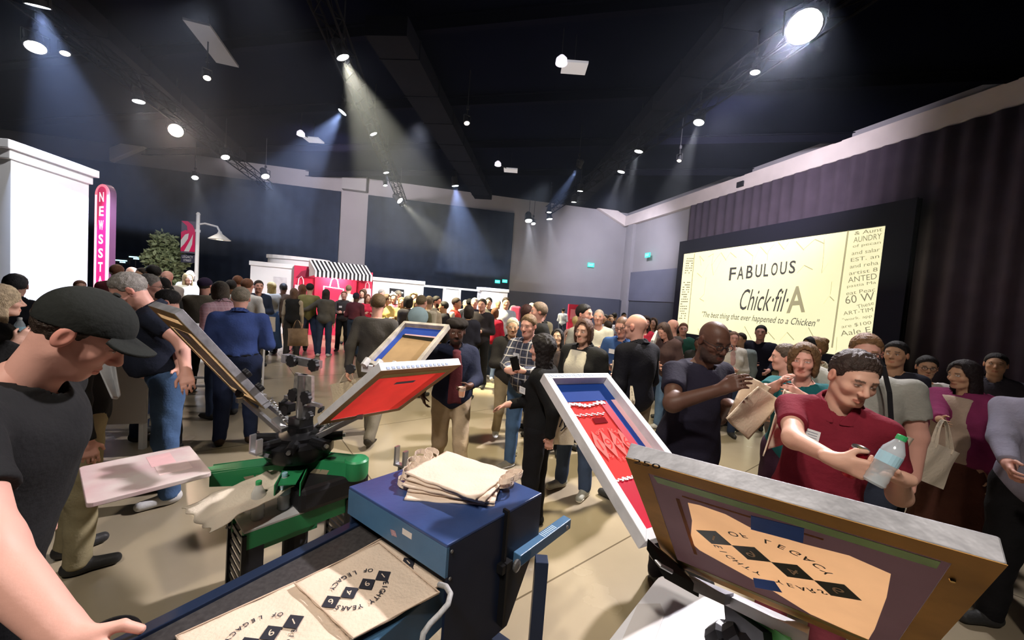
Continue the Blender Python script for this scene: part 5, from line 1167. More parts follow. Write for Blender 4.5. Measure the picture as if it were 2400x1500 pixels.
        addm(v,F,c)
    # arms with hands
    longs=top[0] in('shirt','sweater','jacket','hoodie','coat')
    for i,sg in((0,-1),(1,1)):
        d_=FD[i]; 
        if PN[i] is not None: n_=nrm(A3(*PN[i])*A3(sg,1,1))
        else: n_=T@A3(-sg,.0,0); 
        n_=n_-d_*(n_@d_)
        if np.linalg.norm(n_)<.25: n_=T@A3(0,0,-1); n_=n_-d_*(n_@d_)
        n_=nrm(n_); t_=np.cross(n_,d_)*sg*1.0
        fw=T@A3(0,1,.2)
        if PN[i] is None and t_@fw<0: pass
        t_=np.cross(d_,n_)*sg
        hp=hand_prims(WR_[i],d_,n_,t_,CU[i],1.0 if not female else .9)
        if pd>11: hp=[('c',WR_[i],WR_[i]+d_*.10,.028,.03,.02),('c',WR_[i]+d_*.09,WR_[i]+d_*.15+n_*.04*CU[i],.026,.014,.02),('c',WR_[i]+d_*.02,WR_[i]+d_*.08+t_*.035,.014,.010,.01)]
        pr=(armp[i] if not longs or pd<5 else [armp[i][1]])+hp
        if pr is not None:
            f_=lambda p,pr=pr:_ev(p,pr); al=np.array([q_ for z_ in pr for q_ in z_[1:3]]); v,F=mesh_sdf(f_,al.min(0)-.075,al.max(0)+.075,ns if pd<11 else ns*1.2); addm(v,F)
    # hidden trunk and legs keep the body one figure
    tr=[(k_[0],k_[1],k_[2]-.018,k_[3],k_[4]) if k_[0]=='e' else (k_[0],k_[1],k_[2],k_[3]-.016,k_[4]-.016,k_[5]) for k_ in torso]
    lg=[(k_[0],k_[1],k_[2],k_[3]-.016,k_[4]-.012,.03) for l_ in legp for k_ in l_]
    al=np.array([tt(-.25,-.2,-.1),tt(.25,.2,.55),AN[0],AN[1],HP[0],K[0],K[1]]); v,F=mesh_sdf(lambda p:_ev(p,tr+lg),al.min(0)-.12,al.max(0)+.12,max(bs*1.6,.012)); addm(v,F)
    body=mesh_obj('person',np.concatenate(VV),np.concatenate(FF),M_skin,None,np.concatenate(CC))
    body.location=Vector(base); body.rotation_euler=(0,0,a0); body.scale=(s,s,s); tag(body,name_label,cat,group)
    # wrinkle field
    ph=r_.random(6)*6.28
    def wr(p,amp):
        q=p*1.0; a=np.sin(q[:,2]*26+3*np.sin(q[:,0]*11+ph[0])+2.2*np.sin(q[:,1]*13+ph[1])+ph[2]); b=np.sin(q[:,0]*31+2.5*np.sin(q[:,2]*15+ph[3])+q[:,1]*21+ph[4])
        return amp*(a*.6+a*b*.7)
    # top garment
    kind,tc_=top[0],top[1]; th={'tee':.014,'polo':.014,'shirt':.016,'sweater':.022,'jacket':.030,'hoodie':.028,'coat':.034,'vest':.024,'longtee':.016}[kind]
    hem={'tee':-.10,'polo':-.09,'shirt':-.08,'sweater':-.07,'jacket':-.13,'hoodie':-.09,'coat':-.34,'vest':-.09,'longtee':-.30}[kind]
    if len(top)>2 and 'tuck' in top[2:]: hem=.055
    Ti=T.T; neckc=tt(0,.012,.50)
    slp=[]; cutp=[]
    for i in(0,1):
        if kind=='vest': slp.append([]); continue
        if longs: pr=[('c',SH[i],EL[i],.060*w+th*.35,.050*w+th*.3,.03),('c',EL[i],WR_[i]-(WR_[i]-EL[i])*.04,.050*w+th*.3,.036+th*.3,.03)]
        else: 
            m=SH[i]+(EL[i]-SH[i])*.78; pr=[('c',SH[i],m,.058*w+th*.3,.054*w+th*.35,.03)]
        slp.append(pr)
    def ftop(p,extra_=0.):
        d_=_ev(p,torso,th)
        q=(p-P0)@T
        d_=np.maximum(d_,hem-q[:,2])
        if hem<-.15: d_=_sm(d_,np.maximum(np.maximum(_ell(q,E0(0,0,-.12),E0(.20*w,.16*w,.36)),hem-q[:,2]),q[:,2]-.12),.03)
        for i in(0,1):
            if slp[i]:
                e=_ev(p,slp[i]); 
                if not longs: ax_=nrm(EL[i]-SH[i]); e=np.maximum(e,(p-SH[i])@ax_-.29*.60)
                else: ax_=nrm(WR_[i]-EL[i]); e=np.maximum(e,np.where((p-EL[i])@ax_>.0,(p-WR_[i])@ax_+.012,-1))
                d_=_sm(d_,e,.025)
            elif kind=='vest':
                d_=np.maximum(d_,-(np.linalg.norm(p-SH[i]-T@A3((.04 if i else -.04),0,.0),axis=1)-.085))
        d_=np.maximum(d_,-_cap(p,neckc-T@A3(0,-.01,.02 if kind not in('tee','longtee') else .03),neckc+T@A3(0,.02,.2),.061,.075)) if pd<8 else d_
        d_=np.where(np.linalg.norm(q[:,:2],axis=1)<.115,np.maximum(d_,q[:,2]-(.53 if kind in('polo','shirt','jacket','hoodie','vest','coat') else .512)),d_)
        if kind in('polo','shirt','jacket','vest','coat','hoodie'):
            z=q[:,2]-.500+.35*(q[:,1]); rr=np.sqrt((q[:,0])**2+(q[:,1]-.008)**2); col_=np.maximum(np.abs(rr-.071-.12*np.clip(.03-z,0,.05))-.0075,np.abs(z)-.022)
            gap=(np.abs(q[:,0])<.012+.4*np.clip(.02-z,0,.1))&(q[:,1]>0); col_=np.where(gap,.02,col_); d_=_sm(d_,col_,.006) if pd>=5 else d_
        if kind=='hoodie': d_=_sm(d_,_ell(p,tt(0,-.09,.47),E0(.10,.05,.06),Ti),.03)
        return d_+wr(p,.0035 if pd<5 else .005)
    al=np.array([tt(-.26*w,-.2,hem-.05),tt(.26*w,.24,.58),tt(-.26*w,.2,.5),EL[0],EL[1],SH[0],SH[1]]+([WR_[0],WR_[1]] if longs else []))
    v,F=mesh_sdf(ftop,al.min(0)-.10,al.max(0)+.10,bs)
    nm={'tee':'t_shirt','polo':'polo_shirt','shirt':'shirt','sweater':'sweater','jacket':'jacket','hoodie':'hoodie','coat':'long_coat','vest':'vest','longtee':'long_t_shirt'}[kind]
    to=mesh_obj(nm,v,F,toptex or cloth(tc_),body)
    if pd<5 and kind in('polo','shirt','jacket','vest','coat','hoodie'):
        def fcol(p):
            q=(p-P0)@T; z=q[:,2]-.524+.42*q[:,1]; a_=np.sqrt((q[:,0]*.97)**2+(q[:,1]-.004)**2); rr=.071+.62*np.clip(.022-z,0,.06)
            d_=np.maximum(np.abs(a_-rr)*.85-.0048,np.abs(z+.006)-.030); gap=(.010+.75*np.clip(z+.026,0,.06))-np.abs(q[:,0]); return np.where(q[:,1]>0,np.maximum(d_,gap),d_)
        v,F=mesh_sdf(fcol,tt(0,.0,.5)-.15,tt(0,.0,.5)+.15,max(.0042,bs*.55)); 
        if len(v): mesh_obj('collar',v,F,toptex or cloth(tc_),body)
    # shirt under a vest
    if kind=='vest' and inner is not None:
        pr=[k_ for i in(0,1) for k_ in [('c',SH[i],EL[i],.062*w,.05*w,.03),('c',EL[i],WR_[i]*.96+EL[i]*.04,.05*w,.036,.03)]]
        v,F=mesh_sdf(lambda p:_ev(p,pr)+wr(p,.003),np.minimum.reduce([*SH,*EL,*WR_])-.1,np.maximum.reduce([*SH,*EL,*WR_])+.1,bs); mesh_obj('shirt_sleeves',v,F,cloth(inner),body)
    elif inner is not None:     # open front showing the shirt below
        def fin(p):
            q=(p-P0)@T; d_=_ev(p,torso,th+.006); d_=np.maximum(d_,np.abs(q[:,0]-.0)-((.10 if 'wide' in top[2:] else .045)+.10*np.clip(.45-q[:,2],0,.3)*(1 if len(top)>2 and 'open' in top[2:] else .35))); d_=np.maximum(d_,.02-q[:,1]); return np.maximum(np.maximum(d_,q[:,2]-.49),.0-q[:,2] if not(len(top)>2 and 'open' in top[2:]) else -.04-q[:,2])
        v,F=mesh_sdf(fin,tt(-.2,-.1,-.2)*0+np.minimum(tt(-.25,-.1,-.1),tt(.25,.3,.6))-.15,np.maximum(tt(-.25,-.1,-.1),tt(.25,.3,.6))+.15,bs); 
        if len(v): mesh_obj('inner_shirt',v,F,cloth(inner),body)
    # trousers or skirt
    if isinstance(pants,tuple) and pants and pants[0]=='skirt':
        def fsk(p):
            t_=np.clip((zP+.05-p[:,2])/(zP-.12),0,1); rr=np.sqrt((p[:,0])**2+(p[:,1]*1.15)**2); return np.maximum(np.maximum((rr-(.165+.10*t_)-.008*np.sin(np.arctan2(p[:,1],p[:,0])*9))*.8,p[:,2]-zP-.1),.15-p[:,2])
        v,F=mesh_sdf(fsk,A3(-.4,-.4,.08),A3(.4,.4,zP+.15),bs); mesh_obj('long_skirt',v,F,cloth(pants[1]),body)
    elif pants is not None:
        tp=[torso[0],torso[1]]; pl=[(k_[0],k_[1],k_[2],k_[3]+.010,k_[4]+(.014 if j==0 else .020),.03) for l_ in legp for j,k_ in enumerate(l_)]
        def fpa(p):
            q=(p-P0)@T; d_=_sm(_ev(p,tp,.007),_ev(p,pl),.05); d_=np.maximum(d_,q[:,2]-.085)
            return np.maximum(d_,.045-p[:,2])+wr(p,.004)
        al=np.array([tt(-.2,-.18,.1),tt(.2,.2,.1),AN[0],AN[1],K[0],K[1],HP[0],HP[1]]); v,F=mesh_sdf(fpa,np.maximum(al.min(0)-.14,-9),al.max(0)+.12,bs); mesh_obj('trousers',v,F,cloth(pants),body)
        if belt:
            fb=lambda p:np.maximum(_ev(p,torso[:2],.012),np.abs(((p-P0)@T)[:,2]-.06)-.018); v,F=mesh_sdf(fb,tt(-.2,-.2,0)-.1,tt(.2,.2,.1)+.1,bs*.8); mesh_obj('belt',v,F,cloth(belt,rough=.5),body)
    # shoes
    for i in(0,1):
        f=nrm(FT[i]); a=AN[i]; 
        def fsh(p,a=a,f=f):
            s_=np.cross(f,(0,0,1)); heel=A3(a[0],a[1],a[2]-.03)-f*.035; toe=A3(a[0],a[1],a[2]-.04)+f*.155
            d_=_sm(_cap(p,heel,toe,.042,.034),_cap(p,a+A3(0,0,.02),a-A3(0,0,.02),.045,.045),.04); return np.maximum(d_,(a[2]-.074)-p[:,2])
        v,F=mesh_sdf(fsh,a-.24,a+.24,max(bs*.8,.008)); mesh_obj('shoe',v,F,cloth(shoes,rough=.5),body)
        if sole and pd<6:
            fo=lambda p:np.maximum(np.maximum(fsh(p)-.006,p[:,2]-(a[2]-.048)),(a[2]-.074)-p[:,2]); v,F=mesh_sdf(fo,a-.24,a+.24,max(bs*.7,.007)); mesh_obj('shoe_sole',v,F,cloth(sole),body)
    # hair
    hk=hair[0]
    if len(hair)>2 and hair[2] in('cap','hat') and hk=='short': hk='fringe'
    mh=mat('hair_%02x%02x%02x'%tuple(int(255*c) for c in hcol),tuple(hcol),.55,nz=(45,.45),bump=(160,.6),spec=.35)
    if hk not in('bald','none','cap') or hk=='cap':
        hz_r={'buzz':.003,'short':.010,'thick':.018,'long':.016,'bob':.018,'bun':.012,'curly':.030,'fringe':.006,'tail':.012,'cap':.006,'afro':.045}.get(hk,.010)
        def fhair(p):
            q=hl(p); nzs=.0035*np.sin(q[:,0]*190+4*np.sin(q[:,2]*60))*np.sin(q[:,1]*150+3*np.sin(q[:,0]*80)) if pd<4 else 0
            if hk in('curly','afro'): nzs=.008*np.sin(q[:,0]*95+ph[0]+2*np.sin(q[:,2]*50))*np.sin(q[:,1]*90+ph[1])*np.sin(q[:,2]*85)
            up_=np.where(q[:,2]>.05,hz_r*1.25,hz_r)
            tp=np.clip((q[:,2]-.005)/.07,0,1) if hk not in('long','bob','curly','afro') else np.clip((q[:,2]+.06)/.08,0,1)
            d_=_ell(q,E0(0,-.014,.030),E0(.076,.097,.089)+hz_r)
            line=np.where(q[:,1]>0,.0+.93*q[:,1]+.010*np.clip((q[:,1]-.04)/.04,0,1)*(np.abs(q[:,0])<.035)+.25*np.clip(np.abs(q[:,0])-.05,0,.05)*0,.75*q[:,1]-.0)
            sb=(np.abs(q[:,0])>.055)&(q[:,1]>-.01)&(q[:,1]<.035); line=np.where(sb,np.minimum(line,-.012+.9*np.abs(q[:,1]-.012)),line)
            line=np.where(q[:,1]<-.02,-.055,line)
            if hk=='fringe': line=np.maximum(line,-.06); d_=np.maximum(d_,q[:,2]-.045); d_=np.maximum(d_,q[:,1]-.02)
            if hk in('long','bob','curly','afro') : line=np.where(q[:,1]<.045,np.minimum(line,-.02),line)
            line=line+.003*np.sin(q[:,0]*170+ph[2])+.0025*np.sin(q[:,0]*330+ph[3])
            if hk in('long','bob'): line=np.where(q[:,1]>.03,.088-.16*np.clip((np.abs(q[:,0]+.012)-.012)/.055,0,1)**2,line)
            if hk in('short','thick','buzz','bun','tail'): d_=d_+hz_r*1.15*(1-np.clip((q[:,2]-line)/.045,0,1)**.7)
            elif hk in('long','bob'): d_=d_+np.where(q[:,1]>.03,.010*(1-np.clip((q[:,2]-line)/.03,0,1)),0)
            d_=np.maximum(d_,line-q[:,2])
            if hk in('long','curly'):
                L_={'long':-.30,'curly':-.26}[hk]
                dr=_sm(_ell(q,E0(0,-.055,-.11),E0(.088,.055,.20)),_ell(np.abs(q)*E0(1,0,0)+q*E0(0,1,1),E0(.070,-.012,-.10),E0(.024,.040,.16)),.03); dr=np.maximum(dr,L_-q[:,2]); dr=np.maximum(dr,q[:,1]-.035); d_=_sm(d_,dr,.03)
            if hk=='bob':
                dr=_sm(_ell(q,E0(0,-.05,-.05),E0(.088,.060,.095)),_ell(np.abs(q)*E0(1,0,0)+q*E0(0,1,1),E0(.074,.005,-.04),E0(.022,.042,.085)),.03); dr=np.maximum(dr,q[:,1]-.05); d_=_sm(d_,dr,.03)
            if hk=='tail': d_=_sm(d_,_cap(q,E0(0,-.11,.03),E0(0,-.14,-.12),.03,.018),.02)
            if hk=='bun': d_=_sm(d_,_ell(q,E0(0,-.09,.09),E0(.04,.04,.035)),.012)
            if hk=='afro': pass
            return (d_+nzs)*Hs
        b=.36 if hk in('long','curly','tail') else .2
        v,F=mesh_sdf(fhair,hc-b,hc+.17,hs*1.05); 
        if len(v): mesh_obj('hair',v,F,mh,body)
    if len(hair)>2:
        acc=hair[2]; ac=hair[3]
        if acc=='cap':
            def fc(p):
                q=hl(p); d_=_ell(q,E0(0,-.012,.034),E0(.088,.108,.094)); d_=np.maximum(d_,(.016+.28*q[:,1])-q[:,2]); return d_*Hs
            v,F=mesh_sdf(fc,hc-.16,hc+.16,hs); c_=mesh_obj('cap_crown',v,F,cloth(ac),body)
            def fv(p):
                q=hl(p); rr=np.sqrt((q[:,0]/.082)**2+((q[:,1]-.075)/.088)**2); zz=q[:,2]-(.046-.16*(q[:,1]-.09)-4.*q[:,0]**2+.0); return np.maximum(np.maximum((rr-1)*.06,np.abs(zz)-.0045),.06-q[:,1])*Hs
            v,F=mesh_sdf(fv,hc-.1,hc+.22,hs*.8); mesh_obj('cap_visor',v,F,cloth(ac),body)
            if pd<2:
                v,F=mesh_sdf(lambda p:_ell(hl(p),E0(0,-.012,.130),E0(.010,.010,.006))*Hs,hc-.15,hc+.2,hs); mesh_obj('cap_button',v,F,cloth(ac),body)
        if acc=='hat':
            v,F=mesh_sdf(lambda p:(_sm(_ell(hl(p),E0(-.0,-.03,.075),E0(.115,.135,.055)),_ell(hl(p),E0(0,-.05,.03),E0(.09,.09,.06)),.03)+.004*np.sin(hl(p)[:,0]*80)*np.sin(hl(p)[:,1]*70))*Hs,hc-.22,hc+.2,hs); mesh_obj('floppy_hat',v,F,cloth(ac),body)
        if acc=='band':
            def fbn(p): q=hl(p); d_=np.abs(_ell(q,E0(0,-.012,.03),E0(.082,.102,.096)))-.010; return np.maximum(d_,np.abs(q[:,1]*.9-.030-.1*q[:,2])-.020)*Hs
            v,F=mesh_sdf(lambda p:np.maximum(fbn(p),(.0-hl(p)[:,2])),hc-.15,hc+.16,hs); mesh_obj('headband',v,F,cloth(ac),body)
    if glasses:
        mb=MB(); g=lambda x,y,z:hc+H_@(A3(x,y,z)*Hs)
        for sg in(-1,1):
            mb.tube([g(sg*.032+.022*math.cos(t),.100-.10*abs(.022*math.cos(t)+.0)*0,.0+.017*math.sin(t)) for t in np.linspace(0,2*math.pi,14,endpoint=False)],.0022,5,closed=True)
            mb.tube([g(sg*.054,.098,.004),g(sg*.078,.06,.006),g(sg*.083,-.01,.004)],.0018,5)
        mb.tube([g(-.011,.101,.004),g(.011,.101,.004)],.002,5)
        V=np.concatenate(mb.v); me=bpy.data.meshes.new('glasses'); me.from_pydata(V.tolist(),[],mb.f); me.materials.append(M_black); o=bpy.data.objects.new('glasses',me); COL.objects.link(o); o.parent=body
    if badge:
        bx,bzv=badge; q0=tt(bx,.40,bzv); dn=-(T@A3(0,1,0)); t_=0; 
        for _ in range(24):
            dd=ftop((q0+dn*t_)[None])[0]; t_+=max(dd*.7,.002)
            if dd<.002: break
        c_=q0+dn*(t_-.004); x_=T@A3(1,0,0); z_=T@A3(0,0,1); eps=.02
        f0=lambda q_:ftop(q_[None])[0]; nn_=nrm(A3(*[f0(c_+A3(*(eps*(np.arange(3)==k)))) -f0(c_-A3(*(eps*(np.arange(3)==k)))) for k in range(3)])); x_=nrm(x_-nn_*(x_@nn_)); z_=np.cross(x_,nn_)
        if z_[2]<0: z_=-z_
        mb=MB(); mb.box(c_+nn_*.003,(.085,.055,.003),(x_,z_,np.cross(x_,z_))); V=np.concatenate(mb.v); me=bpy.data.meshes.new('name_badge'); me.from_pydata(V.tolist(),[],mb.f); me.materials.append(M_white); o=bpy.data.objects.new('name_badge',me); COL.objects.link(o); o.parent=body
        if pd<4:
            mb=MB(); cn=c_+nn_*.0052
            for k_,(zz_,ll_) in enumerate(((.016,.05),(.004,.035),(-.008,.055))): mb.box(cn+z_*zz_-x_*(.035-ll_/2)*.9,(ll_,.0035,.0008),(x_,z_,np.cross(x_,z_)))
            V=np.concatenate(mb.v); me=bpy.data.meshes.new('badge_lines'); me.from_pydata(V.tolist(),[],mb.f); me.materials.append(mat('badge_grey',(.35,.38,.45),.7)); o2=bpy.data.objects.new('badge_lines',me); COL.objects.link(o2); o2.parent=o
    loc2w=lambda q: base+s*(Rw@np.asarray(q))
    info=dict(body=body,w=[loc2w(q) for q in WR_],hand=[loc2w(WR_[i]+FD[i]*.09) for i in(0,1)],s=s,w2=loc2w,dir=[Rw@f for f in FD],base=base,fwd=Rw@A3(0,1,0),right=Rw@A3(1,0,0))
    return info
# ------------------------------------------------------------------ people near the presses
BK=(.012,.012,.014); JN=(.06,.11,.22); DJ=(.03,.045,.09); KH=(.42,.33,.20); NV=(.018,.024,.055); CR=(.72,.66,.52); WH=(.75,.75,.76)
h_bk=(.015,.012,.012); h_br=(.10,.055,.03); h_db=(.04,.025,.018); h_gy=(.38,.35,.32); h_bl=(.50,.36,.18); h_wb=(.80,.72,.52); h_rd=(.20,.08,.04)
def tote_held(p,u,v,w,h,label,m=None,handles=True,t=.03,grip=None,mark=False,group=None):
    """canvas bag: p top centre, u along its mouth, v down"""
    u=nrm(u); v=nrm(np.asarray(v)-u*(np.asarray(v)@u)); n=np.cross(u,v); R=thing('tote_bag',label,'tote bag',p+v*h,group); mb=MB(); N=14; V=[];F=[]
    for sd in(-1,1):
        for i in range(N+1):
            for j in range(N+1):
                a=i/N*2-1; b=j/N; V.append(p+u*a*w/2*(1-.03*math.sin(5*b))+v*b*h+n*sd*(t/2*(1-abs(a)**3)*(1-b**4)+.0015)+n*.004*math.sin(6*a+4*b))
        o=len(V)-(N+1)**2
        for i in range(N):
            for j in range(N): q=(o+i*(N+1)+j,o+(i+1)*(N+1)+j,o+(i+1)*(N+1)+j+1,o+i*(N+1)+j+1); F.append(q if sd>0 else q[::-1])
    MB().add(V,F).obj('bag_body',m or M_cottonp,R,smooth=True)
    if handles:
        for sd in(-1,1):
            g=grip if grip is not None else p-v*.22; a=p-u*w*.22+n*sd*t*.4; b=p+u*w*.22+n*sd*t*.4; mb=MB(); pts=[a+v*.03,a]+[a*(1-x)**2+2*x*(1-x)*(g*1.0)+b*x*x+ (g-(a+b)/2)*(2*x*(1-x)) for x in np.linspace(.1,.9,9)]+[b,b+v*.03]
            mb.ribbon(pts,.02,n,.003); mb.obj('handle',m or M_cottonp,R)
    return R
# 1 capped printer
p=person('man in a black cap and black t-shirt bending over the green hub press',196,680,1.05,72,('tee',(.018,.018,.019),'x'),BK,('short',h_db,'cap',(.022,.024,.022)),'pk',
   (('w',P(70,1240,1.35),(.3,-.4,-1),.4),('w',P(235,1620,.70),(.6,-.3,-1),.35)),(4,22,0),lean=14,w=1.25,fine=.85,shoes=BK)
# 2 navy polo
person('grey-haired man in a navy polo and blue jeans, looking down beside the raised grey screen',303,640,2.7,-96,('polo',(.016,.02,.036),'tuck'),(.075,.14,.28),('short',h_gy),'pk',
   (('w',P(436,872,2.50),(.5,-.6,-.3),.4),('w',P(428,862,2.75),(.5,-.6,-.3),.4)),(0,24,0),lean=13,belly=.8,belt=(.02,.015,.012),shoes=(.7,.7,.7),w=1.06)
# 3 blue shirt back
person('grey-haired man in a royal blue shirt seen from behind, hands in front of him',566,673,3.95,172,('shirt',(.05,.085,.26),'tuck'),(.02,.03,.075),('short',(.30,.26,.20)),'pk',('front','front'),(0,6,0),w=1.18,belt=BK,shoes=(.05,.03,.02))
# 4 grey pullover
p4=person('man in a dark grey-brown pullover seen from behind, dangling a tote from one hand',888,689,4.3,160,('sweater',(.085,.078,.075)),(.16,.14,.11),('short',(.16,.10,.05)),'pk',(('w',P(815,868,4.15),(.4,-.5,-.6),.5),'front'),(10,5,0),legs='walk',w=1.08,shoes=(.03,.025,.02))
tote_held(P(812,893,4.15),A3(.8,.5,.2),A3(-.35,-.1,-1),.34,.36,'cream tote dangling from the hand of the man in the grey-brown pullover',grip=P(814,872,4.15))
# 5 floppy hat
p5=person('bearded man in a dark floppy hat and navy jacket, holding a small cup',1072,748,3.3,12,('jacket',(.016,.02,.045),'open'),(.50,.38,.25),('short',h_bk,'hat',(.018,.014,.012)),'dk',
   (('w',P(1100,905,3.1),(.5,-.4,-.6),.7,(-.8,.4,-.3)),('w',P(990,925,3.35),(.4,-.3,-.5),.45)),(-12,8,0),badge=(.085,.36),beard=(.03,.018,.015),inner=(.13,.03,.04),legs='walk',w=1.05)
c=p5['hand'][0]; R=thing('paper_cup','small clear cup of orange drink held by the man with the floppy hat','cup',c-up*.05); MB().lathe(c-up*.055,up,[(.022,0),(.030,.08),(.031,.082)],16).obj('cup_body',mat('cup_plastic',(.75,.55,.45),.2,alpha=1),R,smooth=True); MB().lathe(c-up*.055,up,[(.024,.01),(.0275,.05)],16).obj('drink',mat('peach_drink',(.8,.4,.25),.3),R)
# 6 bleached hair
person('man with bleached hair and a dark jacket covering his mouth with one hand',1203,745,4.4,8,('jacket',(.035,.032,.03)),KH,('short',h_wb),'tan',('chin','cross'),(-5,4,0),badge=(-.08,.33),shoes=(.75,.75,.65),inner=(.02,.02,.02),legs='walk',sole=WH)
# 7 plaid
def plaid(name,a,b,c_,s=26):
    m=mat(name,a,.85,bump=(60,.2)); N=m.node_tree.nodes; L=m.node_tree.links; tc=N.new('ShaderNodeTexCoord'); sx=N.new('ShaderNodeSeparateXYZ'); L.new(tc.outputs['Object'],sx.inputs[0]); prev=None
    col=N.new('ShaderNodeRGB'); col.outputs[0].default_value=(*a,1); prev=col.outputs[0]
    for ax,sc2,cc,th,fac in(('X',s,b,.55,.6),('Z',s,b,.55,.6),('X',s*.5,c_,.9,.8),('Z',s*.5,c_,.9,.8)):
        mu=N.new('ShaderNodeMath'); mu.operation='MULTIPLY'; mu.inputs[1].default_value=sc2*2; L.new(sx.outputs[ax],mu.inputs[0]); sn=N.new('ShaderNodeMath'); sn.operation='SINE'; L.new(mu.outputs[0],sn.inputs[0])
        gt=N.new('ShaderNodeMath'); gt.operation='GREATER_THAN'; gt.inputs[1].default_value=th; L.new(sn.outputs[0],gt.inputs[0]); m2=N.new('ShaderNodeMath'); m2.operation='MULTIPLY'; m2.inputs[1].default_value=fac; L.new(gt.outputs[0],m2.inputs[0])
        mx=N.new('ShaderNodeMixRGB'); L.new(m2.outputs[0],mx.inputs[0]); L.new(prev,mx.inputs[1]); mx.inputs[2].default_value=(*cc,1); prev=mx.outputs[0]
    L.new(prev,N['Principled BSDF'].inputs['Base Color']); return m
PL1=plaid('navy_white_plaid',(.05,.055,.09),(.02,.022,.035),(.50,.47,.46),80)
p7=person('man in a navy and white plaid shirt and jeans, holding a phone with both hands',1240,737,3.75,-28,('shirt',(.1,.1,.1)),(.075,.14,.26),('short',(.24,.15,.08)),'pk',
  (('w',P(1222,868,3.45),(.5,-.4,-.5),.8,(-.9,.3,.1)),('w',P(1190,868,3.5),(.5,-.3,-.5),.8,(-.9,.5,.1))),(0,8,0),badge=(.07,.34),toptex=PL1,w=1.1,shoes=(.3,.28,.22),sole=WH)
c=P(1207,852,3.40); tag(MB().box(c,(.075,.012,.14),(nrm(A3(1,.2,.3)),nrm(A3(-.2,1,.3)),nrm(A3(-.3,-.3,1)))).obj('phone',M_blackm,bevel=.004),'dark phone held by the man in the plaid shirt','phone')
# 8 woman in black
p8=person('woman with long curly black hair in an all black outfit, gesturing with one hand',1272,787,2.8,-108,('sweater',(.010,.010,.011)),(.010,.010,.012),('curly',(.014,.009,.009)),'pk',
  (('w',P(1288,1028,2.62),(.3,-.5,-.3),.45),('w',P(1190,948,2.75),(.3,-.4,-.8),.25,(-.1,1,-.5),(-.3,0,-1))),(0,2,0),female=True,badge=(-.14,.32),shoes=BK)
# 9 asian woman
person('long-haired woman in a brown jacket gazing up beside the woman in the cream sweater',1308,771,4.3,-12,('jacket',(.07,.05,.045)),BK,('long',h_bk),'as_',('front','down'),(0,-8,6),female=True,inner=(.05,.04,.04))
# 10 cream sweater
p10=person('woman with a brown bob in a cream sweater, black cardigan and jeans, listening',1370,749,3.4,-30,('jacket',(.02,.02,.022),'open','wide'),(.06,.09,.16),('bob',(.12,.055,.035)),'lt',('bent','down'),(6,2,0),female=True,inner=(.78,.72,.58),w=1.12,shoes=(.5,.5,.42),sole=CR)
R=tote_held(P(1325,945,3.15),A3(.9,.1,0),A3(.02,0,-1),.20,.36,'cream tote with black handwriting hanging beside the woman in the cream sweater',grip=P(1330,905,3.15))
mb=MB(); put_text(mb,'ly',P(1322,995,3.12)-A3(0,.012,0),A3(.95,.0,-.2),up,.13,.3); mb.obj('handwriting',M_ink,R)
# 11 printer in dark tee
p11=person('bald man with glasses in a long dark navy t-shirt, explaining with both hands',1678,752,2.25,48,('longtee',(.020,.018,.035)),(.02,.02,.03),('bald',h_bk),'dk',
  (('w',P(1708,946,2.2),(.3,-.4,-.8),.25,(-.2,1,.1),(0,0,1)),('w',P(1690,912,1.95),(.5,-.6,-.4),.45,(-.3,.8,.6),(-1,.2,0))),(-8,14,0),lean=6,glasses=True,beard=(.05,.03,.025),w=1.12,fine=.9)
# 12 burgundy
p12=person('man in a burgundy polo with a name badge, holding a can and a bottle',2008,823,1.62,4,('polo',(.22,.018,.035)),(.25,.05,.07),('short',(.055,.035,.028)),'lt',
  (('w',P(2112,1120,1.46),(.25,-.6,-1),.75,(-1,.45,.1),(-.2,-.1,1)),('w',P(1958,1078,1.36),(.8,-.35,-.5),.7,(-1,.1,-.1),(-.1,-1,.15))),(30,16,0),badge=(.085,.36),w=1.02,fine=.85,side=-6)
def can(c,ax,label):
    R=thing('drink_can',label,'can',c); MB().lathe(c,ax,[(.023,-.06),(.0275,-.052),(.0275,.045),(.0235,.055)],24).obj('can_body',mat('red_can',(.45,.01,.03),.25,.4),R,smooth=True); MB().lathe(c,ax,[(.0262,.055),(.0255,.060),(.0225,.057),(.001,.057)],24).obj('can_rim',M_alu,R,smooth=True)
    MB().lathe(c+nrm(ax)*.0585,ax,[(.010,0),(.010,.001),(.004,.0012)],14).obj('pull_tab',mat('gold_tab',(.7,.6,.3),.3,.7),R)
can(P(2003,1082,1.37),nrm(A3(.05,-.25,1)),'small red drink can held by the man in the burgundy polo')
bx=nrm(P(2088,1066,1.26)-P(2048,1130,1.27)); bottle(P(2046,1134,1.27),'clear water bottle with green cap held by the man in the burgundy polo',ax=bx,lbl=M_water,h=.19,r=.031)
# 13 teal
p13=person('woman with swept brown hair in a teal top, one hand at her neck',1888,806,2.45,-18,('tee',(.012,.11,.12)),(.05,.02,.04),('bob',(.20,.11,.05)),'pk',
  (('w',P(1872,925,2.2),(.9,-.2,-.6),.8,(-.3,.9,.3)),('w',P(1818,905,2.25),(.9,-.1,-.8),.4,(-.6,.3,.9))),(12,6,0),female=True,badge=(.05,.30),w=1.12)
# 14
person('man in a grey shirt with brown hair, in profile behind the raised totes',1842,806,3.0,-82,('tee',(.13,.12,.12)),DJ,('short',(.13,.09,.07)),'pk',('bent','bent'),(0,4,0))
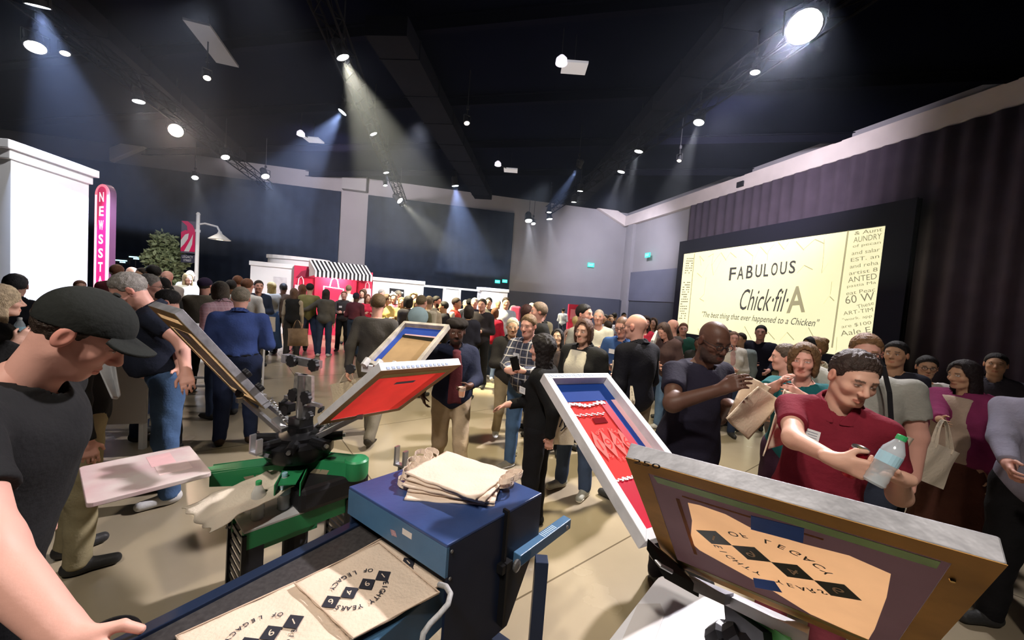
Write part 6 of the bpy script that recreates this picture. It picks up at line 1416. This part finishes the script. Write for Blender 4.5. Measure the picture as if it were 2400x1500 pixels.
# 15
person('broad man with glasses in a pale grey t-shirt with a dark shoulder strap',2034,783,2.45,4,('tee',(.42,.42,.38)),(.04,.05,.08),('short',(.28,.15,.07)),'pk',('down','front'),(4,8,0),w=1.36,belly=1.,glasses=True)
q=P(2078,880,2.28); tag(MB().ribbon([P(2058,835,2.42),P(2070,860,2.27),P(2084,920,2.22),P(2088,985,2.22),P(2094,1040,2.26)],.03,A3(1,0,0),.004).obj('shoulder_strap',M_black),'black shoulder strap across the pale grey t-shirt of the broad man','strap')
# canvas pieces held up at the right
M_can=mat('canvas_sheet',(.80,.64,.48),.85,nz=(5,.1),bump=(80,.3))
def sheet(label,pts,ds,bow=.03,m=None):
    c=[P(x,y,d) for (x,y),d in zip(pts,ds)]; N=16; V=[];F=[]
    nn=nrm(np.cross(c[1]-c[0],c[3]-c[0]))
    for i in range(N+1):
        for j in range(N+1):
            a=i/N;b=j/N; p_=(c[0]*(1-a)+c[1]*a)*(1-b)+(c[3]*(1-a)+c[2]*a)*b; V.append(p_+nn*bow*math.sin(math.pi*a)*(.6+.4*math.sin(2*b))+nn*.004*math.sin(9*a+5*b))
    for i in range(N):
        for j in range(N): F.append((i*(N+1)+j,(i+1)*(N+1)+j,(i+1)*(N+1)+j+1,i*(N+1)+j+1))
    o=MB().add(V,F).obj('tote_bag',m or M_can,smooth=True); s_=o.modifiers.new('thickness','SOLIDIFY'); s_.thickness=.006; return tag(o,label,'tote bag')
sheet('folded cream tote held out towards the bald man in the dark t-shirt',[(1777,905),(1830,938),(1754,1030),(1699,979)],[2.0,2.1,2.02,1.92],.008)
sheet('narrow back flap of the cream tote held out by the teal-topped woman',[(1752,879),(1806,908),(1752,975),(1703,972)],[2.12,2.2,2.12,2.02],.006)
sheet('long cream tote draped in front of the teal top, behind the burgundy sleeve',[(1838,912),(1872,925),(1850,1040),(1785,1068)],[2.05,2.1,1.95,1.9],.03)
# 16
p16=person('bald man in a black jacket and khaki trousers, turned away towards the blue polo man',1492,735,3.4,-128,('jacket',(.010,.010,.016)),(.22,.17,.12),('bald',h_bk),'pk',('down','front'),(10,4,0),w=1.12,glasses=True)
tote_held(P(1482,935,3.2),A3(.3,1,0),A3(0,0,-1),.20,.36,'cream tote hanging low behind the bald man in the black jacket',grip=P(1480,905,3.2))
p17=person('balding man with glasses in a blue polo, reading his phone',1460,741,4.3,-18,('polo',(.04,.09,.24)),KH,('fringe',(.10,.06,.04)),'pk',('front','front'),(0,22,0),glasses=True,badge=(.08,.35),w=1.08)
c=p17['hand'][1]; tag(MB().box(c+up*.03,(.075,.14,.01)).obj('phone',M_blackm),'phone held by the balding man in the blue polo','phone')
tote_held(P(1440,845,4.0),A3(.3,1,0),A3(0,0,-1),.12,.45,'rolled cream tote under the arm of the blue polo man',handles=False)
# 24 right side dark group
p24=person('woman with long dark hair in a pink cardigan, carrying a blank tote',2262,846,2.75,-28,('jacket',(.26,.035,.12),'open','wide'),('skirt',(.13,.05,.035)),('long',(.02,.012,.014)),'tan',('down',('w',P(2205,985,2.6),(.4,-.4,-.7),.5)),(-12,8,0),female=True,inner=(.55,.42,.33),w=1.15)
tote_held(P(2208,1045,2.5),A3(.93,.1,-.30),A3(-.30,0,-.95),.30,.27,'blank cream tote hanging from the hand of the woman in the pink cardigan',grip=P(2212,985,2.5))
person('woman with glasses in a white sweater and dark trousers beside the pink cardigan',2176,835,3.4,6,('sweater',(.60,.56,.54)),BK,('bun',h_bk),'tan',('front','bent'),(4,4,0),female=True,glasses=True)
person('man in a dark grey shirt standing farthest into the shadow under the drape',2338,828,3.7,0,('shirt',(.05,.045,.06)),BK,('short',h_bk),'tan',('front','front'))
person('person in a lilac-grey shirt and dark trousers cut by the picture edge',2486,838,2.05,-20,('shirt',(.32,.31,.40)),BK,('short',h_bk),'pk',('bent',('w',P(2366,1098,1.95),(.6,-.4,-.6),.5)),w=1.1)
person('dark-haired man half hidden behind the broad man in pale grey',2103,800,3.3,-15,('tee',(.03,.03,.045)),BK,('short',h_bk),'tan',('down','down'))
person('woman with a black hairband and beige top behind the teal-topped woman',1908,790,3.2,-60,('shirt',(.55,.50,.36)),DJ,('bun',(.22,.12,.05),'band',BK),'pk',('front','down'),female=True,w=1.1)
tote_held(P(2110,1015,2.2),A3(.9,.1,-.3),A3(-.3,0,-1),.20,.2,'cream tote corner showing past the burgundy sleeve',handles=False)
# far-left group
person('blond woman in a black top cut by the picture edge next to the white table',4,668,2.5,95,('sweater',(.02,.02,.02)),BK,('long',(.62,.48,.30)),'lt',('down',('w',P(40,800,2.4),(.4,-.4,-.8),.6)),female=True)
person('dark-haired man in black standing before the bright newsstand wall',37,642,3.7,170,('shirt',(.015,.015,.02)),BK,('short',(.05,.05,.055)),'lt',('front','front'),w=1.15)
person('person in a black top and khaki trousers mostly hidden behind the capped man',205,676,2.15,95,('shirt',(.015,.016,.018)),(.34,.29,.17),('short',h_db),'pk',('down','down'),w=1.1)
R=sheet('silvery grey bag carried behind the capped man',[(215,835),(268,826),(283,925),(262,935)],[2.0,2.05,2.0,1.95],.03,mat('silver_grey_fabric',(.45,.45,.46),.6,nz=(8,.4)))
person('reddish-haired person just above the black cap, before the white wall',188,657,6.2,10,('tee',(.3,.1,.1)),DJ,('short',h_rd),'lt',('down','down'))
person('dark-haired man bending forward, face behind the top of the raised grey screen',392,679,3.5,-100,('tee',(.03,.03,.03)),BK,('short',h_bk),'pk',('down','down'),(0,20,0))
person('grey-haired man with glasses peeking past the navy polo man',352,643,3.9,80,('polo',(.5,.45,.48)),DJ,('short',h_gy),'pk',('bent','bent'),(0,6,0),glasses=True)
# ------------------------------------------------------------------ the crowd
T=lambda k,c,*a:(k,c)+a
def cr(x,y,d,a,top,pants,hair,skin,arms,label,**k):
    person(label,x,y,d,a,top,pants,hair,skin,arms,group=k.pop('group','guests in the crowd'),fine=k.pop('fine',1.15),**k)
cr(275,620,6.4,160,T('shirt',(.2,.05,.06)),DJ,('short',h_rd),'pk',('down','down'),'red-brown haired person just beside the newsstand sign')
cr(311,625,7.4,35,T('polo',(.2,.2,.25)),DJ,('bald',h_gy),'lt',('down','down'),'bald man with glasses between the newsstand sign and the tree',glasses=True)
cr(333,628,6.6,-60,T('shirt',(.16,.06,.08)),DJ,('short',h_db),'tan',('down','down'),'dark red shirted person before the tree, face turned to the sign')
cr(358,621,6.0,-150,T('jacket',(.02,.02,.02)),BK,('short',h_bk),'tan',('down','down'),'black-haired person in black directly under the tree crown',head=(0,0,0))
cr(378,650,5.0,-140,T('jacket',(.02,.02,.022)),BK,('short',h_bk),'tan',('bent','bent'),'black-haired person lower before the tree, behind the bending man')
cr(391,634,6.9,-35,T('jacket',(.42,.36,.33)),DJ,('bald',h_gy),'pk',('chin','cross'),'balding man in a beige jacket touching his face, before the tree')
cr(441,640,8.3,15,T('jacket',(.62,.60,.50)),(.03,.035,.05),('long',(.55,.42,.22)),'lt',('cross','cross'),'blond woman in a cream jacket with folded arms near the lamp post',female=True)
cr(446,633,9.4,0,T('shirt',(.4,.4,.4)),DJ,('bald',h_gy),'lt',('down','down'),'bald man just behind the blond woman with folded arms')
cr(482,651,5.6,150,T('jacket',(.12,.105,.08)),BK,('short',h_bk,'cap',(.03,.02,.05)),'pk',('bent','bent'),'man in a dark cap and olive-brown jacket seen from behind by the lamp post',w=1.1)
cr(516,661,4.7,-150,T('shirt',(.80,.42,.48)),DJ,('bob',(.12,.10,.08),'band',(.8,.05,.2)),'lt',('bent','bent'),'woman in a pink checked shirt with a bright pink headband, leaning at the white table',female=True,lean=8,w=1.1,toptex=plaid('pink_check',(.72,.42,.48),(.85,.55,.60),(.85,.6,.65),90))
cr(541,656,6.6,-170,T('shirt',(.04,.04,.05)),BK,('short',h_bk),'tan',('down','down'),'black-haired person between the pink headband and the blue shirt')
cr(557,646,7.4,-165,T('shirt',(.25,.15,.12)),DJ,('short',h_rd),'pk',('down','down'),'tall red-haired man before the display wall edge')
cr(581,653,6.5,150,T('shirt',(.75,.74,.72),'tuck'),(.04,.05,.10),('short',h_rd),'pk',('front','front'),'brown-haired man in a white shirt seen from behind, past the blue shirt man',w=1.1)
cr(607,657,7.6,12,T('shirt',(.02,.03,.06)),BK,('short',h_db),'pk',('front','front'),'short-haired man in a navy shirt facing out before the beige wall end')
cr(636,661,9.0,-140,T('sweater',(.30,.28,.24)),('skirt',(.06,.11,.22)),('long',(.40,.28,.10)),'lt',('bent','cup'),'woman with long golden hair in a grey cardigan and long denim skirt',female=True)
tote_held(P(628,742,8.6),A3(1,0,0),A3(.1,0,-1),.36,.34,'crumpled white tote held before the denim skirt',handles=False)
cr(665,664,9.3,170,T('shirt',(.10,.07,.055)),BK,('short',h_bk),'dk',('down','front'),'black-haired man in a brown shirt before the white display wall')
cr(690,676,8.8,165,T('vest',(.02,.02,.02)),(.05,.045,.04),('long',(.16,.09,.06)),'lt',('down','down'),'woman in a black vest with beige sleeves beside the olive t-shirt',female=True,inner=(.45,.38,.28),shoes=(.7,.65,.4))
tote_held(P(698,770,8.4),A3(1,.2,.05),A3(-.1,0,-1),.42,.40,'tan paper shopping bag standing low beside the olive t-shirt man',mat('tan_paper',(.45,.30,.18),.8,nz=(9,.4)),t=.12,grip=P(697,750,8.4))
cr(709,668,9.8,-170,T('shirt',(.12,.06,.06)),BK,('curly',h_rd),'pk',('down','down'),'curly red-brown haired woman half behind the olive t-shirt',female=True)
cr(727,664,9.3,176,T('tee',(.30,.28,.12)),(.05,.075,.15),('short',h_db,'cap',(.03,.03,.03)),'lt',('down','down'),'man in an olive green t-shirt and jeans hugged by his companion',shoes=DJ,legs='wide')
tote_held(P(690,748,9.0),A3(1,.1,0),A3(.1,0,-1),.40,.34,'pale yellow and white tote in the hand of the olive t-shirt man',grip=P(692,742,9.0))
cr(765,678,9.25,168,T('hoodie',(.115,.11,.10)),(.045,.065,.12),('long',(.04,.03,.028)),'lt',(ARM['hug'],'down'),'long-haired woman in a grey hoodie with an arm round the olive t-shirt man',female=True,shoes=(.7,.7,.65))
cr(807,682,10.2,-5,T('vest',(.05,.045,.05)),BK,('short',h_rd),'pk',('cross','cross'),'man in a dark vest with a badge before the kiosk neon bag',inner=(.08,.07,.08),badge=(.07,.34))
cr(818,668,11.6,170,T('shirt',(.85,.8,.72)),KH,('short',(.2,.13,.07)),'lt',('front','front'),'man in a white shirt closest to the red kiosk counter')
cr(836,686,9.6,155,T('shirt',(.14,.04,.06),'tuck'),(.04,.06,.10),('short',(.02,.02,.045)),'dk',('front','front'),'man in a maroon shirt and dark jeans seen from behind, before the kiosk',belt=BK)
cr(851,679,11.2,-30,T('shirt',(.45,.40,.36)),DJ,('curly',h_br),'lt',('cup','cup'),'curly brown-haired guest at the kiosk edge',female=True)
cr(862,690,10.4,15,T('tee',(.60,.03,.07)),BK,('long',h_rd),'lt',('cup','cup'),'woman in a bright red top serving beside the kiosk',female=True)
cr(896,678,11.3,60,T('shirt',(.4,.38,.36)),DJ,('short',h_gy),'pk',('down','down'),'grey-haired man just in front of the white wall, left of the black poster'.replace('left of','beside'))
cr(908,690,8.3,40,T('jacket',(.72,.55,.18)),DJ,('bob',h_br),'lt',('bent','cup'),'brown-haired woman in a yellow jacket',female=True)
cr(922,688,9.6,10,T('sweater',(.75,.12,.2)),DJ,('curly',(.75,.7,.68)),'lt',('bent','bent'),'white-haired guest in a red and white top below the poster',female=True)
cr(934,681,10.2,30,T('shirt',(.5,.6,.8)),BK,('short',h_db,'cap',(.25,.24,.24)),'pk',('down','down'),'man in a grey cap and pale blue shirt below the poster')
cr(942,697,8.8,-10,T('shirt',(.3,.2,.1)),DJ,('long',(.45,.3,.15)),'lt',('down','down'),'small fair-haired woman behind the black-haired one',female=True)
cr(957,694,7.3,-150,T('jacket',(.06,.055,.065)),BK,('bob',h_bk),'tan',('bent','bent'),'black-haired woman in a dark quilted jacket seen from behind',female=True)
cr(970,685,9.3,0,T('shirt',(.6,.5,.42)),DJ,('curly',(.60,.45,.25)),'lt',('chin','down'),'curly blond guest with a hand at the face',female=True)
cr(978,700,8.0,20,T('shirt',(.55,.42,.38)),DJ,('long',(.55,.42,.25)),'lt',('down','down'),'fair-haired woman in pale pink behind the olive jacket',female=True)
cr(990,692,6.3,140,T('jacket',(.11,.10,.06)),BK,('short',(.22,.16,.09)),'pk',('bent','bent'),'man in an olive jacket carrying a pale blue pouch')
tag(MB().lathe(P(980,742,5.9),nrm(cC-P(980,742,5.9)),[(.14,-.03),(.16,0),(.12,.03)],18).obj('round_pouch',mat('pale_blue_fabric',(.30,.42,.52),.8,nz=(9,.2)),smooth=True),'round pale blue pouch on the back of the man in the olive jacket','pouch')
cr(1006,693,7.0,-170,T('hoodie',(.55,.46,.34)),KH,('buzz',(.30,.22,.15)),'tan',('bent','bent'),'nearly shaven man in a beige hoodie with a pale backpack')
tag(MB().box(P(1005,755,6.7),(.26,.12,.40),(nrm(A3(1,.1,0)),nrm(A3(-.1,1,0)),up)).obj('backpack',mat('cream_backpack',(.60,.53,.42),.8,nz=(6,.3)),bevel=.04),'cream backpack worn by the man in the beige hoodie','backpack')
cr(1025,694,8.1,70,T('jacket',(.03,.028,.03)),BK,('short',h_bk),'lt',('down','bent'),'bearded pale man in a dark coat looking along the framework',beard=(.03,.02,.02))
cr(1040,706,7.6,-100,T('jacket',(.02,.02,.025)),BK,('short',h_bk),'tan',('down','down'),'short guest in black beside the white framework post')
cr(1072,698,7.9,75,T('vest',(.60,.05,.04)),DJ,('short',h_db),'tan',('cup','cup'),'man in a red vest over cream sleeves',inner=(.65,.60,.50))
cr(1092,703,10.2,10,T('shirt',(.6,.6,.62)),DJ,('short',h_gy),'lt',('cup','cup'),'grey-haired guest behind the man in the red vest')
cr(1101,700,9.,-170,T('jacket',(.02,.02,.03)),BK,('short',h_bk,'cap',BK),'tan',('down','down'),'guest in a black cap before the dark opening')
cr(1113,698,8.6,-12,T('jacket',(.03,.03,.05)),BK,('short',(.5,.45,.42)),'pk',('front','front'),'grey-haired pink-faced man above the dark coats')
cr(1100,716,6.3,170,T('coat',(.018,.018,.030)),BK,('bob',(.03,.02,.02)),'tan',('bent','bent'),'dark-haired guest in a long navy coat seen from behind, above the floppy hat',female=True)
cr(1131,700,7.2,-20,T('jacket',(.03,.025,.03)),BK,('short',h_db),'pk',('front','bent'),'dark-haired man in a dark jacket next to the long navy coat')
cr(1146,697,8.9,-12,T('shirt',(.075,.07,.065)),(.10,.15,.24),('short',h_bk),'lt',('front','cross'),'man in a dark patterned shirt with a badge and washed jeans',badge=(.07,.34),shoes=(.7,.3,.3),legs='wide')
cr(1161,722,8.0,170,T('sweater',(.50,.02,.05)),(.05,.07,.12),('bob',h_rd),'tan',('bent','bent'),'woman with short brown hair in a red sweater seen from behind',female=True,shoes=WH,legs='walk')
cr(1168,703,11.,5,T('jacket',(.4,.35,.3)),DJ,('short',(.8,.78,.7)),'tan',('down','down'),'white-haired guest before the plain end panel')
cr(1187,697,8.4,8,T('shirt',(.55,.60,.68)),(.4,.4,.42),('short',h_db),'lt',('bent','bent'),'man in a pale blue-white shirt before the plain end panel')
cr(1203,716,9.2,-60,T('jacket',(.75,.72,.68)),DJ,('short',h_gy),'lt',('cup','cup'),'guest in a white jacket with a pink backpack')
tag(MB().box(P(1208,735,8.9),(.24,.12,.36)).obj('backpack',mat('pink_backpack',(.65,.08,.18),.7,nz=(8,.3)),bevel=.04),'small pink backpack beside the pale blue-white shirt','backpack')
cr(1235,716,5.6,-165,T('jacket',(.03,.05,.10)),BK,('curly',(.06,.02,.02)),'tan',('down','down'),'guest with dark curly red-black hair behind the plaid shirt',female=True)
cr(1263,709,4.9,-80,T('jacket',(.02,.022,.02)),BK,('thick',(.28,.20,.14)),'pk',('bent','bent'),'curly grey-haired man in a black fleece, in profile behind the plaid man')
cr(1247,710,9.2,0,T('shirt',(.5,.4,.25)),DJ,('short',(.8,.75,.7)),'lt',('down','down'),'white-haired guest far behind the black fleece')
cr(1273,722,7.2,160,T('jacket',(.4,.35,.25)),DJ,('short',h_gy),'pk',('down','down'),'guest in a beige jacket behind the black fleece')
cr(1321,722,17.,170,T('shirt',(.6,.63,.7)),(.05,.06,.10),('short',h_bk),'tan',('bent','bent'),'lone distant man in a white shirt before the slate wall')
cr(1372,713,4.6,62,T('tee',(.34,.33,.30)),DJ,('short',h_bk),'pk',('bent','bent'),'bearded black-haired man in a grey t-shirt, in profile above the cream sweater',beard=(.03,.02,.018),fine=1)
cr(1352,741,7.,150,T('tee',(.7,.5,.5)),DJ,('short',(.75,.55,.25)),'lt',('down','down'),'blond guest seen past the bearded man in the grey t-shirt')
cr(1405,724,5.6,-8,T('shirt',(.68,.66,.58)),DJ,('fringe',h_gy),'pk',('cross','cross'),'balding man in a white shirt with folded arms',fine=1)
cr(1338,775,4.6,-20,T('tee',(.08,.05,.05)),BK,('short',h_rd),'pk',('down','down'),'face half hidden behind the brown bob',female=True)
for i,(x,y,d,tc_,hc_,lb) in enumerate(((1418,736,9.5,(.05,.04,.06),h_bk,'dark-haired guest nearest the white folded-arms shirt, in the dim far group'),(1432,738,9.,(.30,.30,.34),h_br,'guest in a grey jacket in the dim far group'),(1441,733,11.,(.03,.03,.05),h_bk,'guest with black hair standing highest in the dim far group'),(1463,733,12.,(.03,.03,.04),h_bk,'guest whose dark head shows just above the blue polo man'),(1425,752,6.8,(.08,.03,.04),h_db,'guest in dark maroon below the dim far group'))):
    cr(x,y,d,(-30,10,160,20,-150)[i],T('jacket',tc_),BK,('short',hc_),'tan',('bent','down'),lb)
cr(1514,742,6.6,20,T('tee',(.55,.03,.06)),DJ,('curly',(.05,.03,.03)),'pk',('bent','down'),'guest with dark curly hair in a red t-shirt behind the bald man in black',female=True)
cr(1532,745,7.4,-10,T('shirt',(.35,.3,.3)),DJ,('long',h_br),'lt',('cup','down'),'brown-haired guest behind the queue belt',female=True)
cr(1557,757,5.3,-40,T('hoodie',(.075,.045,.045)),(.10,.17,.28),('long',(.10,.06,.05)),'pk',('bent','front'),'woman in a dark brown hoodie and jeans looking down behind the queue belt',female=True,lean=12,head=(0,20,0),shoes=(.5,.5,.5))
tote_held(P(1532,797,5.0),A3(.5,.8,0),A3(-.1,0,-1),.28,.30,'white printed bag held by the woman in the brown hoodie',M_whited,grip=P(1540,775,5.0))
cr(1577,748,5.9,-60,T('sweater',(.06,.05,.05)),DJ,('bald',h_gy),'pk',('chin','cross'),'bald man with a hand to his face beside the screen edge')
cr(1590,765,7.2,150,T('jacket',(.02,.02,.02)),BK,('short',h_bk),'tan',('down','down'),'guest in black with their back turned, before the screen corner')
cr(1603,757,6.6,2,T('sweater',(.02,.08,.055)),BK,('short',h_rd),'pk',('lap','front'),'man in a dark green sweater against the lit screen',badge=(.08,.33))
cr(1721,777,5.4,12,T('jacket',(.66,.62,.55)),DJ,('short',(.30,.18,.12)),'pk',('front','front'),'grey-blond woman in a white jacket over a pink top against the screen',female=True,inner=(.60,.38,.36))
cr(1710,774,6.0,60,T('tee',(.1,.1,.1)),DJ,('short',h_bk),'tan',('down','down'),'dark-haired guest just behind the white jacket')
cr(1737,780,5.8,-30,T('sweater',(.22,.26,.26)),BK,('short',h_db),'tan',('down','front'),'man in a sage grey sweater beside the white jacket',w=1.15)
cr(1785,762,5.9,-4,T('sweater',(.015,.015,.028)),BK,('short',h_bk),'pk',('lap','front'),'man in a black sweater with a badge against the bright screen',badge=(.08,.33),w=1.1)
cr(1640,790,5.6,-10,T('jacket',(.02,.02,.022)),BK,('short',h_bk),'dk',('down','down'),'guest in black mostly hidden behind the bald man in the dark t-shirt')
